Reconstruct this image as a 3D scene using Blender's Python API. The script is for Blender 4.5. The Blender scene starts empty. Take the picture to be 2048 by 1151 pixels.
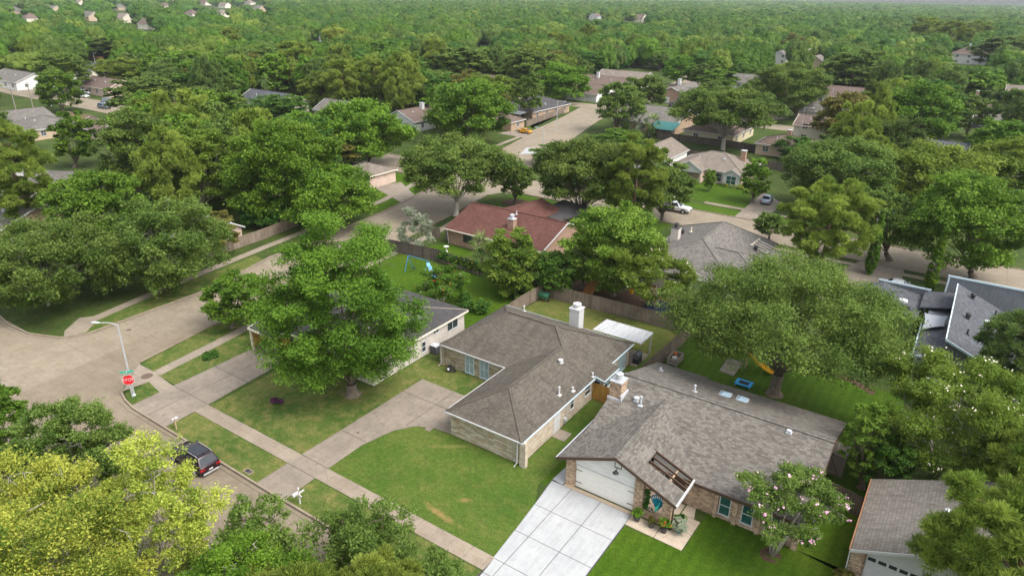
import bpy, math, random
import numpy as np
from mathutils import Vector

# ------------------------------------------------------------------ camera, world, sun, exposure
SC = bpy.context.scene
COL = SC.collection
CAMH = 36.0
FPX, PITCH, ROLL, YAW = 1380.0, math.radians(23.3), math.radians(1.0), math.radians(-33.75)
FW = Vector((math.sin(YAW)*math.cos(PITCH), math.cos(YAW)*math.cos(PITCH), -math.sin(PITCH)))
RT0 = Vector((math.cos(YAW), -math.sin(YAW), 0)); UP0 = RT0.cross(FW)
RT = math.cos(ROLL)*RT0 + math.sin(ROLL)*UP0
UP = -math.sin(ROLL)*RT0 + math.cos(ROLL)*UP0
cam_d = bpy.data.cameras.new('camera'); cam = bpy.data.objects.new('camera', cam_d); COL.objects.link(cam)
cam_d.sensor_width = 36.0; cam_d.lens = FPX/2048*36.0; cam_d.clip_start = 0.5; cam_d.clip_end = 8000
from mathutils import Matrix
mm = Matrix((RT, UP, -FW)).transposed().to_4x4(); mm.translation = Vector((0, 0, CAMH)); cam.matrix_world = mm
SC.camera = cam

SUN_EL, SUN_AZ = math.radians(54), math.radians(92)          # azimuth clockwise from +Y: the sun stands to the right
world = bpy.data.worlds.new("World"); SC.world = world; world.use_nodes = True
wn = world.node_tree.nodes; wl = world.node_tree.links
bg = wn['Background']; sky = wn.new('ShaderNodeTexSky'); sky.sky_type = 'NISHITA'; sky.sun_disc = False
sky.sun_elevation = SUN_EL; sky.sun_rotation = SUN_AZ; sky.dust_density = 4.0; sky.air_density = 1.0; sky.ozone_density = 0.4
whs = wn.new('ShaderNodeHueSaturation'); whs.inputs['Saturation'].default_value = 0.35      # a thin white overcast
wl.new(sky.outputs[0], whs.inputs['Color']); wl.new(whs.outputs[0], bg.inputs[0]); bg.inputs[1].default_value = 0.15
sun_d = bpy.data.lights.new('sun', 'SUN'); sun_d.energy = 0.68; sun_d.angle = math.radians(24); sun_d.color = (1.0, 0.97, 0.92)
sun = bpy.data.objects.new('sun', sun_d); COL.objects.link(sun)
sdir = Vector((math.cos(SUN_EL)*math.sin(SUN_AZ), math.cos(SUN_EL)*math.cos(SUN_AZ), math.sin(SUN_EL)))
sun.rotation_euler = sdir.to_track_quat('Z', 'Y').to_euler(); sun.location = (0, 0, 80)
SC.view_settings.view_transform = 'Standard'; SC.view_settings.look = 'None'
SC.view_settings.exposure = 1.34; SC.view_settings.gamma = 1.0
SC.cycles.max_bounces = 8; SC.cycles.transparent_max_bounces = 4; SC.cycles.diffuse_bounces = 5; SC.cycles.glossy_bounces = 2
SC.cycles.transmission_bounces = 4; SC.cycles.volume_bounces = 0; SC.cycles.caustics_reflective = False; SC.cycles.caustics_refractive = False

DEV = False
HAZE = 0.00009
# ------------------------------------------------------------------ where things stand: survey of the photograph
def ray(px, py): return FW + RT*((px-1024)/FPX) - UP*((py-575.5)/FPX)
def G(px, py, z=0.0):
    d = ray(px, py); t = (z-CAMH)/d.z
    return (d.x*t, d.y*t)
def PXY(x, y, z):
    v = Vector((x, y, z-CAMH)); w = v.dot(FW)
    return 1024+FPX*v.dot(RT)/w, 575.5-FPX*v.dot(UP)/w, w
def zat(x, y, py):
    lo, hi = -5, 60
    for _ in range(40):
        m = (lo+hi)/2
        if PXY(x, y, m)[1] > py: lo = m
        else: hi = m
    return lo

# ------------------------------------------------------------------ materials
def new_mat(name):
    m = bpy.data.materials.new(name); m.use_nodes = True
    n = m.node_tree.nodes; l = m.node_tree.links
    return m, n, l, n['Principled BSDF']
def setv(b, rough=0.8, spec=0.3, metal=0.0):
    b.inputs['Roughness'].default_value = rough; b.inputs['Specular IOR Level'].default_value = spec; b.inputs['Metallic'].default_value = metal
def rgb(c): return (c[0], c[1], c[2], 1)
def coords(n, kind='Object'):
    if kind == 'World':
        return n.new('ShaderNodeNewGeometry').outputs['Position']
    return n.new('ShaderNodeTexCoord').outputs[kind]
def noise(n, l, vec, scale, detail=4, rough=0.6, stretch=None):
    if stretch:
        mp = n.new('ShaderNodeMapping'); mp.inputs['Scale'].default_value = stretch; l.new(vec, mp.inputs[0]); vec = mp.outputs[0]
    t = n.new('ShaderNodeTexNoise'); t.inputs['Scale'].default_value = scale; t.inputs['Detail'].default_value = detail
    t.inputs['Roughness'].default_value = rough; l.new(vec, t.inputs['Vector']); return t.outputs['Fac']
def ramp(n, l, fac, stops):
    r = n.new('ShaderNodeValToRGB'); e = r.color_ramp.elements
    while len(e) < len(stops): e.new(0.5)
    for i, (p, c) in enumerate(stops): e[i].position = p; e[i].color = rgb(c) if len(c) == 3 else c
    l.new(fac, r.inputs[0]); return r.outputs[0]
def mix(n, l, fac, a, b, mode='MIX'):
    m = n.new('ShaderNodeMix'); m.data_type = 'RGBA'; m.blend_type = mode
    for s, v in ((0, fac), (6, a), (7, b)):
        if isinstance(v, (int, float)): m.inputs[s].default_value = v
        elif isinstance(v, tuple): m.inputs[s].default_value = rgb(v)
        else: l.new(v, m.inputs[s])
    return m.outputs[2]
def math_(n, l, op, a, b=0.0):
    m = n.new('ShaderNodeMath'); m.operation = op
    for i, v in enumerate((a, b)):
        if isinstance(v, (int, float)): m.inputs[i].default_value = v
        else: l.new(v, m.inputs[i])
    return m.outputs[0]
def bump(n, l, b, h, strength=0.3, dist=0.02):
    u = n.new('ShaderNodeBump'); u.inputs['Strength'].default_value = strength; u.inputs['Distance'].default_value = dist
    l.new(h, u.inputs['Height']); l.new(u.outputs[0], b.inputs['Normal'])
W1 = ((0, (0, 0, 0)), (1, (1, 1, 1)))

def plain(name, c, rough=0.6, spec=0.3, var=0.12, scale=3.0, metal=0.0):
    m, n, l, b = new_mat(name); setv(b, rough, spec, metal)
    v = coords(n, 'World'); f = noise(n, l, v, scale, 5)
    lo = tuple(x*(1-var) for x in c); hi = tuple(min(1, x*(1+var)) for x in c)
    l.new(ramp(n, l, f, ((0.3, lo), (0.7, hi))), b.inputs['Base Color']); return m

def grass_mat(name, dark, mid, light, dry, dryamt=0.5, spots=(), mow=None):
    m, n, l, b = new_mat(name); setv(b, 0.9, 0.1)
    v = coords(n, 'World')
    big = noise(n, l, v, 0.16, 4, 0.65); med = noise(n, l, v, 0.9, 4, 0.6); fine = noise(n, l, v, 9.0, 3, 0.75)
    c = ramp(n, l, big, ((0.34, dark), (0.5, mid), (0.66, light)))
    c = mix(n, l, math_(n, l, 'MULTIPLY', ramp(n, l, med, ((0.45, (0, 0, 0)), (0.75, (1, 1, 1)))), dryamt), c, dry)
    cl = noise(n, l, v, 2.6, 4, 0.7)
    c = mix(n, l, 0.8, c, ramp(n, l, cl, ((0.32, (0.70, 0.72, 0.70)), (0.68, (1.22, 1.2, 1.16)))), 'MULTIPLY')
    c = mix(n, l, 0.85, c, ramp(n, l, fine, ((0.28, (0.36, 0.38, 0.36)), (0.72, (1.42, 1.4, 1.35)))), 'MULTIPLY')
    if mow:
        w = n.new('ShaderNodeTexWave'); w.wave_type = 'BANDS'; w.bands_direction = 'X'; w.inputs['Scale'].default_value = mow[1]
        w.inputs['Distortion'].default_value = 1.5; w.inputs['Detail'].default_value = 2
        mp = n.new('ShaderNodeMapping'); mp.inputs['Rotation'].default_value = (0, 0, mow[0]); l.new(v, mp.inputs[0]); l.new(mp.outputs[0], w.inputs[0])
        c = mix(n, l, 0.5, c, ramp(n, l, w.outputs['Fac'], ((0.2, (0.84, 0.86, 0.8)), (0.8, (1.1, 1.1, 1.1)))), 'MULTIPLY')
    for (sx, sy, ax, ay, ang, col, amt) in spots:
        mp = n.new('ShaderNodeMapping'); mp.vector_type = 'TEXTURE'; mp.inputs['Location'].default_value = (sx, sy, 0); mp.inputs['Rotation'].default_value = (0, 0, ang)
        mp.inputs['Scale'].default_value = (ax, ay, 1); l.new(v, mp.inputs[0])
        d = n.new('ShaderNodeVectorMath'); d.operation = 'LENGTH'; l.new(mp.outputs[0], d.inputs[0])
        nz = noise(n, l, v, 1.6, 5, 0.7)
        k = math_(n, l, 'ADD', math_(n, l, 'MULTIPLY', d.outputs['Value'], 0.5), math_(n, l, 'MULTIPLY', nz, 0.9))
        c = mix(n, l, math_(n, l, 'MULTIPLY', ramp(n, l, k, ((0.52, (1, 1, 1)), (0.82, (0, 0, 0)))), amt), c, col)
    l.new(c, b.inputs['Base Color'])
    bump(n, l, b, fine, 0.9, 0.06)
    return m

def concrete(name, a, bcol, stain, joint=None, jcol=(0.16, 0.13, 0.10), rot=0.0, off=(0, 0), fine=1.0):
    m, n, l, b = new_mat(name); setv(b, 0.85, 0.25)
    v = coords(n, 'World')
    f1 = noise(n, l, v, 0.35, 6, 0.7); f2 = noise(n, l, v, 1.5, 6, 0.7); f3 = noise(n, l, v, 14, 3, 0.7)
    c = mix(n, l, ramp(n, l, f1, ((0.38, (0, 0, 0)), (0.62, (1, 1, 1)))), a, bcol)
    c = mix(n, l, math_(n, l, 'MULTIPLY', ramp(n, l, f2, ((0.5, (0, 0, 0)), (0.72, (1, 1, 1)))), 0.7), c, stain)
    c = mix(n, l, fine, c, ramp(n, l, f3, ((0.25, (0.8, 0.8, 0.8)), (0.75, (1.12, 1.12, 1.12)))), 'MULTIPLY')
    # long streaks along the slab
    st = noise(n, l, v, 1.0, 4, 0.7, (0.25, 3.0, 1) if rot == 0 else (3.0, 0.25, 1))
    c = mix(n, l, 0.5, c, ramp(n, l, st, ((0.35, (0.84, 0.82, 0.8)), (0.6, (1.05, 1.05, 1.05)))), 'MULTIPLY')
    if joint:
        mp = n.new('ShaderNodeMapping'); mp.inputs['Location'].default_value = (off[0], off[1], 0); l.new(v, mp.inputs[0])
        t = n.new('ShaderNodeTexBrick'); t.offset = 0; t.inputs['Scale'].default_value = 1; t.inputs['Brick Width'].default_value = joint[0]; t.inputs['Row Height'].default_value = joint[1]
        t.inputs['Mortar Size'].default_value = joint[2]; t.inputs['Mortar Smooth'].default_value = 0.3
        t.inputs['Color1'].default_value = rgb((0.94, 0.94, 0.94)); t.inputs['Color2'].default_value = rgb((1.06, 1.05, 1.03)); t.inputs['Mortar'].default_value = rgb((1, 1, 1))
        l.new(mp.outputs[0], t.inputs[0])
        c = mix(n, l, 0.8, c, t.outputs['Color'], 'MULTIPLY')
        c = mix(n, l, math_(n, l, 'MULTIPLY', t.outputs['Fac'], 0.8), c, jcol)
    vo = n.new('ShaderNodeTexVoronoi'); vo.feature = 'DISTANCE_TO_EDGE'; vo.inputs['Scale'].default_value = 0.17
    wv = n.new('ShaderNodeVectorMath'); wv.operation = 'ADD'; nz = n.new('ShaderNodeTexNoise'); nz.inputs['Scale'].default_value = 0.9; l.new(v, nz.inputs['Vector']); l.new(v, wv.inputs[0]); l.new(nz.outputs['Color'], wv.inputs[1]); l.new(wv.outputs[0], vo.inputs['Vector'])
    ck = math_(n, l, 'MULTIPLY', ramp(n, l, vo.outputs['Distance'], ((0.0, (1, 1, 1)), (0.010, (0, 0, 0)))), ramp(n, l, noise(n, l, v, 0.11, 2), ((0.52, (0, 0, 0)), (0.60, (1, 1, 1)))))
    c = mix(n, l, math_(n, l, 'MULTIPLY', ck, 0.55*fine), c, jcol)
    l.new(c, b.inputs['Base Color']); bump(n, l, b, f3, 0.25, 0.01); return m

def brick_mat(name, c1, c2, mortar, bw=0.22, rh=0.075, ms=0.012, bias=0.0, offset=0.5, varc=None, rough=0.85, bumpk=0.5, squash=1.0):
    """courses laid along the UVs, which run in metres along each face"""
    m, n, l, b = new_mat(name); setv(b, rough, 0.2)
    uv = coords(n, 'UV')
    t = n.new('ShaderNodeTexBrick'); t.offset = offset; t.squash = squash; t.squash_frequency = 2
    for k, x in (('Scale', 1.0), ('Brick Width', bw), ('Row Height', rh), ('Mortar Size', ms), ('Bias', bias), ('Mortar Smooth', 0.15)): t.inputs[k].default_value = x
    for k, x in (('Color1', c1), ('Color2', c2), ('Mortar', mortar)): t.inputs[k].default_value = rgb(x)
    l.new(uv, t.inputs['Vector'])
    f = noise(n, l, uv, 0.5, 5, 0.65); f2 = noise(n, l, uv, 5.0, 4, 0.7)
    c = t.outputs['Color']
    c = mix(n, l, 0.7, c, ramp(n, l, f, ((0.3, (0.80, 0.79, 0.78)), (0.7, (1.12, 1.12, 1.12)))), 'MULTIPLY')
    c = mix(n, l, 0.6, c, ramp(n, l, f2, ((0.3, (0.8, 0.8, 0.8)), (0.7, (1.15, 1.15, 1.15)))), 'MULTIPLY')
    if varc:
        c = mix(n, l, math_(n, l, 'MULTIPLY', ramp(n, l, noise(n, l, uv, 2.2, 4, 0.7), ((0.5, (0, 0, 0)), (0.64, (1, 1, 1)))), 0.75), c, varc)
    l.new(c, b.inputs['Base Color']); bump(n, l, b, math_(n, l, 'SUBTRACT', 1.0, t.outputs['Fac']), bumpk, 0.012); return m

def shingle(name, c1, c2, tab=0.33, row=0.145, stain=None, streak=0.35, dark=0.35):
    m, n, l, b = new_mat(name); setv(b, 0.92, 0.15)
    uv = coords(n, 'UV')
    t = n.new('ShaderNodeTexBrick'); t.offset = 0.5; t.squash = 1.35; t.squash_frequency = 3
    mort = tuple(x*dark for x in c1)
    for k, x in (('Scale', 1.0), ('Brick Width', tab), ('Row Height', row), ('Mortar Size', 0.008), ('Mortar Smooth', 0.3)): t.inputs[k].default_value = x
    for k, x in (('Color1', c1), ('Color2', c2), ('Mortar', mort)): t.inputs[k].default_value = rgb(x)
    l.new(uv, t.inputs['Vector'])
    f = noise(n, l, uv, 0.45, 5, 0.6); f2 = noise(n, l, uv, 6, 4, 0.75); f3 = noise(n, l, uv, 1.0, 4, 0.65, (1.4, 0.22, 1))
    c = mix(n, l, 0.8, t.outputs['Color'], ramp(n, l, f2, ((0.28, (0.74, 0.74, 0.74)), (0.72, (1.2, 1.2, 1.2)))), 'MULTIPLY')
    c = mix(n, l, 0.7, c, ramp(n, l, f, ((0.3, (0.84, 0.83, 0.82)), (0.7, (1.12, 1.12, 1.12)))), 'MULTIPLY')
    c = mix(n, l, math_(n, l, 'MULTIPLY', ramp(n, l, f3, ((0.5, (0, 0, 0)), (0.7, (1, 1, 1)))), streak), c, stain or tuple(x*0.55 for x in c1))
    l.new(c, b.inputs['Base Color']); bump(n, l, b, math_(n, l, 'SUBTRACT', 1.0, t.outputs['Fac']), 0.6, 0.012); return m

def boards(name, c1, c2, gap, bw=0.14, ms=0.008, vertical=True, stain=0.4):
    m, n, l, b = new_mat(name); setv(b, 0.85, 0.2)
    uv = coords(n, 'UV')
    t = n.new('ShaderNodeTexBrick'); t.offset = 0.0
    a, bb = (bw, 40.0) if vertical else (40.0, bw)
    for k, x in (('Scale', 1.0), ('Brick Width', a), ('Row Height', bb), ('Mortar Size', ms), ('Mortar Smooth', 0.2)): t.inputs[k].default_value = x
    for k, x in (('Color1', c1), ('Color2', c2), ('Mortar', gap)): t.inputs[k].default_value = rgb(x)
    l.new(uv, t.inputs['Vector'])
    f = noise(n, l, uv, 1.2, 6, 0.7, (6, 0.6, 1) if vertical else (0.6, 6, 1)); f2 = noise(n, l, uv, 0.6, 4, 0.6)
    c = mix(n, l, 0.8, t.outputs['Color'], ramp(n, l, f, ((0.3, (0.72, 0.72, 0.72)), (0.7, (1.2, 1.2, 1.2)))), 'MULTIPLY')
    c = mix(n, l, stain, c, ramp(n, l, f2, ((0.35, (0.62, 0.6, 0.58)), (0.65, (1.1, 1.1, 1.1)))), 'MULTIPLY')
    l.new(c, b.inputs['Base Color']); bump(n, l, b, math_(n, l, 'SUBTRACT', 1.0, t.outputs['Fac']), 0.4, 0.01); return m

def leaf_mat(name, dark, light, accent=None, acc=0.0, hue=0.02, trans=0.42):
    m, n, l, b = new_mat(name); setv(b, 0.62, 0.18)
    a = n.new('ShaderNodeAttribute'); a.attribute_name = 'tint'
    oi = n.new('ShaderNodeObjectInfo')
    f = math_(n, l, 'ADD', math_(n, l, 'MULTIPLY', a.outputs['Fac'], 0.85), math_(n, l, 'MULTIPLY', oi.outputs['Random'], 0.15))
    stops = [(0.05, dark), (0.75, light)]
    if accent: stops.append((1.0 - acc, light)); stops.append((min(1.0, 1.04-acc), accent))
    c = ramp(n, l, f, stops)
    hs = n.new('ShaderNodeHueSaturation')
    l.new(math_(n, l, 'ADD', 0.5-hue/2, math_(n, l, 'MULTIPLY', oi.outputs['Random'], hue)), hs.inputs['Hue'])
    l.new(math_(n, l, 'ADD', 1.12, math_(n, l, 'MULTIPLY', math_(n, l, 'FRACT', math_(n, l, 'MULTIPLY', oi.outputs['Random'], 7.31)), 0.28)), hs.inputs['Value'])
    l.new(c, hs.inputs['Color']); c = hs.outputs[0]
    l.new(c, b.inputs['Base Color'])
    tr = n.new('ShaderNodeBsdfTranslucent'); l.new(c, tr.inputs[0])
    ms = n.new('ShaderNodeMixShader'); ms.inputs[0].default_value = trans
    l.new(b.outputs[0], ms.inputs[1]); l.new(tr.outputs[0], ms.inputs[2]); l.new(ms.outputs[0], n['Material Output'].inputs[0]); return m

M = {}
M['ground'] = grass_mat('ground_grass', (0.03, 0.055, 0.012), (0.05, 0.085, 0.018), (0.075, 0.105, 0.025), (0.12, 0.10, 0.045), 0.5)
M['lawn_a'] = grass_mat('lawn_worn', (0.052, 0.100, 0.018), (0.082, 0.124, 0.026), (0.125, 0.148, 0.038), (0.23, 0.19, 0.075), 0.8, spots=((-44.5, 39.0, 1.8, 1.3, 0.3, (0.22, 0.17, 0.11), 0.8), (-79.5, 29.5, 3.5, 1.5, 0.6, (0.17, 0.13, 0.07), 0.6)))
M['lawn_front'] = grass_mat('lawn_front', (0.055, 0.108, 0.015), (0.074, 0.124, 0.020), (0.100, 0.138, 0.028), (0.180, 0.155, 0.052), 0.38,
    spots=((-26.8, 31.0, 2.6, 0.45, -0.16, (0.29, 0.18, 0.075), 0.75), (-26.3, 33.2, 0.9, 0.5, 0.5, (0.28, 0.18, 0.075), 0.6), (-31.5, 37.9, 3.0, 0.5, 0.6, (0.22, 0.18, 0.07), 0.5)))
M['lawn_lush'] = grass_mat('lawn_lush', (0.043, 0.094, 0.005), (0.055, 0.110, 0.007), (0.071, 0.122, 0.010), (0.100, 0.128, 0.015), 0.3, mow=(0.0, 0.35))
M['lawn_back'] = grass_mat('lawn_back', (0.075, 0.110, 0.020), (0.105, 0.130, 0.030), (0.150, 0.150, 0.045), (0.24, 0.18, 0.075), 0.5)
M['road'] = concrete('road_concrete', (0.230, 0.190, 0.137), (0.276, 0.235, 0.175), (0.177, 0.142, 0.100), (4.6, 7.2, 0.03), rot=0, off=(1.4, 0.6))
M['road_lane'] = concrete('road_lane_concrete', (0.198, 0.161, 0.113), (0.242, 0.202, 0.147), (0.154, 0.121, 0.084), (7.0, 4.2, 0.03), rot=0, off=(0, -0.9))
M['walk'] = concrete('sidewalk_concrete', (0.252, 0.205, 0.156), (0.302, 0.253, 0.195), (0.189, 0.152, 0.115), (1.52, 40.0, 0.02), rot=0)
M['walk_y'] = concrete('sidewalk_concrete_across', (0.239, 0.201, 0.156), (0.290, 0.246, 0.191), (0.181, 0.152, 0.117), (40.0, 1.52, 0.02), rot=1)
M['drive'] = concrete('old_driveway_concrete', (0.209, 0.176, 0.140), (0.271, 0.228, 0.181), (0.143, 0.122, 0.100), None, rot=1)
M['drive_new'] = concrete('new_driveway_concrete', (0.352, 0.363, 0.365), (0.400, 0.407, 0.405), (0.304, 0.312, 0.313), None, rot=1, fine=0.4)
M['kerb'] = concrete('kerb_concrete', (0.256, 0.203, 0.148), (0.304, 0.250, 0.185), (0.168, 0.133, 0.096), None)
M['joint'] = plain('joint_filler', (0.06, 0.055, 0.05), 0.9)
M['mulch'] = plain('mulch', (0.085, 0.055, 0.035), 0.95, 0.1, 0.45, 6)
M['dirt'] = plain('bare_dirt', (0.20, 0.15, 0.10), 0.95, 0.1, 0.35, 2)
M['stone'] = brick_mat('cream_ledge_stone', (0.297, 0.252, 0.171), (0.594, 0.540, 0.432), (0.270, 0.234, 0.180), 0.62, 0.15, 0.014, varc=(0.396, 0.279, 0.135), squash=1.6)
M['brick_cream'] = brick_mat('painted_cream_brick', (0.430, 0.361, 0.275), (0.585, 0.516, 0.421), (0.378, 0.327, 0.249), 0.42, 0.20, 0.014, varc=(0.378, 0.292, 0.198))
M['brick_tan'] = brick_mat('tan_brick', (0.22, 0.135, 0.085), (0.60, 0.44, 0.29), (0.46, 0.38, 0.29), 0.24, 0.09, 0.010, varc=(0.20, 0.125, 0.08))
M['brick_white'] = brick_mat('whitewashed_brick', (0.527, 0.484, 0.433), (0.612, 0.578, 0.527), (0.493, 0.442, 0.391), 0.21, 0.078, 0.01, varc=(0.468, 0.383, 0.323))
M['brick_red'] = brick_mat('red_brown_brick', (0.26, 0.14, 0.09), (0.38, 0.22, 0.15), (0.36, 0.29, 0.23), 0.21, 0.078, 0.012)
M['brick_pink'] = brick_mat('pink_brick', (0.50, 0.34, 0.27), (0.62, 0.46, 0.38), (0.55, 0.47, 0.4), 0.21, 0.078, 0.012)
M['roof_brown'] = shingle('grey_brown_shingle', (0.092, 0.080, 0.066), (0.136, 0.120, 0.098), 0.33, 0.15, (0.048, 0.042, 0.035), 0.55)
M['roof_new'] = shingle('weathered_wood_shingle', (0.103, 0.093, 0.081), (0.190, 0.175, 0.152), 0.30, 0.17, (0.10, 0.088, 0.077), 0.12, 0.75)
M['roof_tile'] = shingle('three_tab_grey_shingle', (0.170, 0.153, 0.132), (0.221, 0.200, 0.174), 0.30, 0.24, (0.076, 0.068, 0.060), 0.5, 0.3)
M['roof_dark'] = shingle('charcoal_shingle', (0.060, 0.057, 0.058), (0.085, 0.08, 0.08), 0.33, 0.15, (0.04, 0.038, 0.037), 0.4)
M['roof_red'] = shingle('red_brown_shingle', (0.088, 0.039, 0.031), (0.135, 0.063, 0.051), 0.33, 0.16, (0.095, 0.046, 0.036), 0.35, 0.55)
M['roof_grey'] = shingle('mid_grey_shingle', (0.115, 0.106, 0.095), (0.191, 0.177, 0.157), 0.36, 0.17, (0.081, 0.072, 0.065), 0.35, 0.55)
M['roof_slate'] = shingle('blue_grey_shingle', (0.070, 0.073, 0.083), (0.112, 0.117, 0.129), 0.36, 0.17, (0.051, 0.054, 0.063), 0.35, 0.5)
M['roof_tan'] = shingle('tan_shingle', (0.164, 0.135, 0.111), (0.226, 0.193, 0.160), 0.36, 0.17, (0.115, 0.094, 0.078), 0.35, 0.6)
M['roof_mauve'] = shingle('mauve_brown_shingle', (0.123, 0.089, 0.074), (0.164, 0.123, 0.104), 0.36, 0.17, (0.082, 0.061, 0.051), 0.35, 0.6)
M['roof_light'] = plain('pale_blue_metal_roof', (0.58, 0.66, 0.70), 0.5)
M['white'] = plain('white_paint', (0.504, 0.501, 0.487), 0.55, 0.3, 0.05)
M['white_sid'] = boards('white_lap_siding', (0.74, 0.73, 0.70), (0.77, 0.76, 0.73), (0.48, 0.47, 0.45), 0.18, 0.012, False, 0.15)
M['cream_sid'] = boards('cream_siding', (0.58, 0.50, 0.33), (0.62, 0.54, 0.37), (0.36, 0.31, 0.2), 0.2, 0.012, False, 0.25)
M['cream'] = plain('cream_paint', (0.66, 0.59, 0.48), 0.6, 0.3, 0.08)
M['door_cream'] = plain('cream_garage_door', (0.74, 0.72, 0.66), 0.5, 0.35, 0.04)
M['tan'] = plain('tan_paint', (0.44, 0.34, 0.24), 0.6, 0.3, 0.1)
M['brown'] = plain('brown_trim', (0.075, 0.045, 0.030), 0.6, 0.3, 0.15)
M['fascia_blue'] = plain('pale_blue_trim', (0.50, 0.60, 0.64), 0.5, 0.3, 0.06)
M['grey_sid'] = boards('blue_grey_siding', (0.162, 0.174, 0.191), (0.174, 0.187, 0.204), (0.102, 0.111, 0.123), 0.30, 0.012, True, 0.2)
M['dgrey'] = plain('dark_grey_paint', (0.09, 0.095, 0.105), 0.6)
M['glass'] = plain('window_glass', (0.035, 0.045, 0.048), 0.12, 0.5, 0.3, 1.5)
M['glass_green_reflect'] = plain('window_glass_green_reflect', (0.022, 0.085, 0.072), 0.12, 0.5, 0.3, 2.5)  # dark green-teal reflection put into the pane's base colour
M['blind'] = plain('curtained_glass', (0.30, 0.38, 0.40), 0.3, 0.5, 0.15, 4)
M['metal'] = plain('galvanised_metal', (0.50, 0.51, 0.52), 0.45, 0.4, 0.1, 5, 0.35)
M['lead'] = plain('pale_flashing', (0.465, 0.480, 0.503), 0.45, 0.4, 0.1)
M['dark'] = plain('dark_plastic', (0.03, 0.03, 0.032), 0.5)
M['rubber'] = plain('tyre_rubber', (0.02, 0.02, 0.02), 0.8)
M['iron'] = plain('rusty_iron', (0.12, 0.085, 0.065), 0.75, 0.3, 0.3, 12)
M['fence'] = boards('weathered_fence_boards', (0.20, 0.155, 0.115), (0.275, 0.222, 0.175), (0.035, 0.027, 0.02), 0.15, 0.01, True, 0.7)
M['fence_dark'] = boards('dark_fence_boards', (0.10, 0.08, 0.065), (0.15, 0.125, 0.105), (0.03, 0.025, 0.02), 0.15, 0.01, True, 0.6)
M['wood_gold'] = boards('fresh_cedar_boards', (0.44, 0.23, 0.055), (0.52, 0.29, 0.075), (0.15, 0.075, 0.02), 0.14, 0.01, True, 0.25)
M['wood_tan'] = plain('pale_timber', (0.42, 0.30, 0.19), 0.7, 0.2, 0.2, 6)
M['wood_orange'] = boards('orange_stained_boards', (0.40, 0.16, 0.05), (0.46, 0.20, 0.065), (0.12, 0.05, 0.02), 0.14, 0.012, True, 0.3)
M['wood_grey'] = boards('grey_planks', (0.24, 0.21, 0.175), (0.31, 0.275, 0.23), (0.05, 0.04, 0.03), 0.18, 0.012, False, 0.4)
M['red'] = plain('stop_red', (0.60, 0.012, 0.022), 0.4, 0.4, 0.05)
M['sign_green'] = plain('sign_green', (0.02, 0.36, 0.24), 0.4, 0.4, 0.05)
M['blue'] = plain('toy_blue', (0.03, 0.20, 0.52), 0.5, 0.3, 0.1)
M['navy'] = plain('navy_fabric', (0.015, 0.022, 0.05), 0.8)
M['teal'] = plain('teal_enamel', (0.015, 0.22, 0.33), 0.45, 0.4, 0.2)
M['aqua'] = plain('aqua_enamel', (0.05, 0.50, 0.36), 0.45)
M['teal_awning'] = plain('teal_awning', (0.030, 0.135, 0.125), 0.6)
M['yellow'] = plain('yellow_plastic', (0.80, 0.43, 0.01), 0.45, 0.4, 0.08)
M['orange'] = plain('orange_plastic', (0.72, 0.14, 0.02), 0.5)
M['pink'] = plain('pink_petal', (0.72, 0.36, 0.46), 0.7)
M['sail'] = plain('grey_shade_sail', (0.27, 0.29, 0.31), 0.8, 0.2, 0.06)
M['tarp'] = plain('green_plastic', (0.06, 0.19, 0.11), 0.5)
M['mesh'] = plain('trampoline_mat', (0.02, 0.02, 0.025), 0.8)
M['terracotta'] = plain('dark_pot', (0.06, 0.055, 0.055), 0.6)
M['pot_teal'] = plain('teal_glazed_pot', (0.02, 0.16, 0.20), 0.3, 0.5)
M['bark'] = plain('grey_brown_bark', (0.16, 0.13, 0.10), 0.95, 0.1, 0.4, 5)
M['bark_pale'] = plain('pale_grey_bark', (0.36, 0.33, 0.28), 0.9, 0.1, 0.3, 5)
M['bark_pine'] = plain('pine_bark', (0.20, 0.135, 0.095), 0.95, 0.1, 0.4, 5)
M['skylight'] = plain('skylight_dome', (0.30, 0.40, 0.47), 0.1, 0.6, 0.05)
M['rust_fence'] = boards('rust_red_fence', (0.36, 0.19, 0.10), (0.42, 0.23, 0.13), (0.1, 0.05, 0.03), 0.15, 0.01)

L = {}
L['broad'] = leaf_mat('leaf_mid_green', (0.038, 0.091, 0.008), (0.118, 0.207, 0.021))
L['bright'] = leaf_mat('leaf_bright_green', (0.044, 0.106, 0.008), (0.132, 0.233, 0.023))
L['pinegreen'] = leaf_mat('green_pine_needles', (0.07, 0.125, 0.015), (0.225, 0.29, 0.048), hue=0.015)
L['elm'] = leaf_mat('leaf_soft_green', (0.048, 0.096, 0.013), (0.148, 0.215, 0.044), hue=0.015)
L['fresh'] = leaf_mat('leaf_fresh_green', (0.052, 0.115, 0.01), (0.172, 0.262, 0.036))
L['deep'] = leaf_mat('leaf_deep_green', (0.027, 0.076, 0.010), (0.080, 0.161, 0.021))
L['oak'] = leaf_mat('leaf_grey_green', (0.048, 0.090, 0.014), (0.133, 0.194, 0.036), hue=0.015)
L['olive'] = leaf_mat('leaf_olive', (0.059, 0.103, 0.010), (0.153, 0.211, 0.027), hue=0.015)
L['lime'] = leaf_mat('leaf_yellow_green', (0.062, 0.120, 0.012), (0.370, 0.395, 0.065), hue=0.02)
L['pine'] = leaf_mat('pine_needles', (0.075, 0.125, 0.016), (0.215, 0.27, 0.046), hue=0.015)
L['pinedark'] = leaf_mat('dark_pine_needles', (0.05, 0.095, 0.02), (0.14, 0.2, 0.05), hue=0.015)
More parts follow.
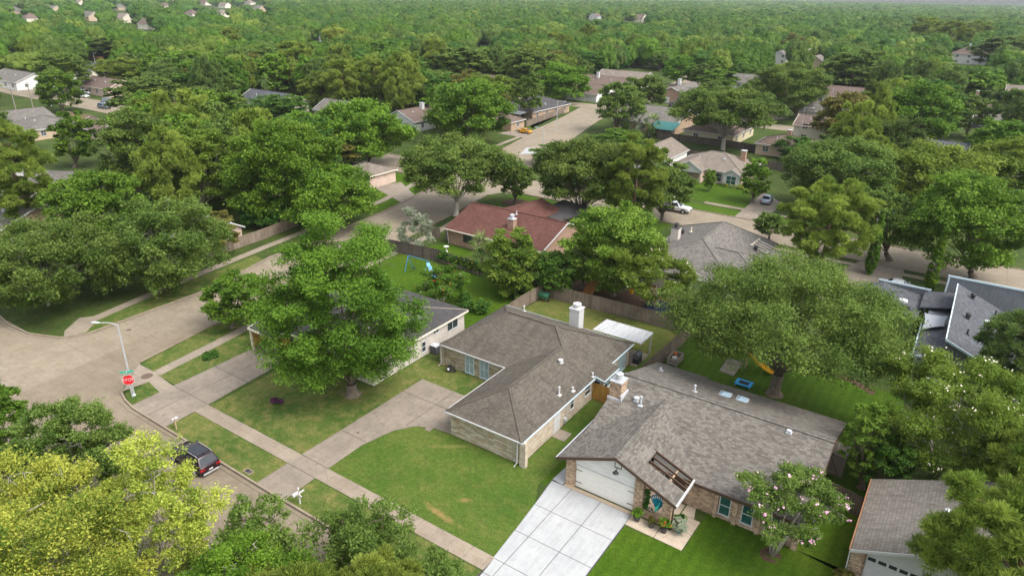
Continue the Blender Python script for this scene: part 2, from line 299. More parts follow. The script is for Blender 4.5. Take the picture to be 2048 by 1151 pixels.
L['rust'] = leaf_mat('leaf_rusty_olive', (0.07, 0.078, 0.014), (0.165, 0.15, 0.036), hue=0.02)
L['silver'] = leaf_mat('leaf_silver', (0.13, 0.15, 0.09), (0.30, 0.33, 0.23), hue=0.02)
L['palm'] = leaf_mat('palm_frond', (0.07, 0.13, 0.03), (0.20, 0.28, 0.08), hue=0.02)
L['purple'] = leaf_mat('leaf_purple', (0.05, 0.016, 0.045), (0.13, 0.045, 0.105), hue=0.01)
L['ivy'] = leaf_mat('leaf_ivy', (0.024, 0.080, 0.011), (0.062, 0.165, 0.024), hue=0.02)
L['flower_w'] = leaf_mat('white_blossom', (0.55, 0.46, 0.38), (0.72, 0.64, 0.55), hue=0.01, trans=0.2)
L['flower_p'] = leaf_mat('pink_blossom', (0.56, 0.28, 0.40), (0.76, 0.46, 0.58), hue=0.01, trans=0.2)
L['flower_r'] = leaf_mat('red_blossom', (0.50, 0.03, 0.02), (0.70, 0.10, 0.07), hue=0.01, trans=0.2)
L['flower_y'] = leaf_mat('yellow_blossom', (0.70, 0.52, 0.02), (0.80, 0.62, 0.05), hue=0.01, trans=0.2)

# ------------------------------------------------------------------ mesh helpers
ORG = {}
def vsub(a, b): return (a[0]-b[0], a[1]-b[1], a[2]-b[2])
class MB:
    """collects faces (world metres, or a thing's own metres) and links them as ONE mesh object"""
    def __init__(s): s.v = []; s.f = []; s.fm = []
    def add(s, vs, fs, m=0):
        o = len(s.v); s.v += [tuple(map(float, p)) for p in vs]; s.f += [tuple(i+o for i in f) for f in fs]; s.fm += [m]*len(fs); return s
    def box(s, x0, y0, z0, x1, y1, z1, m=0):
        x0, x1 = min(x0, x1), max(x0, x1); y0, y1 = min(y0, y1), max(y0, y1); z0, z1 = min(z0, z1), max(z0, z1)
        return s.add([(x0,y0,z0),(x1,y0,z0),(x1,y1,z0),(x0,y1,z0),(x0,y0,z1),(x1,y0,z1),(x1,y1,z1),(x0,y1,z1)],
                     [(0,3,2,1),(4,5,6,7),(0,1,5,4),(1,2,6,5),(2,3,7,6),(3,0,4,7)], m)
    def bar(s, a, b, w, h, m=0):
        """square bar from a to b"""
        a, b = Vector(a), Vector(b); d = (b-a).normalized()
        r = d.cross(Vector((0,0,1)));  r = Vector((1,0,0)) if r.length < 1e-4 else r.normalized()
        u = r.cross(d); vs = []
        for p in (a, b):
            for i, j in ((-1,-1),(1,-1),(1,1),(-1,1)): vs.append(p + r*(i*w/2) + u*(j*h/2))
        return s.add(vs, [(0,3,2,1),(4,5,6,7),(0,1,5,4),(1,2,6,5),(2,3,7,6),(3,0,4,7)], m)
    def tube(s, pts, rad, n=8, m=0, cap=True):
        pts = [Vector(p) for p in pts]; rad = rad if hasattr(rad, '__len__') else [rad]*len(pts)
        vs, fs = [], []
        for i, p in enumerate(pts):
            d = (pts[min(i+1, len(pts)-1)] - pts[max(i-1, 0)]).normalized()
            r = d.cross(Vector((0.13, 0.21, 0.97)));
            r = d.cross(Vector((1,0,0))) if r.length < 0.05 else r
            r.normalize(); u = r.cross(d)
            for k in range(n):
                a = 2*math.pi*k/n; vs.append(p + (r*math.cos(a)+u*math.sin(a))*rad[i])
        for i in range(len(pts)-1):
            for k in range(n): fs.append((i*n+k, (i+1)*n+k, (i+1)*n+(k+1) % n, i*n+(k+1) % n))
        if cap: fs += [tuple(range(n)), tuple(range(len(vs)-1, len(vs)-n-1, -1))]
        return s.add(vs, fs, m)
    def lathe(s, prof, c, n=14, m=0):
        vs, fs = [], []
        for (r, z) in prof:
            for k in range(n):
                a = 2*math.pi*k/n; vs.append((c[0]+r*math.cos(a), c[1]+r*math.sin(a), c[2]+z))
        for i in range(len(prof)-1):
            for k in range(n): fs.append((i*n+k, i*n+(k+1) % n, (i+1)*n+(k+1) % n, (i+1)*n+k))
        fs += [tuple(range(n-1, -1, -1)), tuple(range(len(vs)-n, len(vs)))]
        return s.add(vs, fs, m)
    def prism(s, poly, z0, z1, m=0):
        n = len(poly); ar = sum(poly[i][0]*poly[(i+1) % n][1]-poly[(i+1) % n][0]*poly[i][1] for i in range(n))
        if ar < 0: poly = poly[::-1]
        return s.add([(p[0], p[1], z0) for p in poly]+[(p[0], p[1], z1) for p in poly],
                     [tuple(range(n-1, -1, -1)), tuple(range(n, 2*n))]+[(i, (i+1) % n, n+(i+1) % n, n+i) for i in range(n)], m)
    def sheet(s, poly, z, m=0):
        n = len(poly); ar = sum(poly[i][0]*poly[(i+1) % n][1]-poly[(i+1) % n][0]*poly[i][1] for i in range(n))
        if ar < 0: poly = poly[::-1]
        return s.add([(p[0], p[1], z) for p in poly], [tuple(range(n))], m)
    def slabs(s, polys, t=0.14, m=0):
        """roof planes: top faces, the same faces lowered by t, and a rim along the outer edges"""
        key = {}; vs = []
        def vid(p):
            k = (round(p[0], 3), round(p[1], 3), round(p[2], 3))
            if k not in key: key[k] = len(vs); vs.append(k)
            return key[k]
        tops = []
        for p in polys:
            a = Vector(p[1])-Vector(p[0]); b = Vector(p[2])-Vector(p[0])
            if a.cross(b).z < 0: p = p[::-1]
            tops.append([vid(q) for q in p])
        n = len(vs); ed = {}
        for f in tops:
            for i in range(len(f)): ed[(f[i], f[(i+1) % len(f)])] = 1
        fs = [tuple(f) for f in tops]+[tuple(i+n for i in reversed(f)) for f in tops]
        for (a, b) in ed:
            if (b, a) not in ed: fs.append((a, a+n, b+n, b))
        return s.add(vs+[(x, y, z-t) for x, y, z in vs], fs, m)
    def build(s, name, mats, parent=None, smooth=False, local=False):
        o0 = (0, 0, 0) if (parent is None or local) else ORG.get(parent.name, (0, 0, 0))
        me = bpy.data.meshes.new(name); me.from_pydata([vsub(p, o0) for p in s.v], [], s.f)
        mats = mats if isinstance(mats, (list, tuple)) else [mats]
        for m in mats: me.materials.append(m)
        if len(mats) > 1: me.polygons.foreach_set('material_index', s.fm)
        uvl = me.uv_layers.new(name='UVMap'); dat = np.zeros(len(me.loops)*2, np.float32)
        for p in me.polygons:
            nn = p.normal
            if abs(nn.z) > 0.999: u = Vector((1, 0, 0)); w = Vector((0, 1, 0))
            else:
                u = Vector((-nn.y, nn.x, 0)).normalized(); w = nn.cross(u)
            for li in p.loop_indices:
                co = me.vertices[me.loops[li].vertex_index].co; dat[2*li] = co.dot(u)+50; dat[2*li+1] = co.dot(w)+50
        uvl.data.foreach_set('uv', dat)
        if smooth: me.polygons.foreach_set('use_smooth', [True]*len(me.polygons))
        o = bpy.data.objects.new(name, me); COL.objects.link(o)
        if parent is not None: o.parent = parent
        ORG[o.name] = o0 if not local else (0, 0, 0)
        return o
def tag(o, label=None, cat=None, group=None, kind=None):
    if label: o['label'] = label
    if cat: o['category'] = cat
    if group: o['group'] = group
    if kind: o['kind'] = kind
    return o
def empty(name, loc, label, cat, group=None, rz=0.0):
    o = bpy.data.objects.new(name, None); COL.objects.link(o); o.location = loc; o.rotation_euler = (0, 0, rz); o.empty_display_size = 0.3
    ORG[o.name] = tuple(loc); return tag(o, label, cat, group)
def children(o): return [c for c in bpy.data.objects if c.parent == o]
def copy_tree(o, loc, rz=0.0, scale=None, label=None, kids=None, group=None):
    c = o.copy(); COL.objects.link(c); c.location = loc; c.rotation_euler = (0, 0, rz)
    if scale: c.scale = scale
    if label: c['label'] = label
    if group: c['group'] = group
    for ch in (kids or children(o)):
        d = ch.copy(); COL.objects.link(d); d.parent = c
        for g in children(ch):
            e = g.copy(); COL.objects.link(e); e.parent = d
    return c
def structure(name, mb, m): return tag(mb.build(name, m), kind='structure')
def strip(pts, w, side=0.0):
    """a band of width w along a polyline, pushed sideways by side"""
    pts = [Vector((p[0], p[1])) for p in pts]; lft, rgt = [], []
    for i, p in enumerate(pts):
        a = pts[max(i-1, 0)]; b = pts[min(i+1, len(pts)-1)]; d = (b-a).normalized(); nn = Vector((-d.y, d.x))
        lft.append(tuple(p+nn*(side+w/2))); rgt.append(tuple(p+nn*(side-w/2)))
    return lft, rgt
def band(mb, pts, w, z0, z1, side=0.0, m=0):
    lf, rg = strip(pts, w, side); n = len(lf); vs = []
    for i in range(n): vs += [(lf[i][0], lf[i][1], z0), (lf[i][0], lf[i][1], z1), (rg[i][0], rg[i][1], z1), (rg[i][0], rg[i][1], z0)]
    fs = []
    for i in range(n-1):
        a, b = 4*i, 4*(i+1); fs += [(a, a+1, b+1, b), (a+1, a+2, b+2, b+1), (a+2, a+3, b+3, b+2)]
    fs += [(0, 3, 2, 1), (4*n-4, 4*n-3, 4*n-2, 4*n-1)]
    return mb.add(vs, fs, m)
def arc(cx, cy, r, a0, a1, n=8):
    return [(cx+r*math.cos(math.radians(a0+(a1-a0)*i/n)), cy+r*math.sin(math.radians(a0+(a1-a0)*i/n))) for i in range(n+1)]

# ------------------------------------------------------------------ trees
def fast_mesh(name, V, Fidx, tint, mats, nper):
    me = bpy.data.meshes.new(name); nf = len(Fidx)//nper
    me.vertices.add(len(V)); me.vertices.foreach_set('co', V.astype(np.float32).ravel())
    me.loops.add(len(Fidx)); me.loops.foreach_set('vertex_index', Fidx.astype(np.int32))
    me.polygons.add(nf); me.polygons.foreach_set('loop_start', np.arange(0, nf*nper, nper, dtype=np.int32))
    me.update(calc_edges=True)
    at = me.attributes.new('tint', 'FLOAT', 'POINT'); at.data.foreach_set('value', tint.astype(np.float32))
    for m in (mats if isinstance(mats, (list, tuple)) else [mats]): me.materials.append(m)
    return me
def unit(a): return a/np.maximum(np.linalg.norm(a, axis=1, keepdims=True), 1e-6)
def clumps(rng, R, zc, c, nl, ns, lobe=(0.24, 0.38), inner=0.28, low=-0.35, squash=0.72, off=(0, 0)):
    """two levels of clumps through a crown: boughs, and sprays of leaves on each"""
    C, S, B = [], [], []
    ga = math.pi*(3-math.sqrt(5)); ph0 = rng.uniform(0, 6.28)
    for i in range(nl):
        ct = low+(1-low)*(i+0.5)/nl+rng.normal(0, 0.06); ct = max(-0.95, min(0.98, ct)); st = math.sqrt(1-ct*ct) if ct > 0 else math.sqrt(1-0.75*ct*ct)
        ph = ph0+i*ga+rng.normal(0, 0.3); k = rng.uniform(0.30, 0.62) if rng.random() < inner else rng.uniform(0.62, 0.97)
        r = R*rng.uniform(*lobe)
        zk = 0.98 if ct < -0.2 else k
        C.append((off[0]+R*k*st*math.cos(ph), off[1]+R*k*st*math.sin(ph), zc+c*zk*ct)); S.append(r)
    C = np.array(C); S = np.array(S)
    P, Q, T = [], [], []
    for i in range(nl):
        d = unit(rng.normal(size=(ns, 3))); d[:, 2] = np.where(d[:, 2] < -0.35, -d[:, 2]*0.6, d[:, 2])
        ow = unit((C[i]-np.array([off[0], off[1], zc-c*0.5]))[None, :]/np.array([R, R, c]))[0]; d = unit(d+ow*0.45)
        rr = S[i]*rng.uniform(0.45, 1.10, ns)[:, None]
        p = C[i]+d*rr*np.array([1, 1, squash]); P.append(p); Q.append(S[i]*rng.uniform(0.32, 0.54, ns)); T.append(np.clip(0.5+rng.normal(0, 0.2)+rng.normal(0, 0.14, ns), 0, 1))
    global LOBE; LOBE = np.repeat(C, ns, 0)
    return C, S, np.concatenate(P), np.concatenate(Q), np.concatenate(T)
LOBE = None
def leaves(rng, P, Q, T, n, size, aspect=1.7, up=0.55, droop=0.0, tj=0.16, spray=0.0, O=None, rag=0.55):
    """n leaf sprays as pointed four-sided faces over the small clumps P of radius Q"""
    w = Q**2; idx = rng.choice(len(P), n, p=w/w.sum())
    d = unit(rng.normal(size=(n, 3))); d[:, 2] = np.where(d[:, 2] < -0.3, -d[:, 2], d[:, 2])
    pos = P[idx]+d*Q[idx][:, None]*(rng.random(n)**0.4)[:, None]*np.array([1.15, 1.15, 0.8])
    nr = unit(d*0.7+rng.normal(size=(n, 3))*rag+np.array([0, 0, up]))
    t = unit(np.cross(nr, rng.normal(size=(n, 3))))
    if spray > 0:          # leaves strung along shoots that run out of each bough
        o = O[idx]; ax = P[idx]-o; ln = np.linalg.norm(ax, axis=1, keepdims=True); ax = ax/np.maximum(ln, 1e-6)
        s_ = rng.uniform(0.35, 1.14, n)[:, None]; q = o+ax*ln*s_+rng.normal(size=(n, 3))*Q[idx][:, None]*(0.42*(1.25-s_)+0.10)
        q[:, 2] -= droop*ln[:, 0]*s_[:, 0]**2*0.6
        m = rng.random(n) < spray; pos[m] = q[m]; t[m] = unit(ax+rng.normal(size=(n, 3))*0.45)[m]
        nr[m] = unit(nr-np.sum(nr*t, 1, keepdims=True)*t)[m]
    b = unit(np.cross(nr, t))
    s = size*rng.uniform(0.6, 1.35, n)[:, None]
    V = np.stack([pos-t*s*aspect/2, pos-b*s/2+t*s*0.12, pos+t*s*aspect/2, pos+b*s/2+t*s*0.12], 1).reshape(-1, 3)
    tn = np.clip(T[idx]+rng.normal(0, tj, n), 0.02, 0.99)
    return V, np.arange(4*n), np.repeat(tn, 4)
def needles(rng, P, Q, T, n, length, width, per=9, up=0.5):
    """n tufts, each a burst of thin needles bundles"""
    w = Q**2; idx = rng.choice(len(P), n, p=w/w.sum())
    d = unit(rng.normal(size=(n, 3))); d[:, 2] = np.abs(d[:, 2])*0.9-0.15
    pos = P[idx]+d*Q[idx][:, None]*(rng.random(n)**0.35)[:, None]
    ax = unit(d+np.array([0, 0, up])); N = n*per
    ax = np.repeat(ax, per, 0); o = np.repeat(pos, per, 0)
    dr = unit(ax*0.75+rng.normal(size=(N, 3))*0.62); ln = length*rng.uniform(0.7, 1.2, N)[:, None]
    sd = unit(np.cross(dr, rng.normal(size=(N, 3))))*width/2
    V = np.stack([o-sd, o+dr*ln*0.95-sd*0.5, o+dr*ln*0.95+sd*0.5, o+sd], 1).reshape(-1, 3)
    tn = np.clip(np.repeat(T[idx]+rng.normal(0, 0.24, n), per)+rng.normal(0, 0.1, N), 0.02, 0.99)
    return V, np.arange(4*N), np.repeat(tn, 4)

# kind: leaf material, bark, half-height share k, boughs, sprays, leaves, leaf size, trunk radius, twigs, options
KIND = {
 'broad':  dict(leaf='broad', bark='bark', k=0.475, nl=92, ns=20, n=46000, size=0.235, tr=0.028, tw=1, lobe=(0.16, 0.28), low=-0.8),
 'bright': dict(leaf='bright', bark='bark', k=0.475, nl=90, ns=20, n=44000, size=0.24, tr=0.026, tw=1, lobe=(0.16, 0.28), low=-0.8, spray=0.7),
 'deep':   dict(leaf='deep', bark='bark', k=0.475, nl=84, ns=20, n=38000, size=0.235, tr=0.026, tw=1, lobe=(0.17, 0.29), low=-0.8),
 'oak':    dict(leaf='oak', bark='bark', k=0.45, nl=120, ns=20, n=52000, size=0.195, tr=0.034, tw=1, lobe=(0.14, 0.24), squash=0.7, low=-0.62),
 'elm':    dict(leaf='elm', bark='bark_pale', k=0.48, nl=92, ns=20, n=52000, size=0.19, tr=0.022, tw=4, lobe=(0.16, 0.28), squash=0.75, droop=0.4, spray=0.85, low=-0.8),
 'lime':   dict(leaf='lime', bark='bark_pale', k=0.475, nl=90, ns=20, n=50000, size=0.185, tr=0.018, tw=4, lobe=(0.16, 0.28), squash=0.7, spray=0.75, low=-0.8),
 'olive':  dict(leaf='olive', bark='bark_pale', k=0.45, nl=88, ns=20, n=42000, size=0.22, tr=0.022, tw=3, lobe=(0.16, 0.28), spray=0.7, low=-0.75),
 'rust':   dict(leaf='rust', bark='bark', k=0.45, nl=76, ns=20, n=36000, size=0.23, tr=0.024, tw=2, lobe=(0.16, 0.28), low=-0.75),
 'silver': dict(cov=.45, leaf='silver', bark='bark_pale', k=0.47, nl=26, ns=20, n=11000, size=0.14, tr=0.022, tw=5, lobe=(0.20, 0.32), spray=0.9, low=-0.8),
 'pine':   dict(leaf='pine', bark='bark_pine', k=0.42, squash=0.85, nl=84, ns=10, n=13000, size=0.40, tr=0.020, tw=2, lobe=(0.14, 0.23), needle=True, low=-0.9),
 'pinedark': dict(leaf='pinedark', bark='bark_pine', k=0.41, squash=0.85, nl=80, ns=10, n=11000, size=0.40, tr=0.020, tw=1, lobe=(0.17, 0.29), needle=True, low=-0.9),
 'crape':  dict(leaf='olive', bark='bark_pale', k=0.45, cov=.8, nl=64, ns=20, n=26000, size=0.15, tr=0.014, tw=4, lobe=(0.16, 0.27), multi=5, spray=0.75, low=-0.5),
 'lowcrape': dict(leaf='broad', bark='bark_pale', k=0.34, cov=.7, nl=60, ns=18, n=26000, size=0.15, tr=0.014, tw=3, lobe=(0.16, 0.27), multi=7, spray=0.75, low=-0.5),
 'highoak': dict(leaf='oak', bark='bark_pale', k=0.385, nl=100, ns=18, n=52000, size=0.195, tr=0.034, tw=2, lobe=(0.14, 0.24), squash=0.7, low=-0.5),
 'spreadoak': dict(leaf='oak', bark='bark', k=0.40, nl=120, ns=20, n=52000, size=0.21, tr=0.042, tw=1, lobe=(0.12, 0.22), squash=0.7, low=-0.45),
 'shrub':  dict(leaf='deep', bark='bark', k=0.47, nl=20, ns=12, n=9000, size=0.17, tr=0.03, tw=2, lobe=(0.26, 0.40), low=-0.6),
}
def crown_half(kind): return KIND[kind]['k']
def tree_meshes(seed, kind, R, h, off=(0, 0), lod=1.0, leaf=None, flower=None, nflow=0, sizek=1.0, leafm=0.2, cov=2.4, rag=0.52, boughs=None):
    """crown mesh, trunk mesh (and blossom mesh), base at the origin"""
    K = KIND[kind]; rng = np.random.default_rng(seed); c = K['k']*h*0.96; zc = h-c
    Rc = R*0.85
    nl = max(8, int(K['nl']*(0.6+0.4*min(1, lod)))); ns = max(5, int(K['ns']*(0.6+0.4*min(1, lod))))
    C, S, P, Q, T = clumps(rng, Rc, zc, c*0.92, nl, ns, K['lobe'], low=K.get('low', -0.4), squash=K.get('squash', 0.72), off=off)
    if boughs:
        for (bx_, by_, bz_, br_) in boughs:
            d_ = unit(rng.normal(size=(26, 3))); C = np.vstack([C, [bx_, by_, bz_]]); S = np.append(S, br_); P = np.vstack([P, np.array([bx_, by_, bz_])+d_*br_*rng.uniform(.4, 1.0, 26)[:, None]*np.array([1, 1, .8])])
            Q = np.append(Q, br_*rng.uniform(.26, .42, 26)); T = np.append(T, np.clip(.5+rng.normal(0, .2)+rng.normal(0, .14, 26), 0, 1)); O_ = np.tile([bx_, by_, bz_], (26, 1)); globals()['LOBE'] = np.vstack([LOBE, O_])
    n = int(K['n']*lod); sz = K['size']*sizek
    if not K.get('needle'):
        sz = leafm*K['size']/0.235*(1.0 if K['size'] > .2 else 1.08); n = int(min(150000, cov*K.get('cov', 1.0)*6.283*(R*R+R*c)/(sz*sz*0.9)))
    if K.get('needle'):
        per = 9 if lod > 0.6 else 5
        V, Fi, tn = needles(rng, P, Q*0.85, T, int(n*cov/2.4), sz*1.15, max(0.05, leafm*.42)*(1.0 if lod > .6 else 1.3), per)
    else: V, Fi, tn = leaves(rng, P, Q, T, n, sz, 1.8, droop=K.get('droop', 0.1), spray=K.get('spray', 0.45), O=LOBE, rag=rag, tj=.22)
    cm = fast_mesh('crown', V, Fi, tn, L[leaf or K['leaf']], 4)
    mb = MB(); tr = max(0.05, K['tr']*h); zb = h-2*c; fork = max(0.9, zb*0.75)
    lean = Vector((off[0], off[1], 0))
    if K.get('multi'):
        tops = []
        for i in range(K['multi']):
            a = 6.28*i/K['multi']+rng.uniform(-.3, .3); q = Vector((math.cos(a)*R*0.30, math.sin(a)*R*0.30, max(fork*1.2, zc*0.75)))+lean
            mb.tube([(math.cos(a)*tr*1.5, math.sin(a)*tr*1.5, -0.05), (q.x*0.45, q.y*0.45, q.z*0.5), q], [tr, tr*0.8, tr*0.55], 6); tops.append(q)
    else:
        fk = Vector((lean.x*0.25, lean.y*0.25, fork)); fb = rng.normal(0, 0.12, 2)
        mb.tube([(0, 0, -0.1), (fb[0]*tr, fb[1]*tr, 0.25), (fk.x*0.5+fb[0]*tr, fk.y*0.5, fork*0.55), fk], [tr*1.9, tr*1.15, tr, tr*0.95], 9, cap=False)
        tops = [fk]
        if K.get('needle'):
            tp = Vector((lean.x, lean.y, h*0.9)); mb.tube([fk, (fk+tp)/2+Vector((rng.normal(0, .2), rng.normal(0, .2), 0)), tp], [tr*0.95, tr*0.6, tr*0.12], 7)
            tops = [fk.lerp(tp, t) for t in (0.05, 0.25, 0.45, 0.65, 0.85)]
    lim = range(0, len(C), 3) if lod > 0.5 else range(0, len(C), 5)
    for i in lim:
        e = Vector(C[i]); t = min(tops, key=lambda q: (q-e).length+(3 if q.z > e.z+0.4 else 0)); ln = (e-t).length
        if ln < 0.2: continue
        rr = tr*min(0.42, 0.10+0.26*S[i]/R*1.6)
        md = t.lerp(e, 0.5)+Vector((rng.normal(0, ln*0.06), rng.normal(0, ln*0.06), ln*0.10 if not K.get('needle') else -ln*0.03))
        mb.tube([t, t.lerp(md, 0.5)+Vector((0, 0, ln*0.03)), md, e], [rr, rr*0.85, rr*0.65, rr*0.3], 5, cap=False)
        if lod > 0.5:
            for k in range(K['tw']):
                d = unit(rng.normal(size=(1, 3)))[0]; d[2] = abs(d[2])*0.8
                a = md.lerp(e, rng.uniform(0.3, 1.0)); g = a+Vector(d)*S[i]*rng.uniform(0.9, 1.45)
                mb.tube([a, a.lerp(g, 0.55)+Vector((0, 0, 0.06*S[i])), g], [0.035, 0.026, 0.012], 3, cap=False)
                for q in range(2):
                    d2 = (Vector(d)+Vector(rng.normal(size=3))*0.6).normalized(); s0 = a.lerp(g, rng.uniform(.4, .8))
                    mb.tube([s0, s0+d2*S[i]*0.4], [0.02, 0.009], 3, cap=False)
    tm = bpy.data.meshes.new('trunk'); tm.from_pydata(mb.v, [], mb.f); tm.materials.append(M[K['bark']]); tm.polygons.foreach_set('use_smooth', [True]*len(tm.polygons))
    fm = None
    if flower:
        top = P[:, 2] > zc-c*0.3; Pf, Qf, Tf = P[top], Q[top], T[top]
        pick = rng.random(len(Pf)) < 0.10; Pf, Qf, Tf = Pf[pick], Qf[pick]*0.55, Tf[pick]; Pf = Pf+(Pf-np.array([off[0], off[1], zc]))*0.06+np.array([0, 0, .12])
        V, Fi, tn = leaves(rng, Pf, Qf, Tf, nflow, 0.115, 1.3, up=0.9); V = V*1.0; fm = fast_mesh('blossom', V, Fi, tn, L[flower], 4)
    return cm, tm, fm
def link_tree(name, loc, meshes, label, cat='tree', group=None, rz=0.0, scale=None):
    e = empty(name, loc, label, cat, group, rz)
    if scale: e.scale = scale
    for me, nm in zip(meshes, ('crown', 'trunk', 'blossom')):
        if me is None: continue
        o = bpy.data.objects.new(nm, me); COL.objects.link(o); o.parent = e
    return e
def fit_tree(kind, bx, by, l, r, t):
    """where a tree stands and how large it is, from where its foot, sides and top are seen in the survey photograph"""
    x, y = G(bx, by); k = KIND[kind]['k']
    d = math.hypot(x, y); h = 8.0
    for _ in range(30):
        c = k*h; dep = PXY(x, y, h-c)[2]; R = (r-l)/2/FPX*dep
        zt = zat(x, y, t); el = math.atan2(CAMH-h, d)
        app = (h-c)+math.sqrt(c*c+(R*math.tan(el))**2); h = max(1.0, h+(zt-app)*0.5)
    c = k*h; px = PXY(x, y, h-c); dx = ((l+r)/2-px[0])/FPX*px[2]; dx = max(-0.75*R, min(0.75*R, dx))
    return x, y, R, h, (RT0.x*dx, RT0.y*dx)
TREES = []      # (x, y, R) of every placed tree, so that the woods leave room for them
def stand(kind, name, bx, by, l, r, t, label, seed=None, leaf=None, flower=None, nflow=0, lod=1.0, cat='tree', group=None, sizek=1.0, dens=1.0, boughs=None, foot=None):
    if foot:               # only the lower front edge of the crown is seen: the trunk stands most of a radius behind it
        q = Vector(G((l+r)/2, foot)); Rg = (r-l)/2/FPX*PXY(q.x, q.y, 3)[2]; q = q+q.normalized()*Rg*0.8; bx, by, _ = PXY(q.x, q.y, 0)
    x, y, R, h, off = fit_tree(kind, bx, by, l, r, t)
    bl = None
    if boughs:
        bl = []
        for (px, py, pr, fwd) in boughs:
            d = ray(px, py); hd = math.hypot(x, y)-fwd; k_ = hd/math.hypot(d.x, d.y); bl.append((d.x*k_-x, d.y*k_-y, CAMH+d.z*k_, pr/FPX*k_))
    TREES.append((x, y, R))
    if DEV: print('TREE %-14s R %.1f h %.1f at %.0f %.0f  %s' % (kind, R, h, x, y, label[:40]))
    lm = min(0.34, max(0.105, 0.0019*math.hypot(x, y, CAMH-h*.6)))
    ms = tree_meshes(seed if seed is not None else int(bx*7+by), kind, R, h, off, max(lod, .6), leaf, flower, nflow, sizek, lm, 2.5*dens, boughs=bl)
    return link_tree(name, (x, y, 0), ms, label, cat, group)
PROTO = {}
def proto(kind, i):
    """shared crown and trunk meshes for trees farther off"""
    if (kind, i) not in PROTO:
        lod = 0.42 if kind not in ('pine', 'pinedark') else 0.5
        PROTO[(kind, i)] = tree_meshes(900+i*17+len(kind), kind, 6.0, 12.0, (0, 0), lod, sizek=1.3, leafm=0.29, cov=2.2, rag=.35)
    return PROTO[(kind, i)]
RNG = random.Random(7)
def grove(kind, name, bx, by, l, r, t, label, group=None, v=None):
    x, y, R, h, off = fit_tree(kind, bx, by, l, r, t); TREES.append((x, y, R))
    if DEV: print('GROV %-14s R %.1f h %.1f at %.0f %.0f  %s' % (kind, R, h, x, y, label[:40]))
    i = RNG.randrange(3) if v is None else v
    return link_tree(name, (x+off[0], y+off[1], 0), proto(kind, i), label, 'tree', group, RNG.uniform(0, 6.28), (R/5.5, R/5.5, h/12.0))

# ------------------------------------------------------------------ the ground, roads, kerbs, paths and lawns
g = MB(); g.add([(-3500, -150, 0), (1800, -150, 0), (1800, 4200, 0), (-3500, 4200, 0)], [(0, 1, 2, 3)]); structure('ground', g, M['ground'])
LK = [(-77.2, 31), (-77.7, 46), (-81, 58), (-83.3, 83), (-85.7, 94), (-88.5, 104)]
RK = [(-66.6, 30.6), (-68.0, 39), (-69.0, 55), (-70.4, 72), (-72.4, 87), (-75.5, 104)]
LK2 = [(-92.5, 121), (-97.5, 142), (-103, 165), (-109, 192), (-114, 211)]
RK2 = [(-79.5, 121), (-84.5, 142), (-90.5, 165), (-97.5, 192), (-101, 211)]
mb = MB(); mb.sheet([(-86.0, 27.0), (-82.5, 27.0), (-78.8, 28.5)] + LK + RK[::-1] + [(-63.5, 27.2), (-62.2, 26.2), (-72, 16), (-90.5, 16)], 0.010)
structure('road', mb, M['road'])                                   # the side street
mb = MB(); mb.sheet([(-62.2, 26.2), (-58.9, 25.45), (-40.5, 25.2), (60, 25.2), (60, 16.4), (-72, 16.4)], 0.006); mb.sheet([(-86, 27), (-90.5, 16.2), (-190, 16.2), (-190, 27.5)], 0.006)
mb.sheet([G(27, 793), G(170, 727), G(318, 660), (-68.0, 39), (-66.6, 30.6), (-63.5, 27.2), (-62.2, 26.2), (-66, 18)], 0.015)
structure('road', mb, M['road_lane'])                              # the front street and the near lane of the mouth
mb = MB(); mb.sheet(LK[-1:] + [(-88.7, 107)] + [(-320, 107), (-320, 118.6), (-92, 118.6)] + LK2 + RK2[::-1] + [(-77.5, 118.6), (60, 118.6), (60, 108.6), (-73.5, 108.6)] + RK[-1:], 0.010)
mb.sheet([(-330, 211.5), (60, 211.5), (60, 220.5), (-330, 220.5)], 0.008); mb.sheet([(-113, 220.5), (-102, 220.5), (-100, 262), (-108, 320), (-130, 400), (-142, 400), (-120, 318), (-112, 262)], 0.009)
structure('road', mb, M['road'])
kb = MB()
band(kb, [(-62.4, 26.3), (-60.8, 25.8), (-58.9, 25.5), (-40.9, 25.25), (-37.6, 25.25), (60, 25.25)], 0.18, 0, 0.14)
band(kb, [(-190, 27.4), (-90.2, 27.0), (-86.7, 26.6), (-82.5, 26.9), (-78.8, 28.4), (-77.4, 30.5)] + LK[1:], 0.18, 0, 0.14)
band(kb, RK, 0.18, 0, 0.14); band(kb, [(-92, 118.6)] + LK2, 0.18, 0, 0.14); band(kb, [(60, 118.7), (-76.5, 118.7), (-79.3, 121)] + RK2[1:], 0.18, 0, 0.14)
band(kb, [(-73.2, 106.5), (-71, 108.5), (60, 108.5)], 0.18, 0, 0.14); band(kb, [(-320, 106.9), (-91, 106.9)], 0.18, 0, 0.14); band(kb, [(-320, 118.7), (-94, 118.7)], 0.18, 0, 0.14)
structure('kerb', kb, M['kerb'])
gt = MB()
for pts, sd_ in (([(-60.8, 25.8), (-58.9, 25.5), (-40.9, 25.25), (-37.6, 25.25), (60, 25.25)], -.115), ([(-190, 27.4), (-90.2, 27.0), (-86.7, 26.6), (-82.5, 26.9), (-78.8, 28.4), (-77.4, 30.5)] + LK[1:], -.115), (RK, .115)): band(gt, pts, .05, .012, .019, sd_); band(gt, pts, .03, .012, .0185, sd_*4.2)
structure('gutter_line', gt, M['joint'])
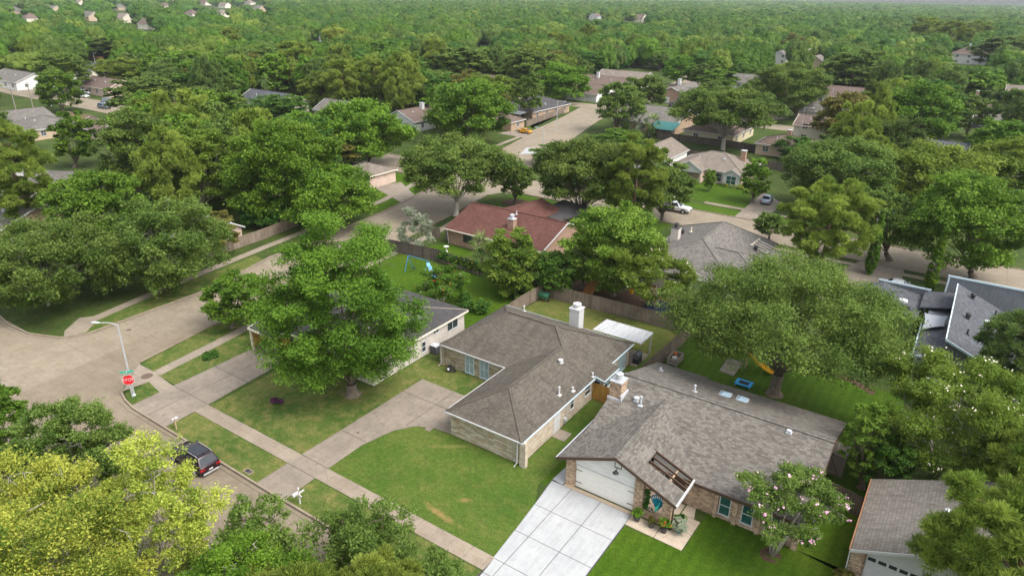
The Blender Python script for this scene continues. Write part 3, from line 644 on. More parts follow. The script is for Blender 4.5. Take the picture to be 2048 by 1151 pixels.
# lawns
mb = MB(); mb.sheet([(-53.6, 29.9), (-40.75, 29.9), (-40.75, 45), (-35.6, 45), (-33.0, 39.3), (-32.5, 39.4), (-32.5, 48.6), (-43.6, 48.6), (-43.6, 41), (-54, 41)], 0.004)
mb.sheet([(-53.7, 25.35), (-40.95, 25.35), (-40.95, 28.4), (-53.7, 28.4)], 0.004)
mb.sheet([(-62.0, 26.4), (-59.5, 25.7), (-59.4, 28.9), (-62.2, 28.9)], 0.004)
mb.sheet([(-66.2, 30.5), (-63.8, 30.3), (-65.1, 42), (-67.8, 62), (-69.4, 62), (-68.2, 40)], 0.004)
mb.sheet([(-63.2, 30.2), (-59.7, 30.1), (-59.7, 40), (-64, 44)], 0.004)
mb.sheet([(-78.6, 28.7), (-82.3, 32.0), (-80.5, 36.5), (-82.3, 45), (-83.2, 57), (-81.2, 57), (-77.8, 46), (-77.4, 31)], 0.004)
mb.sheet([(-37.5, 25.4), (60, 25.4), (60, 28.35), (-37.5, 28.35)], 0.004)
structure('lawn', mb, M['lawn_a'])
mb = MB(); mb.sheet([(-37.65, 29.85), (-20.9, 29.85), (-21.3, 32.8), (-21.6, 36), (-22.6, 38), (-22.6, 62), (-25, 62), (-25, 39.3), (-32.9, 39.3), (-34.4, 39.1), (-35.9, 38.4), (-37.0, 36.7), (-37.7, 33.6)], 0.005)
structure('lawn', mb, M['lawn_front'])
mb = MB(); mb.sheet([(-14.95, 29.85), (60, 29.85), (60, 42.2), (-4, 42.7), (-10.4, 42.7), (-10.5, 37.9), (-15, 37.8)], 0.005); mb.sheet([(-21.5, 57.6), (-0.5, 57.6), (0, 70), (-21.8, 70)], 0.004); mb.sheet([(-4, 42.7), (-0.6, 42.2), (-0.6, 57.6), (-4, 57.6)], 0.005)
mb.sheet([(-22.55, 38.2), (-21.0, 39.6), (-21.0, 57.5), (-22.55, 57.5)], 0.005)
structure('lawn', mb, M['lawn_lush'])
mb = MB(); mb.sheet([(-41.5, 60), (-22.5, 60), (-22.0, 70), (-41.5, 70)], 0.004); structure('lawn', mb, M['lawn_back'])
mb = MB(); mb.sheet([(-66.5, 56.5), (-43.2, 56.5), (-42, 70.5), (-67, 70.2)], 0.004); mb.sheet([(-67, 71), (-60, 71), (-58, 77), (-64.5, 78.5)], 0.004)
mb.sheet([(-70, 87), (-66, 80), (-64, 93), (-40, 93), (-40, 108), (-72, 108)], 0.004); mb.sheet([(-60, 119), (-24, 119), (-24, 123), (-60, 123)], 0.004); mb.sheet([(-60, 125), (-32, 125), (-36, 140), (-60, 140)], 0.004)
mb.sheet([(-116, 211), (-140, 211), (-140, 200), (-113.5, 200), (-109.8, 168), (-106.4, 168)], 0.004)
mb.sheet([(-140, 221), (-116, 221), (-116, 236), (-140, 236)], 0.004); mb.sheet([(-104.8, 168), (-103.4, 168), (-109, 192), (-112, 209), (-113.6, 209), (-110, 192)], 0.004); mb.sheet([(-90, 83), (-84, 83), (-86, 94), (-90, 106), (-104, 106), (-98, 96)], 0.004)
structure('lawn', mb, M['lawn_lush'])
mb = MB(); mb.sheet([G(1640, 742), G(1700, 764), G(1745, 790), G(1752, 783), G(1705, 757), G(1645, 736)], 0.009); mb.sheet([(-5.9, 41.0)]+arc(-5.3, 41.1, 0.75, 0, 330, 10), 0.009); mb.sheet(arc(-13.4, 58.9, 1.6, 0, 340, 12), 0.009)
x, y = G(1030, 405); mb.sheet(arc(x, y, 2.6, 0, 345, 14), 0.009)
mb.sheet([(-43.5, 70.6), (-26, 70.6), (-26, 80), (-40, 82)], 0.003)
structure('mulch_bed', mb, M['mulch'])
# pavements
mb = MB(); mb.sheet([(-59.4, 28.45), (60, 28.42), (60, 29.82), (-59.5, 29.85)], 0.018); mb.sheet([(-40, 124), (-24, 124), (-24, 125.2), (-40, 125.2)], 0.016); mb.sheet([(-60, 124), (-43, 124.1), (-43, 125.3), (-60, 125.2)], 0.016)
mb.sheet([(-24, 105.6), (60, 105.6), (60, 106.9), (-24, 106.9)], 0.016)
structure('sidewalk', mb, M['walk'])
mb = MB()
for pts, w in (([(-63.1, 30.2), (-64.0, 38), (-65.2, 46), (-67.2, 62), (-69.0, 81), (-71.2, 92)], 1.3), ([(-80.6, 32.4), (-82.6, 43), (-85.2, 61), (-88.6, 89), (-90.5, 96), (-93, 106)], 1.35),
               ([(-96, 121), (-100.5, 143), (-104.2, 168), (-109, 192), (-113.6, 210)], 1.35)):
    lf, rg = strip(pts, w); mb.sheet(lf+rg[::-1], 0.016)
mb.sheet([(-59.4, 28.45), (-62.2, 28.9), (-62.6, 26.5), (-66.4, 30.3), (-63.7, 30.3), (-62.9, 30.2), (-59.5, 29.85)], 0.020)
mb.sheet([(-78.6, 28.7), (-80.2, 29.5), (-82.4, 32.2), (-81.2, 33.5), (-79.6, 32.6), (-78.0, 30.8)], 0.020)
structure('sidewalk', mb, M['walk_y'])
mb = MB(); mb.sheet([(-40.9, 25.22), (-37.5, 25.22), (-37.6, 28.4), (-37.65, 29.85), (-37.7, 33.6), (-37.0, 36.7), (-35.9, 38.4), (-34.4, 39.15), (-32.9, 39.35), (-32.55, 39.35), (-32.55, 45.0), (-40.7, 45.0), (-40.8, 34.2), (-40.9, 28.4)], 0.022)
mb.sheet([(-34.9, 38.55), (-34.3, 38.55), (-34.3, 39.2), (-34.9, 39.2)], 0.023)
mb.sheet([(-59.5, 25.45), (-53.75, 25.4), (-53.9, 30), (-54.6, 38), (-56, 41), (-59.8, 41), (-59.6, 30)], 0.022); mb.sheet([(-25.05, 44.2), (-23.8, 44.2), (-23.8, 45.6), (-25.05, 45.6)], 0.022); mb.sheet([(-24.9, 59.9), (-24.2, 59.9), (-24.2, 63.2), (-30, 63.2), (-30, 60)], 0.014)
mb.sheet([(-32.6, 118.5), (-27.5, 118.5), (-28, 133), (-33, 139)], 0.022); mb.sheet([(-13.5, 97), (-4, 97), (-4.6, 108.7), (-10.4, 108.7)], 0.022); mb.sheet([(-109.6, 155.8), (-100, 155), (-99, 159.6), (-108.8, 162)], 0.022)
mb.sheet([(-97, 95), (-84.5, 90), (-85.7, 95), (-95, 101)], 0.014); mb.sheet([(-70, 214), (-60, 214), (-52, 235), (-60, 238)], 0.013)
dw = structure('driveway', mb, M['drive'])
mb = MB()
for (a, b) in (((-40.7, 34.2), (-37.72, 34.2)), ((-40.7, 42.2), (-32.6, 42.2)), ((-36.6, 38.0), (-36.6, 44.9)), ((-40.9, 29.85), (-37.7, 29.85)), ((-40.9, 28.42), (-37.7, 28.42)), ((-56.8, 25.6), (-56.9, 40.5)), ((-59.5, 29.9), (-54, 29.9)), ((-59.6, 34.5), (-54.3, 34.5))): band(mb, [a, b], 0.05, 0.020, 0.0265)
structure('driveway_joint', mb, M['joint'])
mb = MB(); xs = (-21.9, -20.14, -17.58, -15.02); ys = (25.3, 28.3, 29.75, 32.82, 35.97, 39.12)
base = [(-21.2, 25.25), (-14.95, 25.25), (-14.95, 39.3), (-21.95, 39.3), (-22.0, 38.6), (-21.6, 36), (-21.3, 32.8), (-20.9, 29.8)]
mb.sheet(base, 0.020); structure('driveway_joint', mb, M['joint'])
mb = MB(); gp = 0.022
for j in range(5):
    for i in range(3):
        y0, y1 = ys[j]+gp, ys[j+1]-gp; x0 = xs[i]+gp; x1 = xs[i+1]-gp
        if i == 0: mb.prism([((-20.7, -20.85, -21.05, -21.3, -21.6)[j], y0), (x1, y0), (x1, y1), ((-20.85, -20.95, -21.3, -21.6, -21.95)[j], y1)], 0, 0.034)
        else: mb.prism([(x0, y0), (x1, y0), (x1, y1), (x0, y1)], 0, 0.034)
mb.prism([(-22.0, 39.3), (-21.0, 39.14), (-21.0, 41.2), (-21.9, 41.2)], 0, 0.034)
structure('driveway', mb, M['drive_new'])
mb = MB()
for p in ([(-15, 38.0), (-12.75, 37.95), (-12.75, 39.25), (-15, 39.3)], [(-12.7, 37.95), (-10.6, 37.9), (-10.55, 39.7), (-12.0, 39.75), (-12.0, 39.3), (-12.7, 39.25)], [(-12.0, 39.8), (-10.55, 39.75), (-10.5, 41.4), (-12.0, 41.4)], [(-12.0, 41.45), (-11.0, 41.45), (-11.3, 42.65), (-12.0, 42.65)], [(-15.0, 39.8), (-12.1, 39.8), (-12.1, 42.55), (-15.0, 42.55)]): mb.prism(p, 0, 0.03)
structure('path', mb, M['wood_tan'] if 0 else concrete('warm_path_concrete', (0.44, 0.36, 0.27), (0.52, 0.43, 0.33), (0.34, 0.27, 0.2)))
mb = MB(); mb.sheet([(-20.9, 39.12), (-15.0, 39.12), (-15.0, 39.5), (-20.9, 39.5)], 0.040); structure('threshold', mb, M['tan'])
mb = MB(); mb.sheet([G(1040, 308), G(1053, 295), G(1108, 298), G(1112, 306)], 0.016); structure('road_marking', mb, M['drive_new'])
def disc(name, px, py, r, m, label, cat, sq=False):
    x, y = G(px, py); mb = MB()
    if sq: mb.prism([(x-r, y-r*.6), (x+r, y-r*.6), (x+r, y+r*.6), (x-r, y+r*.6)], 0, 0.035)
    else: mb.lathe([(r*1.12, 0), (r*1.12, 0.026), (r, 0.030), (r, 0.034)], (x, y, 0), 18)
    e = empty(name, (x, y, 0), label, cat); mb.build('rim', M['kerb'], e)
    m2 = MB()
    if sq:
        m2.prism([(x-r*.75, y-r*.42), (x+r*.35, y-r*.42), (x+r*.35, y+r*.42), (x-r*.75, y+r*.42)], 0.035, 0.042); m2.prism([(x+r*.45, y-r*.42), (x+r*.8, y-r*.42), (x+r*.8, y+r*.42), (x+r*.45, y+r*.42)], 0.035, 0.042)
    else:
        m2.lathe([(r*.9, 0.034), (r*.9, 0.040), (r*.6, 0.044), (r*.2, 0.044)], (x, y, 0), 16)
    m2.build('lid', m, e)
disc('manhole_cover', 294, 752, 0.62, M['iron'], 'brown iron manhole cover in the pavement corner by the stop sign', 'manhole cover')
disc('utility_cover', 716, 865, 0.16, M['iron'], 'small brown utility cover in the long concrete driveway', 'utility cover')
disc('water_meter_box', 497, 942, 0.42, M['dark'], 'dark rectangular water meter box lid in the verge grass', 'meter box', True)
disc('drain_cover', 258, 660, 0.3, M['iron'], 'small rusty drain cover in the side street by the kerb', 'drain cover')

# ------------------------------------------------------------------ building parts
def win(par, face, k, u0, u1, z0, z1, glass='glass', frame='white', mull=1, rail=True, fw=0.07):
    """a window on a wall: face S N E W, wall plane k"""
    fr, pn = MB(), MB(); sg = {'S': -1, 'N': 1, 'E': 1, 'W': -1}[face]
    def put(mb, a, b, c, d, p0, p1):
        if face in 'SN': mb.box(a, k+sg*p0, c, b, k+sg*p1, d)
        else: mb.box(k+sg*p0, a, c, k+sg*p1, b, d)
    put(fr, u0, u1, z1-fw, z1, -0.03, 0.06); put(fr, u0-0.04, u1+0.04, z0-0.03, z0+fw, -0.03, 0.09)
    put(fr, u0, u0+fw, z0+fw, z1-fw, -0.03, 0.06); put(fr, u1-fw, u1, z0+fw, z1-fw, -0.03, 0.06)
    for i in range(1, mull):
        c = u0+(u1-u0)*i/mull; put(fr, c-fw/2, c+fw/2, z0+fw, z1-fw, -0.03, 0.05)
    if rail: c = (z0+z1)/2; put(fr, u0+fw, u1-fw, c-0.03, c+0.03, -0.03, 0.045)
    put(pn, u0+fw*.5, u1-fw*.5, z0+fw*.5, z1-fw*.5, -0.02, 0.015)
    o = fr.build('window', M[frame], par); pn.build('pane', M[glass], o); return o
def door(par, face, k, u0, u1, z1, m='white', name='door'):
    mb = MB(); sg = {'S': -1, 'N': 1, 'E': 1, 'W': -1}[face]
    def put(b_, a, b, c, d, p0, p1):
        if face in 'SN': b_.box(a, k+sg*p0, c, b, k+sg*p1, d)
        else: b_.box(k+sg*p0, a, c, k+sg*p1, b, d)
    put(mb, u0, u1, 0.03, z1, -0.02, 0.03)
    for i in range(2):
        for j in range(3):
            w = (u1-u0); h = z1/3; put(mb, u0+w*(0.12+0.44*i), u0+w*(0.44+0.44*i), h*j+0.15, h*j+h-0.1, 0.03, 0.045)
    o = mb.build(name, M[m], par); hb = MB(); put(hb, u0+0.08, u0+0.14, 0.98, 1.04, 0.03, 0.09); hb.build('handle', M['metal'], o); return o
def garage_door(par, face, k, u0, u1, z1, m='door_cream', nx=8, nz=4, lites=False, hinges=False):
    mb = MB(); pv = MB(); sg = {'S': -1, 'N': 1, 'E': 1, 'W': -1}[face]
    def put(b_, a, b, c, d, p0, p1):
        if face in 'SN': b_.box(a, k+sg*p0, c, b, k+sg*p1, d)
        else: b_.box(k+sg*p0, a, c, k+sg*p1, b, d)
    put(mb, u0, u1, 0.035, z1, -0.05, -0.0)
    w = (u1-u0)/nx; h = (z1-0.05)/nz
    for i in range(nx):
        for j in range(nz):
            if lites and j == nz-1: put(pv, u0+w*(i+.12), u0+w*(i+.88), 0.05+h*(j+.25), 0.05+h*(j+.8), 0.0, 0.012); continue
            put(mb, u0+w*(i+.10), u0+w*(i+.90), 0.05+h*(j+.12), 0.05+h*(j+.88), 0.0, 0.02)
    o = mb.build('garage_door', M[m], par)
    if lites: pv.build('pane', M['glass'], o)
    if hinges:
        for u, d in ((u0, 1), (u1, -1)):
            for z in (z1*.25, z1*.80):
                hb = MB(); put(hb, min(u, u+d*0.55), max(u, u+d*0.55), z-0.025, z+0.025, 0.02, 0.04); hb.build('hinge', M['dark'], o)
    return o
def hip_polys(x0, x1, y0, y1, ze, zr, a=None, b=None):
    """hipped roof; ridge along the longer side from a to b"""
    if x1-x0 >= y1-y0:
        ym = (y0+y1)/2; r = (y1-y0)/2; a = x0+r if a is None else a; b = x1-r if b is None else b
        A, B = (a, ym, zr), (b, ym, zr)
        return [[(x0, y0, ze), (x1, y0, ze), B, A], [(x1, y1, ze), (x0, y1, ze), A, B], [(x0, y1, ze), (x0, y0, ze), A], [(x1, y0, ze), (x1, y1, ze), B]], (A, B), [((x0, y0, ze), A), ((x0, y1, ze), A), ((x1, y0, ze), B), ((x1, y1, ze), B)]
    xm = (x0+x1)/2; r = (x1-x0)/2; a = y0+r if a is None else a; b = y1-r if b is None else b
    A, B = (xm, a, zr), (xm, b, zr)
    return [[(x0, y1, ze), (x0, y0, ze), A, B], [(x1, y0, ze), (x1, y1, ze), B, A], [(x0, y0, ze), (x1, y0, ze), A], [(x1, y1, ze), (x0, y1, ze), B]], (A, B), [((x0, y0, ze), A), ((x1, y0, ze), A), ((x0, y1, ze), B), ((x1, y1, ze), B)]
def caps(mb, segs, w=0.26, h=0.05, lift=0.03):
    for a, b in segs: mb.bar((a[0], a[1], a[2]+lift), (b[0], b[1], b[2]+lift), w, h)
def gutter(par, segs, m='white', w=0.085, h=0.11):
    mb = MB()
    for a, b in segs: mb.bar(a, b, w, h)
    return mb.build('gutter', M[m], par)
def vent(par, x, y, z, kind='pipe', m='white', h=0.55):
    mb = MB()
    if kind == 'pipe': mb.box(x-.2, y-.2, z-.08, x+.2, y+.2, z+.03).lathe([(.11, 0), (.085, .1), (.085, h), (.11, h), (.11, h+.08), (.05, h+.1)], (x, y, z), 10)
    elif kind == 'cap': mb.box(x-.22, y-.22, z-.08, x+.22, y+.22, z+.03).lathe([(.12, 0), (.12, .22), (.25, .22), (.25, .30), (.1, .36)], (x, y, z), 12)
    elif kind == 'turbine': mb.lathe([(.20, -.15), (.17, .25), (.25, .30), (.30, .42), (.29, .55), (.20, .68), (.05, .72)], (x, y, z), 16)
    elif kind == 'hood': mb.box(x-.22, y-.22, z-.05, x+.22, y+.22, z+.06).box(x-.16, y-.18, z+.06, x+.16, y+.14, z+.22)
    return mb.build('vent', M[m], par)
def on_roof(px, py, zf):
    z = 3.5
    for _ in range(25): x, y = G(px, py, z); z = zf(x, y)
    return x, y, z
def chimney(par, x, y, w, d, z0, z1, m, capm='lead', pot=True):
    mb = MB(); mb.box(x-w/2, y-d/2, z0, x+w/2, y+d/2, z1-.12); mb.box(x-w/2-.04, y-d/2-.04, z1-.30, x+w/2+.04, y+d/2+.04, z1-.22)
    o = mb.build('chimney', M[m], par); c = MB(); c.box(x-w/2-.05, y-d/2-.05, z1-.10, x+w/2+.05, y+d/2+.05, z1)
    if pot: c.lathe([(.27, 0), (.27, .28), (.36, .28), (.36, .33), (.27, .35), (.27, .48), (.35, .48), (.35, .55), (.12, .64)], (x, y, z1), 14)
    c.build('chimney_cap', M[capm], o); return o

# ------------------------------------------------------------------ the near houses
def wall_poly(par, pts, z1, mats, pick, extra=None, z0=-0.05):
    """outside walls round a footprint; pick(nx, ny) chooses the material of each side"""
    mb = MB(); n = len(pts); ar = sum(pts[i][0]*pts[(i+1) % n][1]-pts[(i+1) % n][0]*pts[i][1] for i in range(n))
    if ar < 0: pts = pts[::-1]
    for i in range(n):
        a, b = pts[i], pts[(i+1) % n]; d = Vector((b[0]-a[0], b[1]-a[1])).normalized()
        mb.add([(a[0], a[1], z0), (b[0], b[1], z0), (b[0], b[1], z1), (a[0], a[1], z1)], [(0, 1, 2, 3)], pick(d.y, -d.x))
    mb.add([(p[0], p[1], z1) for p in pts], [tuple(range(n))], 0)
    if extra: extra(mb)
    return mb.build('wall', [M[m] for m in mats], par)

# --- the stone-fronted house in the middle
H1 = empty('brick_house', (-33, 49, 0), 'cream stone house with grey brown hip roof and front garage wing, in the middle', 'house')
def h1x(mb):
    mb.box(-25.1, 39.1, 0, -24.55, 39.5, 2.42, 1); mb.box(-41.25, 48.42, 0, -40.72, 48.8, 2.42, 0)
wall_poly(H1, [(-40.7, 48.62), (-32.5, 48.62), (-32.5, 39.38), (-25.1, 39.38), (-25.1, 51.9), (-24.25, 51.9), (-24.25, 54.4), (-25.1, 54.4), (-25.1, 59.8), (-40.7, 59.8)], 2.45, ('stone', 'brick_cream'), lambda nx, ny: 1 if nx > .5 or ny > .5 else 0, h1x)
ze, sl = 2.52, 0.44
mp_, rg1, hp1 = hip_polys(-41.0, -24.82, 48.22, 60.1, ze, ze+5.94*sl, -36.7, -30.75)
mb = MB(); mb.slabs(mp_, .13)
wp = [[(-32.78, 52.2, ze), (-32.78, 39.0, ze), (-28.8, 43.0, ze+3.98*.455), (-28.8, 52.2, ze+3.98*.455)], [(-24.80, 39.0, ze), (-24.80, 52.2, ze), (-28.8, 52.2, ze+3.98*.455), (-28.8, 43.0, ze+3.98*.455)], [(-32.78, 39.0, ze), (-24.80, 39.0, ze), (-28.8, 43.0, ze+3.98*.455)]]
mb.slabs(wp, .13)
zb = ze+0.02
mb.slabs([[(-25.3, 51.6, zb+.33), (-23.85, 51.6, zb-.06), (-23.85, 54.7, zb-.06), (-25.3, 54.7, zb+.33)]], .1)
mb.build('roof', M['roof_brown'], H1)
cb = MB(); zw = ze+3.98*.455
caps(cb, [rg1]+hp1+[((-28.8, 43, zw), (-28.8, 51.9, zw)), ((-28.8, 43, zw), (-32.78, 39, ze)), ((-28.8, 43, zw), (-24.80, 39, ze))]); cb.build('ridge_cap', M['roof_brown'], H1)
gz = ze-.08
gutter(H1, [((-41.05, 48.17, gz), (-32.83, 48.17, gz)), ((-32.83, 48.17, gz), (-32.83, 38.95, gz)), ((-32.83, 38.95, gz), (-24.75, 38.95, gz))], 'white')
gutter(H1, [((-24.76, 39.0, gz), (-24.76, 51.6, gz)), ((-23.8, 51.6, gz-.06), (-23.8, 54.7, gz-.06)), ((-24.9, 51.55, gz+.2), (-23.8, 51.55, gz-.04)), ((-24.76, 54.7, gz), (-24.76, 60.1, gz)), ((-24.8, 60.15, gz), (-41, 60.15, gz))], 'fascia_blue')
for x, y in ((-25.35, 38.98), (-41.0, 48.2)):
    mb = MB(); mb.tube([(x, y, gz), (x, y+.14, gz-.25), (x, y+.14, 0.25), (x-.05, y-.25, 0.06)], 0.055, 6); mb.build('downspout', M['white'], H1)
win(H1, 'S', 48.62, -38.05, -36.92, 0.06, 2.2, 'blind', 'fascia_blue', 2); win(H1, 'S', 48.62, -36.2, -35.07, 0.06, 2.2, 'blind', 'fascia_blue', 2)
mb = MB(); mb.box(-33.25, 48.5, 1.65, -33.05, 48.62, 1.95); mb.build('porch_light', M['cream'], H1)
door(H1, 'E', -25.1, 44.5, 45.62, 2.2); win(H1, 'E', -25.1, 47.3, 48.05, 1.0, 2.3); win(H1, 'E', -25.1, 50.1, 51.25, 0.95, 2.15, 'glass', 'white', 1); win(H1, 'E', -24.25, 52.3, 54.1, 0.9, 2.1, 'glass', 'fascia_blue', 2)
win(H1, 'S', 51.9, -25.05, -24.35, 0.9, 2.1, 'glass', 'fascia_blue'); win(H1, 'E', -25.1, 57.2, 58.9, 0.08, 2.1, 'blind', 'fascia_blue', 2, False)
mb = MB(); mb.box(-25.1, 46.2, .25, -24.95, 46.55, .8).tube([(-24.95, 46.38, .62), (-24.80, 46.38, .62)], .17, 14).tube([(-25.02, 46.6, .3), (-25.02, 46.6, 2.3)], .03, 6); mb.build('electric_meter', M['metal'], H1)
mb = MB()
x, y = G(1155, 655, 3.0); mb.box(-31.9, 58.9, 1.5, -30.75, 60.0, 5.0); o = mb.build('chimney', M['white'], H1)
mb = MB(); mb.box(-31.98, 58.82, 5.0, -30.67, 60.08, 5.1).lathe([(.36, 0), (.36, .22), (.3, .26), (.3, .38), (.46, .38), (.46, .46), (.1, .56)], (-31.32, 59.45, 5.1), 16); mb.build('chimney_cap', M['white'], o)
zmain = lambda x, y: min(ze+(y-48.22)*sl, ze+(60.1-y)*sl, ze+(-24.82-x)*.434, ze+(x+41)*.6) if y > 51 else min(ze+(-24.8-x)*.455, ze+(x+32.78)*.455)
for px, py, k, h in ((1121, 724, 'cap', .5), (1185, 752, 'pipe', .3), (1118, 789, 'pipe', .75), (1145, 781, 'pipe', .3), (1048, 622, 'pipe', .6)):
    p = on_roof(px, py, zmain); vent(H1, p[0], p[1], p[2], k, 'white', h)

# --- the house with the new white driveway
H2 = empty('brick_house', (-12.5, 48, 0), 'tan brick house with a new shingle roof and white double garage door', 'house')
def h2x(mb):
    mb.box(-20.92, 39.42, 0, -20.15, 40.0, 2.55, 0); mb.box(-15.1, 39.42, 0, -14.42, 40.0, 3.15, 0); mb.box(-12.85, 39.42, 0, -12.2, 40.0, 2.5, 0); mb.box(-14.42, 39.46, 0, -12.85, 39.75, .72, 0)
    mb.box(-10.05, 42.55, 0, -9.75, 42.75, 2.4, 0); mb.box(-8.6, 42.55, 0, -8.3, 42.75, 2.4, 0); mb.box(-6.9, 42.55, 0, -6.6, 42.75, 2.4, 0); mb.box(-4.35, 42.5, 0, -3.95, 42.75, 2.4, 0)
    zg = lambda x: 4.46-abs(x+16.6)*.408
    mb.add([(-20.15, 39.60, 2.1), (-15.1, 39.60, 2.1), (-15.1, 39.60, zg(-15.1)), (-16.6, 39.60, zg(-16.6)), (-20.15, 39.60, zg(-20.15))], [(0, 1, 2, 3, 4)], 1)
    mb.box(-20.15, 39.56, 2.1, -15.1, 39.66, 2.2, 2)
    mb.add([(-15.0, 42.62, 2.3), (-11.9, 42.62, 2.3), (-11.9, 42.62, 2.5), (-15.0, 42.62, zg(-15.0))], [(0, 1, 2, 3)], 1)
    mb.add([(-4.0, 42.72, 2.4), (-4.0, 57.3, 2.4), (-4.0, 49.9, 4.75)], [(0, 1, 2)], 3)
    mb.add([(-20.9, 42.72, 2.4), (-20.9, 57.3, 2.4), (-20.9, 49.9, 4.75)], [(0, 2, 1)], 3)
wall_poly(H2, [(-20.9, 39.72), (-15.1, 39.72), (-15.1, 42.72), (-4.0, 42.72), (-4.0, 57.2), (-20.9, 57.2)], 2.42, ('brick_tan', 'white_sid', 'white', 'tan'), lambda nx, ny: 3 if abs(nx) > .5 and 0 else 0, h2x)
e2, r2 = 2.6, 5.0; s2 = (r2-e2)/(49.9-42.25); zf2 = lambda x, y: e2+(y-42.25)*s2 if y < 49.9 else r2-(y-49.9)*(2.4/7.5)
zg2 = lambda x: 4.64-abs(x+16.6)*.413
mb = MB(); xl, xr = -21.2, -3.7
yv = 42.25+(4.64-e2)/s2
mb.slabs([[(xl, 42.72, e2+.47*s2), (-16.6, yv, 4.64), (-11.72, 42.25, e2), (xr, 42.25, e2), (xr, 49.9, r2), (xl, 49.9, r2)], [(xl, 49.9, r2), (xr, 49.9, r2), (xr, 57.4, e2), (-16.0, 57.4, e2), (-16.0, 58.1, e2-.2), (xl, 58.1, e2-.2)]], .14)
ho = (-14.85, 40.75, 42.45)      # opening over the porch: inner x, near and far y
mb.slabs([[(-21.55, 38.95, zg2(-21.55)), (-16.6, 38.95, 4.64), (-16.6, yv+.3, 4.64), (-21.55, yv+.3, zg2(-21.55))]], .14)
mb.slabs([[(-16.6, 38.95, 4.64), (-11.72, 38.95, zg2(-11.72)), (-11.72, ho[1], zg2(-11.72)), (ho[0], ho[1], zg2(ho[0])), (ho[0], ho[2], zg2(ho[0])), (-11.85, ho[2], zg2(-11.85)), (-16.6, yv+.25, 4.64)]], .14)
mb.build('roof', M['roof_new'], H2)
cb = MB(); caps(cb, [((-16.6, 38.95, 4.64), (-16.6, yv, 4.64)), ((xl, 49.9, r2), (xr, 49.9, r2))], .3); cb.build('ridge_cap', M['roof_new'], H2)
mb = MB(); mb.bar((xl, 50.12, r2-.02), (xr, 50.12, r2-.02), .1, .03); mb.build('ridge_shadow_bar', M['dark'], H2)  # dark bar painted in as the shadow gap just behind the ridge
def rake(segs, name='rake_board', m='brown', w=.05, h=.24):
    mb = MB()
    for a, b in segs: mb.bar(a, b, w, h)
    return mb.build(name, M[m], H2)
rake([((-21.6, 38.92, zg2(-21.6)-.1), (-16.6, 38.92, 4.55)), ((-16.6, 38.92, 4.55), (-11.68, 38.92, zg2(-11.68)-.1))])
rake([((xr+.03, 42.25, e2-.1), (xr+.03, 49.9, r2-.1)), ((xr+.03, 49.9, r2-.1), (xr+.03, 57.4, e2-.1))]); rake([((-11.6, 42.2, e2-.1), (xr, 42.2, e2-.1))], 'eave_board')
for y in (41.25, 41.85): rake([((ho[0]-.25, y, zg2(ho[0]-.25)-.16), (-11.75, y, zg2(-11.75)-.14))], 'rafter', 'brown', .09, .16)
rake([((ho[0]-.25, ho[2]+.02, zg2(ho[0])+.02), (-11.75, ho[2]+.02, zg2(-11.75)-.06))], 'rafter', 'brown', .10, .2)
rake([((-13.0, ho[1], zg2(-13.0)-.26), (-13.0, ho[2], zg2(-13.0)-.26))], 'purlin', 'wood_tan', .1, .12)
rake([((-11.68, 38.9, zg2(-11.68)-.05), (-11.68, 42.5, zg2(-11.68)-.05))], 'eave_beam', 'white', .12, .24)
rake([((-21.6, 38.95, zg2(-21.6)-.06), (-21.6, 50, zg2(-21.6)-.06))], 'gutter', 'lead', .1, .12)
mb = MB(); mb.tube([(-12.0, 39.4, 2.45), (-12.0, 39.4, .1)], .06, 6); mb.build('downspout', M['brown'], H2); mb = MB(); mb.tube([(-4.7, 42.45, 2.4), (-4.7, 42.45, .1)], .05, 6); mb.build('downspout', M['brown'], H2)
garage_door(H2, 'S', 39.64, -20.12, -15.12, 2.1, 'door_cream', 8, 4, hinges=True)
win(H2, 'S', 42.72, -9.68, -8.82, .4, 2.12, 'glass_green_reflect'); win(H2, 'S', 42.72, -8.02, -7.16, .4, 2.12, 'glass_green_reflect'); win(H2, 'S', 42.72, -6.3, -5.3, .4, 2.12, 'glass_green_reflect')
door(H2, 'S', 42.72, -13.3, -12.4, 2.1, 'brown'); win(H2, 'S', 42.72, -14.5, -13.6, .5, 2.05, 'glass', 'white', 2)
chimney(H2, -20.65, 47.6, 1.05, 1.2, 3.4, 5.75, 'brick_tan', 'metal', True)
mb = MB(); mb.box(-21.3, 46.85, 4.0, -20.02, 46.98, 4.22); mb.box(-20.1, 46.85, 4.02, -19.98, 48.3, 4.6); mb.build('flashing', M['lead'], H2)
for px, py, k, h in ((1281, 810, 'pipe', .8), (1273, 800, 'cap', .4), (1389, 783, 'pipe', .6), (1321, 741, 'pipe', .25), (1578, 864, 'hood', .3)):
    p = on_roof(px, py, zf2); vent(H2, p[0], p[1], p[2], k, 'lead', h)
for px, py in ((1450, 790), (1484, 800)):
    x, y, z = on_roof(px, py, zf2); mb = MB(); mb.box(x-.5, y-.5, z-.25, x+.5, y+.5, z+.10); o = mb.build('skylight', M['white'], H2)
    mb = MB(); mb.add([(x-.45, y-.45, z+.1), (x+.45, y-.45, z+.1), (x+.45, y+.45, z+.1), (x-.45, y+.45, z+.1), (x-.18, y-.18, z+.3), (x+.18, y-.18, z+.3), (x+.18, y+.18, z+.3), (x-.18, y+.18, z+.3)], [(0, 1, 5, 4), (1, 2, 6, 5), (2, 3, 7, 6), (3, 0, 4, 7), (4, 5, 6, 7)]); mb.build('skylight_dome', M['skylight'], o)
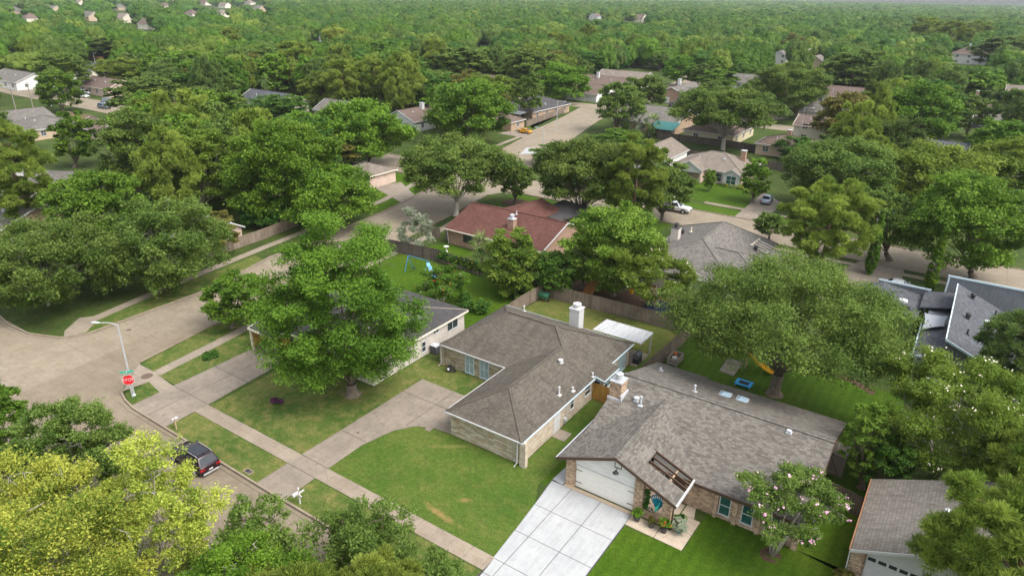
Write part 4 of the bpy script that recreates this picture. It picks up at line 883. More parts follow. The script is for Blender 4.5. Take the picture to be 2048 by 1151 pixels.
mb = MB(); mb.bar((-16.62, 38.95, 4.3), (-16.62, 38.95, 3.85), .05, .05); mb.bar((-16.62, 38.95, 3.87), (-16.1, 38.95, 3.87), .05, .05); mb.bar((-16.1, 38.95, 3.85), (-16.1, 38.95, 4.25), .05, .05); mb.tube([(-16.4, 38.95, 3.87), (-16.42, 38.8, 3.7)], .04, 6)
mb.lathe([(.07, .2), (.1, .1), (.22, 0.02), (.24, -.03)], (-16.44, 38.78, 3.52), 12); mb.build('barn_lamp', M['dark'], H2)

# --- the house at the lower right
H3 = empty('gabled_house', (6.5, 46, 0), 'house with dotted grey three tab roof and white garage gable, lower right corner', 'house')
zg3 = lambda x: 2.6+(7.5-abs(x-6.8))*.425
def h3x(mb):
    mb.box(-0.62, 42.1, 0, 0.12, 42.7, 2.4, 0)
    for y, q in ((42.55, (0, 1, 2, 3)), (50.1, (3, 2, 1, 0))): mb.add([(0.12, y, 2.1), (13.6, y, 2.1), (13.6, y, zg3(13.6)-.1), (6.8, y, zg3(6.8)-.12), (0.12, y, zg3(0.12)-.12)], [(0, 1, 2, 3, 4) if q[0] == 0 else (4, 3, 2, 1, 0)], 1)
wall_poly(H3, [(-0.6, 42.6), (13.9, 42.6), (13.9, 50.1), (-0.6, 50.1)], 2.4, ('brick_tan', 'white', 'white'), lambda nx, ny: 0, h3x)
mb = MB(); mb.slabs([[(-0.7, 41.75, 2.6), (6.8, 41.75, zg3(6.8)), (6.8, 50.5, zg3(6.8)), (-0.7, 50.5, 2.6)], [(6.8, 41.75, zg3(6.8)), (14.3, 41.75, 2.6), (14.3, 50.5, 2.6), (6.8, 50.5, zg3(6.8))]], .14); mb.build('roof', M['roof_tile'], H3)
gutter(H3, [((-0.76, 41.75, 2.52), (-0.76, 50.5, 2.52))], 'rust_fence', .09, .12)
mb = MB(); mb.bar((-0.7, 41.72, 2.5), (6.8, 41.72, zg3(6.8)-.1), .05, .2); mb.bar((6.8, 41.72, zg3(6.8)-.1), (14.3, 41.72, 2.5), .05, .2); mb.build('rake_board', M['white'], H3)
garage_door(H3, 'S', 42.5, 0.3, 5.3, 2.1, 'white', 8, 4, lites=True); mb = MB(); mb.tube([(-0.72, 41.9, 2.5), (-0.68, 42.0, .1)], .05, 6); mb.build('downspout', M['white'], H3)
p = on_roof(1892, 1035, lambda x, y: zg3(x)); vent(H3, p[0], p[1], p[2], 'turbine', 'metal')

# --- the whitewashed house behind the big tree on the corner
H4 = empty('brick_house', (-52, 48, 0), 'whitewashed brick house with charcoal roof half hidden behind the big corner tree', 'house')
wall_poly(H4, [(-59.4, 41.5), (-55, 41.5), (-55, 44), (-49, 44), (-49, 41.2), (-43.75, 41.2), (-43.75, 55.8), (-59.4, 55.8)], 2.55, ('brick_white', 'wood_gold'), lambda nx, ny: 0)
mb = MB(); ps, rr, hh = hip_polys(-59.7, -43.45, 40.6, 56.2, 2.68, 4.2); mb.slabs(ps, .14); mb.slabs([[(-59.8, 39.0, 2.6), (-55.6, 39.0, 2.6), (-55.6, 41.2, 2.85), (-59.8, 41.2, 2.85)]], .14); mb.build('roof', M['roof_dark'], H4)
mb = MB(); caps(mb, [rr]+hh, .2, .03); mb.build('ridge_cap', M['wood_grey'], H4)
gutter(H4, [((-43.42, 40.6, 2.58), (-43.42, 56.2, 2.58)), ((-60, 40.55, 2.58), (-43.4, 40.55, 2.58)), ((-59.8, 38.95, 2.5), (-55.6, 38.95, 2.5)), ((-55.55, 39.0, 2.5), (-55.55, 41, 2.75)), ((-59.85, 39.0, 2.5), (-59.85, 41, 2.75))], 'cream', .07, .2)
for x, y in ((-59.65, 39.15), (-55.75, 39.15)): mb = MB(); mb.box(x-.09, y-.09, 0, x+.09, y+.09, 2.5); mb.build('porch_post', M['cream'], H4)
mb = MB(); mb.box(-59.7, 39.3, .2, -59.6, 41, 2.3); mb.box(-59.6, 40.9, .1, -55.6, 41.0, 2.4); mb.build('carport_screen', M['wood_gold'], H4)
win(H4, 'E', -43.75, 52.7, 54.6, 1.2, 2.4, 'glass', 'white', 2, False); win(H4, 'E', -43.75, 50.3, 51.3, 1.85, 2.35, 'glass', 'white', 2, False); win(H4, 'E', -43.75, 48.4, 49.1, .5, 1.75, 'glass', 'white')
p = on_roof(838, 634, lambda x, y: 2.68+(-43.45-x)*.19); vent(H4, p[0], p[1], p[2], 'pipe', 'white', .4)

# --- patio cover behind the middle house
pc = empty('patio_cover', (-27, 62, 0), 'white corrugated metal patio cover behind the stone house', 'patio cover')
mb = MB(); n = 30
for i in range(n):
    x0 = -29.7+5.6*i/n; x1 = -29.7+5.6*(i+1)/n; zt = lambda y: 2.62-(y-60.2)*.03
    m_ = (x0*.35+x1*.65)
    mb.slabs([[(x0, 60.25, zt(60.25)+.035), (m_, 60.25, zt(60.25)+.035), (m_, 63.6, zt(63.6)+.035), (x0, 63.6, zt(63.6)+.035)], [(m_, 60.25, zt(60.25)), (x1, 60.25, zt(60.25)), (x1, 63.6, zt(63.6)), (m_, 63.6, zt(63.6))]], .02)
m_, nn, ll, b_ = new_mat('streaked_white_metal'); setv(b_, .5, .3)
v_ = coords(nn, 'World'); f_ = noise(nn, ll, v_, 1.0, 5, .7, (5.0, .5, 1)); ll.new(ramp(nn, ll, f_, ((.36, (.36, .36, .35)), (.47, (.50, .51, .52)))), b_.inputs['Base Color'])
mb.build('roof_sheet', m_, pc)
mb = MB(); mb.bar((-29.7, 63.5, 2.44), (-24.1, 63.5, 2.44), .08, .14); mb.bar((-24.15, 60.3, 2.5), (-24.15, 63.5, 2.42), .06, .16); mb.build('beam', M['white'], pc)
for x in (-29.5, -24.3): mb = MB(); mb.box(x-.06, 63.4, 0, x+.06, 63.52, 2.4); mb.build('post', M['white'], pc)

# --- house with the red brown roof
H5 = empty('brick_house', (-56, 85, 0), 'brick house with a red brown shingle roof and gable ends, beyond the ivy fence', 'house')
def h5x(mb):
    for x in (-64.2, -47.3): mb.add([(x, 78.1, 2.4), (x, 91.4, 2.4), (x, 84.6, 4.8)], [(0, 2, 1) if x < -60 else (0, 1, 2)], 0)
wall_poly(H5, [(-64.2, 78.1), (-47.3, 78.1), (-47.3, 91.4), (-64.2, 91.4)], 2.42, ('brick_red', 'cream'), lambda nx, ny: 0, h5x)
mb = MB(); mb.slabs([[(-64.5, 77.5, 2.55), (-46.9, 77.5, 2.55), (-46.9, 84.6, 5.0), (-64.5, 84.6, 5.0)], [(-64.5, 84.6, 5.0), (-46.9, 84.6, 5.0), (-46.9, 91.9, 2.55), (-64.5, 91.9, 2.55)]], .15)
mb.slabs([[(-59.5, 84.6, 4.7), (-56.9, 84.6, 4.95), (-56.9, 93.5, 4.95), (-59.5, 93.5, 3.9)], [(-56.9, 84.6, 4.95), (-53.0, 84.6, 3.9), (-53.0, 93.5, 3.6), (-56.9, 93.5, 4.95)]], .15); mb.build('roof', M['roof_red'], H5)
mb = MB(); mb.slabs([[(-55.5, 89.5, 3.7), (-50.5, 88.6, 3.6), (-49, 97.5, 3.6), (-55.2, 97.5, 4.1)]], .2); mb.build('rear_roof', M['roof_dark'], H5)
mb = MB(); caps(mb, [((-64.5, 84.6, 5.0), (-46.9, 84.6, 5.0))], .3); mb.build('ridge_cap', M['roof_red'], H5)
gutter(H5, [((-64.5, 77.45, 2.5), (-46.9, 77.45, 2.5))], 'cream', .1, .15); mb = MB(); mb.bar((-46.87, 77.5, 2.45), (-46.87, 84.6, 4.9), .05, .2); mb.bar((-46.87, 84.6, 4.9), (-46.87, 91.9, 2.45), .05, .2); mb.build('rake_board', M['white'], H5)
win(H5, 'S', 78.1, -61.2, -59.4, .9, 2.1, 'glass', 'brown', 2, False); mb = MB(); mb.tube([(-63.9, 77.5, 2.5), (-63.9, 77.9, .1)], .06, 6); mb.build('downspout', M['white'], H5)
p = on_roof(1021, 457, lambda x, y: 2.55+(y-77.5)*.345); chimney(H5, p[0], p[1]+.4, 1.0, .9, p[2]-.8, p[2]+1.5, 'brick_red', 'lead')
p = on_roof(1033, 432, lambda x, y: 2.55+(y-77.5)*.345); vent(H5, p[0], p[1], p[2], 'pipe', 'white', .4)

# --- grey hipped house facing the second street
H6 = empty('brick_house', (-26, 91, 0), 'house with broad grey hip roof and whitewashed chimney beside the second street', 'house')
wall_poly(H6, [(-34.6, 81.6), (-16.5, 81.6), (-16.5, 98), (-34.6, 98)], 2.45, ('brick_white', 'cream'), lambda nx, ny: 0)
mb = MB(); ps, rr, hh = hip_polys(-35.2, -20.8, 80.9, 101.0, 2.6, 5.5, 88.5, 97.5); mb.slabs(ps, .15); ps, r_2, h_2 = hip_polys(-35.0, -16.0, 81.2, 95, 2.55, 4.7); mb.slabs(ps, .15); mb.build('roof', M['roof_grey'], H6)
mb = MB(); caps(mb, [rr]+hh+[r_2]+h_2, .26); mb.build('ridge_cap', M['roof_grey'], H6); gutter(H6, [((-35, 80.85, 2.5), (-16, 80.85, 2.5)), ((-15.95, 81, 2.5), (-15.95, 95, 2.5))], 'white', .1, .14)
win(H6, 'S', 81.6, -26.2, -24.2, .9, 2.2, 'blind', 'white', 3); win(H6, 'S', 81.6, -30, -28.5, .9, 2.2)
x, y = G(1351, 472, 4.2); chimney(H6, x, y, 1.1, 1.1, 2.8, 5.6, 'brick_white', 'terracotta')
zh6 = lambda x, y: max(2.6, min(2.6+(y-80.9)*.38, 2.6+(x+35.2)*.42, 2.6+(-20.8-x)*.42, 5.5))
for px, py, k, m in ((1382, 463, 'pipe', 'cream'), (1358, 470, 'hood', 'dark'), (1365, 467, 'turbine', 'dark'), (1511, 500, 'turbine', 'dark'), (1534, 506, 'hood', 'lead')):
    p = on_roof(px, py, zh6); vent(H6, p[0], p[1], p[2], k, m)
mb = MB(); zt = zh6(-21.5, 95)
for i in range(4): mb.bar((-23.3+i*.1, 95.5+i*.9, 3.5), (-20.6+i*.1, 95.5+i*.9, 2.7), .1, .18)
mb.bar((-23.2, 95, 3.62), (-22.9, 98.6, 3.62), .1, .2); mb.build('pergola_rafters', M['cream'], H6)

# --- blue grey house at the right
H7 = empty('modern_house', (2, 88, 0), 'blue grey modern house with steep slate roof and flat topped side wings', 'house')
wl_ = MB()
for x0_, x1_, y0_, y1_, za_, zb_ in ((-6.4, -0.65, 94, 98.5, 2.85, .9), (0.82, 12.5, 94, 101, 5.1, 2.0)):
    wl_.add([(x0_, y0_, 0), (x1_, y0_, 0), (x1_, y0_, za_), (x0_, y0_, za_), (x0_, y1_, 0), (x1_, y1_, 0), (x1_, y1_, zb_), (x0_, y1_, zb_)], [(0, 1, 2, 3), (1, 5, 6, 2), (4, 0, 3, 7), (5, 4, 7, 6)])
wl_.add([(2.3, 75.3, 0), (9, 75.3, 0), (9, 75.3, 1.6), (2.3, 75.3, 4.7)], [(0, 1, 2, 3)]); wl_.add([(2.3, 75.3, 0), (2.3, 75.3, 4.7), (2.3, 92, 4.7), (2.3, 92, 0)], [(0, 1, 2, 3)]); wl_.add([(9, 92, 0), (2.3, 92, 0), (2.3, 92, 4.7), (9, 92, 1.6)], [(0, 1, 2, 3)])
wl_.box(-0.2, 75.3, 0, 2.25, 92, 2.3); wl_.box(-7.8, 86.5, 0, -1.5, 93.9, 1.85)
wl_.build('wall', M['grey_sid'], H7)
mb = MB(); mb.slabs([[(1.95, 74.9, 4.95), (9.4, 74.9, 1.62), (9.4, 92.3, 1.62), (1.95, 92.3, 4.95)]], .18)
mb.slabs([[(-0.5, 74.6, 2.5), (2.25, 74.6, 3.2), (2.25, 83.5, 3.2), (-0.5, 83.5, 2.5)]], .15); mb.slabs([[(-1.2, 88.5, 2.5), (2.25, 88.5, 3.3), (2.25, 93.9, 3.4), (-1.2, 93.9, 2.6)]], .15)
mb.slabs([[(-4.6, 85.6, 2.5), (-1.2, 85.6, 2.5), (-1.2, 95.0, 2.5), (-2.9, 95.0, 4.0), (-2.9, 85.6, 4.0)][:0] or [(-8.2, 85.8, 2.1), (-5.7, 85.8, 2.75), (-5.7, 93.9, 2.75), (-8.2, 93.9, 2.1)], [(-5.7, 85.8, 2.75), (-1.1, 85.8, 1.95), (-1.1, 93.9, 1.95), (-5.7, 93.9, 2.75)]], .15); mb.build('roof', M['roof_slate'], H7)
mb = MB()
for a, b in (((1.9, 74.9, 4.88), (1.9, 92.3, 4.88)), ((-6.45, 93.95, 2.9), (-0.6, 93.95, 2.9)), ((-0.62, 94, 2.9), (-0.62, 98.5, .95)), ((0.78, 93.95, 5.15), (12.5, 93.95, 5.15)), ((0.78, 94, 5.15), (0.78, 101, 2.05)), ((1.9, 74.85, 4.85), (9.4, 74.85, 1.52)), ((-0.5, 74.55, 2.42), (2.25, 74.55, 3.12)), ((-0.55, 74.6, 2.42), (-0.55, 83.5, 2.42))): mb.bar(a, b, .12, .22)
for x, y, zt in ((-0.72, 93.96, 2.8), (0.9, 93.96, 5.05), (-0.15, 75.2, 2.2)): mb.box(x-.1, y-.06, 0, x+.1, y+.02, zt)
mb.build('trim', M['fascia_blue'], H7)
win(H7, 'S', 94, 1.0, 1.85, 2.2, 3.1, 'blind', 'white', 1, False); win(H7, 'S', 75.3, .2, 1.9, .8, 1.9, 'glass', 'fascia_blue', 2)
zh7 = lambda x, y: 4.95-(x-1.95)*.448
for px, py, k in ((1945, 597, 'turbine'), (1935, 637, 'turbine'), (1990, 630, 'pipe'), (1934, 668, 'pipe')):
    p = on_roof(px, py, zh7); vent(H7, p[0], p[1], p[2], k, 'dark', .5)
p = on_roof(1978, 645, zh7); mb = MB(); mb.box(p[0]-.5, p[1]-.3, p[2]-.1, p[0]+.5, p[1]+.3, p[2]+.18); mb.build('skylight', M['white'], H7)
x, y = G(1806, 603, 3.0); mb = MB(); mb.box(x-.9, y-.7, 0, x+.9, y+.7, 2.85); o = mb.build('chimney', M['dgrey'], H7); mb = MB(); mb.lathe([(.35, 0), (.35, .15), (.5, .15), (.5, .25), (.35, .28), (.5, .42), (.2, .5)], (x, y, 2.85), 14); mb.build('chimney_cap', M['white'], o)
ss = empty('shade_sail', (1, 86, 0), 'grey fabric shade sail stretched between the blue grey roofs', 'shade sail')
mb = MB(); A_, B_, C_, D_ = [Vector((*G(px, py, z), z)) for px, py, z in ((1849, 625, 3.3), (1897, 632, 3.6), (1889, 652, 3.4), (1843, 659, 3.1))]; N_ = 10
for i in range(N_+1):
    for j in range(N_+1):
        u, w = i/N_, j/N_; pin = 0.12*(u*(1-u)+w*(1-w)); uu = u+(0.5-u)*0.45*w*(1-w)*1.2; ww = w+(0.5-w)*0.45*u*(1-u)*1.2
        p = A_.lerp(B_, uu).lerp(D_.lerp(C_, uu), ww); mb.v.append((p.x, p.y, p.z-1.2*u*(1-u)*w*(1-w)))
mb.f = [(i*(N_+1)+j, (i+1)*(N_+1)+j, (i+1)*(N_+1)+j+1, i*(N_+1)+j+1) for i in range(N_) for j in range(N_)]; mb.fm = [0]*len(mb.f); mb.build('sail', M['sail'], ss, True)
mb = MB()
for p in (A_, D_): mb.tube([(p.x, p.y, 0), (p.x, p.y, p.z+.1)], .06, 8)
mb.build('mast', M['dgrey'], ss)

# ------------------------------------------------------------------ houses farther off
HOUSES = [(-60, 39, -43, 56), (-41, 39, -24, 60), (-21, 39, -3, 58), (-1, 42, 14, 51), (-65, 77, -47, 95), (-36, 80, -16, 101), (-7, 75, 13, 104)]
def house(name, label, x0, y0, x1, y1, style='hip', ze=2.6, zr=5.0, wall='cream', roof='roof_tan', trim='white', chim=None, cat='house', rz=0.0, wins='SE', garage=None, vents=2, gcol='white', gablewall=None, over=0.4):
    cx, cy = (x0+x1)/2, (y0+y1)/2; w, d = x1-x0, y1-y0; HOUSES.append((x0, y0, x1, y1))
    e = empty(name, (cx, cy, 0), label, cat, None, rz); ORG[e.name] = (0, 0, 0)
    a, b, c, f = -w/2+over, w/2-over, -d/2+over, d/2-over; gw = 1 if gablewall else 0
    def ex(mb):
        if style == 'gable_x':
            for x, q in ((a, (0, 2, 1)), (b, (0, 1, 2))): mb.add([(x, c, ze-.15), (x, f, ze-.15), (x, 0, zr-.25)], [q], gw)
        if style == 'gable_y':
            for y, q in ((c, (0, 1, 2)), (f, (0, 2, 1))): mb.add([(a, y, ze-.15), (b, y, ze-.15), (0, y, zr-.25)], [q], gw)
    wall_poly(e, [(a, c), (b, c), (b, f), (a, f)], ze-.13, (wall, gablewall or wall), lambda nx, ny: 0, ex)
    X0, X1, Y0, Y1 = -w/2, w/2, -d/2, d/2; mb = MB(); g_ = []
    if style == 'hip':
        ps, rr, hh = hip_polys(X0, X1, Y0, Y1, ze, zr); mb.slabs(ps, .15); cp = [rr]+hh; g_ = [((X0, Y0, ze-.08), (X1, Y0, ze-.08)), ((X1, Y0, ze-.08), (X1, Y1, ze-.08)), ((X0, Y1, ze-.08), (X0, Y0, ze-.08))]
    elif style == 'gable_x':
        mb.slabs([[(X0, Y0, ze), (X1, Y0, ze), (X1, 0, zr), (X0, 0, zr)], [(X0, 0, zr), (X1, 0, zr), (X1, Y1, ze), (X0, Y1, ze)]], .15); cp = [((X0, 0, zr), (X1, 0, zr))]; g_ = [((X0, Y0, ze-.08), (X1, Y0, ze-.08)), ((X0-.02, Y0, ze-.06), (X0-.02, 0, zr-.06)), ((X1+.02, Y0, ze-.06), (X1+.02, 0, zr-.06)), ((X1+.02, Y1, ze-.06), (X1+.02, 0, zr-.06))]
    else:
        mb.slabs([[(X0, Y1, ze), (X0, Y0, ze), (0, Y0, zr), (0, Y1, zr)], [(X1, Y0, ze), (X1, Y1, ze), (0, Y1, zr), (0, Y0, zr)]], .15); cp = [((0, Y0, zr), (0, Y1, zr))]; g_ = [((X1, Y0, ze-.08), (X1, Y1, ze-.08)), ((X0, Y0-.02, ze-.06), (0, Y0-.02, zr-.06)), ((X1, Y0-.02, ze-.06), (0, Y0-.02, zr-.06)), ((X0, Y0, ze-.08), (X0, Y1, ze-.08))]
    mb.build('roof', M[roof], e); mb = MB(); caps(mb, cp, .26); mb.build('ridge_cap', M[roof], e); gutter(e, g_, trim, .09, .2)
    st = 2 if ze > 4 else 1
    for s_ in range(st):
        zb = 2.9*s_
        if 'S' in wins:
            n = max(1, int(w/5))
            for i in range(n):
                u = a+(b-a)*(i+.5)/n
                if garage and s_ == 0 and garage[0]-1.2 < u < garage[1]+1.2: continue
                win(e, 'S', c, u-.7, u+.7, zb+.9, zb+2.15, 'glass', 'white', 2)
        if 'E' in wins:
            n = max(1, int(d/5))
            for i in range(n): u = c+(f-c)*(i+.5)/n; win(e, 'E', b, u-.6, u+.6, zb+.9, zb+2.15, 'glass', 'white', 2)
    if garage: garage_door(e, 'S', c-.01, garage[0], garage[1], 2.1, gcol, 8, 4)
    if chim: chimney(e, chim[0], chim[1], 1.0, 1.0, ze, chim[2], chim[3], 'lead', False)
    for i in range(vents): vent(e, X0+w*(.3+.35*i), Y0+d*.3, ze+(zr-ze)*(.6 if style != 'gable_y' else .62), 'cap' if i else 'pipe', 'lead', .4)
    return e

h = house('brick_house', 'tan roofed brick house with white front gables and a clipped lawn across the second street', -53.0, 139.5, -37.6, 152.0, 'hip', 2.7, 5.3, 'brick_pink', 'roof_tan', 'white', (5.0, 1.5, 6.0, 'brick_red'), wins='')
mb = MB(); mb.slabs([[(-6.2, -8.2, 2.6), (-3.2, -8.2, 4.4), (-3.2, -1.0, 4.4), (-6.2, -1.0, 2.6)], [(-3.2, -8.2, 4.4), (-0.2, -8.2, 2.6), (-0.2, -1.0, 2.6), (-3.2, -1.0, 4.4)]], .15); mb.build('front_roof', M['roof_tan'], h); mb = MB(); mb.slabs([[(3.6, -7.2, 2.5), (5.5, -7.2, 3.6), (5.5, -2, 3.6), (3.6, -2, 2.5)], [(5.5, -7.2, 3.6), (7.4, -7.2, 2.5), (7.4, -2, 2.5), (5.5, -2, 3.6)]], .15); mb.build('front_roof', M['roof_tan'], h)
mb = MB(); mb.add([(-5.9, -7.8, 2.0), (-0.5, -7.8, 2.0), (-0.5, -7.8, 2.55), (-3.2, -7.8, 4.2), (-5.9, -7.8, 2.55)], [(0, 1, 2, 3, 4)]); mb.bar((-6.25, -8.22, 2.5), (-3.2, -8.22, 4.32), .06, .25); mb.bar((-3.2, -8.22, 4.32), (-.15, -8.22, 2.5), .06, .25); mb.build('front_gable', M['white'], h); mb = MB(); mb.add([(3.8, -6.9, 0), (7.2, -6.9, 0), (7.2, -6.9, 2.4), (5.5, -6.9, 3.4), (3.8, -6.9, 2.4)], [(0, 1, 2, 3, 4)]); mb.bar((3.55, -7.22, 2.42), (5.5, -7.22, 3.52), .06, .2); mb.bar((5.5, -7.22, 3.52), (7.45, -7.22, 2.42), .06, .2); mb.build('front_gable', M['white'], h)
win(h, 'S', -6.9, 4.5, 6.5, .5, 2.2, 'glass_green_reflect', 'white', 2); win(h, 'S', -5.85, 1.9, 3.2, .4, 2.2); door(h, 'S', -5.85, .3, 1.3, 2.1, 'brick_red')
mb = MB(); mb.box(-5.9, -7.75, 0, -5.5, -5.8, 2.3); mb.box(-.9, -7.75, 0, -.5, -5.8, 2.3); mb.build('porch_pier', M['brick_pink'], h)
house('house', 'house with grey roof and sharp white gable peeking left of the tan roofed house', -64.5, 141, -55.2, 156, 'gable_y', 2.7, 5.0, 'white_sid', 'roof_tan', 'white', wins='S')
h = house('house', 'wide grey roofed house with a teal awning over its back patio', -88.8, 183.0, -69.5, 203.0, 'gable_x', 2.7, 6.0, 'brick_tan', 'roof_grey', 'white', wins='S', vents=3)
mb = MB(); mb.slabs([[(3.5, -13.8, 2.1), (10.5, -13.8, 2.1), (10.5, -8.5, 3.4), (3.5, -8.5, 3.4)]], .1); mb.build('awning', M['teal_awning'], h)
mb = MB()
for x in (3.7, 7, 10.3): mb.box(x-.07, -13.7, 0, x+.07, -13.55, 2.05)
mb.build('awning_post', M['white'], h)
house('house', 'yellow sided house with brown hip roof behind the forked live oak', -66.0, 179.0, -52.0, 198.0, 'hip', 2.8, 5.6, 'cream_sid', 'roof_mauve', 'white', wins='SE')
h = house('corner_house', 'tan brick corner house with dark hip roof and white patio cover', -127.0, 177.5, -112.2, 200.5, 'hip', 2.7, 5.4, 'brick_tan', 'roof_dark', 'white', wins='SE', vents=3)
mb = MB(); mb.slabs([[(-1.5, -15.5, 2.35), (5.5, -15.5, 2.35), (5.5, -11.2, 2.6), (-1.5, -11.2, 2.6)]], .1); mb.build('patio_roof', M['white'], h)
mb = MB()
for x in (-1.3, 5.3): mb.box(x-.08, -15.4, 0, x+.08, -15.25, 2.3)
mb.build('patio_post', M['white'], h)
house('garage', 'small tan garage with grey roof beside the yellow car', -118, 160.0, -108.0, 167.5, 'hip', 2.5, 4.0, 'brick_tan', 'roof_mauve', 'white', cat='garage', wins='E', vents=0)
house('garage', 'pink brick garage with tan roof and white downspout across the side street', -104.5, 93.0, -95.6, 101.0, 'hip', 2.6, 4.0, 'brick_pink', 'roof_tan', 'cream', cat='garage', wins='', vents=0)
house('backyard_shed', 'brick shed with pale blue metal roof behind the side street fence', -97.5, 56.0, -89.6, 60.5, 'gable_x', 2.3, 3.5, 'brick_pink', 'roof_light', 'white', cat='shed', wins='', vents=0)
house('house', 'low white house with red brown roof and white garage beyond the third street', -129, 224.0, -115.0, 240.0, 'gable_x', 2.7, 5.2, 'white_sid', 'roof_mauve', 'white', wins='S', garage=(2.5, 6.3))
house('house', 'brown roofed house with a pale chimney behind the low white house', -137, 246.0, -116.0, 262.0, 'gable_x', 2.8, 5.8, 'white_sid', 'roof_mauve', 'white', (-3, -2, 7.2, 'white'), wins='SE')
house('house', 'long white gabled house at the far side street bend', -140, 268, -118.0, 284, 'gable_x', 2.8, 6.0, 'cream', 'roof_tan', 'white', wins='E')
house('house', 'tan two storey house with a broad garage at the end of the side street', -178.0, 372.0, -150.0, 396.0, 'hip', 3.2, 9.0, 'tan', 'roof_tan', 'cream', (6, 2, 10.6, 'white'), wins='S', garage=(-10, -3), gcol='tan')
house('house', 'red brick house with white chimney and white gable trim near the dark parked van', -100.5, 240.0, -88.0, 262.0, 'gable_y', 2.8, 5.6, 'brick_red', 'roof_grey', 'white', (-1.0, -1, 7.5, 'white'), wins='S', garage=(-4.5, -.5))
def at_house(label, px, py, w, d, **k):
    x, y = G(px, py, k.pop('zz', 2.6)); return house(k.pop('name', 'house'), label, x-w/2, y-d/2, x+w/2, y+d/2, **k)
at_house('two storey house with brown hip roof and tall white chimney amid the right hand pines', 1938, 118, 19, 14, style='hip', ze=5.6, zr=9.6, wall='white', roof='roof_mauve', trim='white', chim=(-1.0, -3.5, 11.4, 'white'))
at_house('house with steep dark slate roof and brick chimney at the right edge', 2050, 172, 20, 16, style='hip', ze=3.0, zr=10.0, wall='brick_tan', roof='roof_slate', trim='dgrey', chim=(-8.2, -3, 10.6, 'brick_tan'))
at_house('two storey white house with tan gable roof and blue bin at right edge', 2048, 205, 13, 12, style='gable_x', ze=5.4, zr=8.3, wall='white', roof='roof_tan', trim='white')
at_house('small brown hipped house in front of the dark slate roof', 1952, 166, 10, 9, style='hip', ze=2.8, zr=5.0, wall='tan', roof='roof_mauve', trim='white')
at_house('small house with square brick chimney and brown hip roof by the leaning palm', 1962, 213, 11, 10, style='hip', ze=2.8, zr=5.0, wall='brick_tan', roof='roof_mauve', trim='white', chim=(-2, 1, 7.5, 'brick_tan'))
at_house('grey roofed outbuilding below the two storey white house', 1985, 238, 10, 9, style='gable_x', ze=2.6, zr=4.3, wall='dgrey', roof='roof_grey', trim='white', vents=0)
at_house('cream two storey house with brown roof beside a concrete driveway', 1640, 262, 12, 12, style='gable_x', ze=4.4, zr=6.6, wall='cream', roof='roof_mauve', trim='cream')
at_house('low brown roofed house with red brick chimney behind the long wooden fence', 1582, 288, 15, 10, style='hip', ze=2.7, zr=4.6, wall='tan', roof='roof_mauve', trim='white', chim=(-1, 1, 5.8, 'brick_red'))
at_house('pale blue grey roofed house between the right hand oaks', 1885, 305, 10, 10, style='gable_x', ze=3.2, zr=5.4, wall='white', roof='roof_slate', trim='white')
at_house('house with dusky roof and cream gable under the tall dark oaks', 1690, 192, 20, 12, style='gable_x', ze=2.8, zr=6.0, wall='cream', roof='roof_mauve', trim='cream')
at_house('white sided house with grey roof behind the rust coloured tree', 1650, 222, 16, 10, style='gable_x', ze=2.8, zr=5.6, wall='white', roof='roof_grey', trim='white')
at_house('grey gabled house with tall cream chimney far right of centre', 1632, 132, 16, 12, style='gable_y', ze=3.2, zr=8.0, wall='tan', roof='roof_grey', trim='cream', chim=(-4, -3, 11.0, 'cream'))
at_house('narrow white house with grey roof left of the cream chimney house', 1560, 118, 10, 9, style='gable_y', ze=4.4, zr=7.2, wall='white', roof='roof_grey', trim='white')
at_house('grey roofed house with white gable ends behind the round oaks', 1485, 163, 16, 10, style='gable_x', ze=2.8, zr=5.8, wall='white', roof='roof_grey', trim='white')
at_house('far house with pale chimney poking out of the right hand woods', 1606, 66, 16, 12, style='hip', ze=4.5, zr=9.0, wall='white', roof='roof_grey', trim='white', chim=(-3, -2, 12.0, 'white'))
at_house('mauve roofed house far off in the central woods', 1272, 40, 26, 16, style='gable_x', ze=5, zr=10, wall='cream', roof='roof_mauve', trim='white')
at_house('faraway white gabled house in the central woods', 1190, 38, 14, 12, style='gable_y', ze=6, zr=10, wall='white', roof='roof_mauve', trim='white')
at_house('faraway small white house beside a dark oak', 962, 84, 10, 8, style='gable_y', ze=5, zr=8, wall='white', roof='roof_mauve', trim='white')
at_house('white chimney house deep in the left central woods', 636, 74, 14, 10, style='gable_x', ze=5, zr=9, wall='white', roof='roof_grey', trim='white', chim=(-5, -2, 11.5, 'white'))
at_house('charcoal roofed house with tan gable end behind the slim palm', 545, 205, 20, 13, style='gable_x', ze=2.9, zr=6.0, wall='cream', roof='roof_slate', trim='cream')
at_house('white walled house glimpsed under the row of pines', 690, 222, 16, 11, style='gable_x', ze=2.9, zr=5.6, wall='white', roof='roof_grey', trim='white')
at_house('brown gabled white house with chimney wall right of the pines', 830, 235, 12, 14, style='gable_y', ze=2.8, zr=5.4, wall='white', roof='roof_mauve', trim='white', chim=(1.0, 2, 6.6, 'white'))
at_house('brick chimney house hidden behind the big central green tree', 985, 168, 14, 10, style='gable_x', ze=3, zr=6, wall='brick_red', roof='roof_mauve', trim='white')
at_house('wide low house with long grey roof and white garage, far left', 42, 158, 24, 14, style='gable_x', ze=2.8, zr=5.6, wall='white_sid', roof='roof_grey', trim='white')
at_house('house with dark blue grey roof and white trim left of the pines', 190, 140, 14, 10, style='gable_x', ze=2.8, zr=5.6, wall='cream', roof='roof_slate', trim='white')
at_house('mauve roofed ranch house behind the white parked cars', 218, 172, 20, 12, style='gable_x', ze=2.8, zr=5.4, wall='brick_pink', roof='roof_mauve', trim='cream')
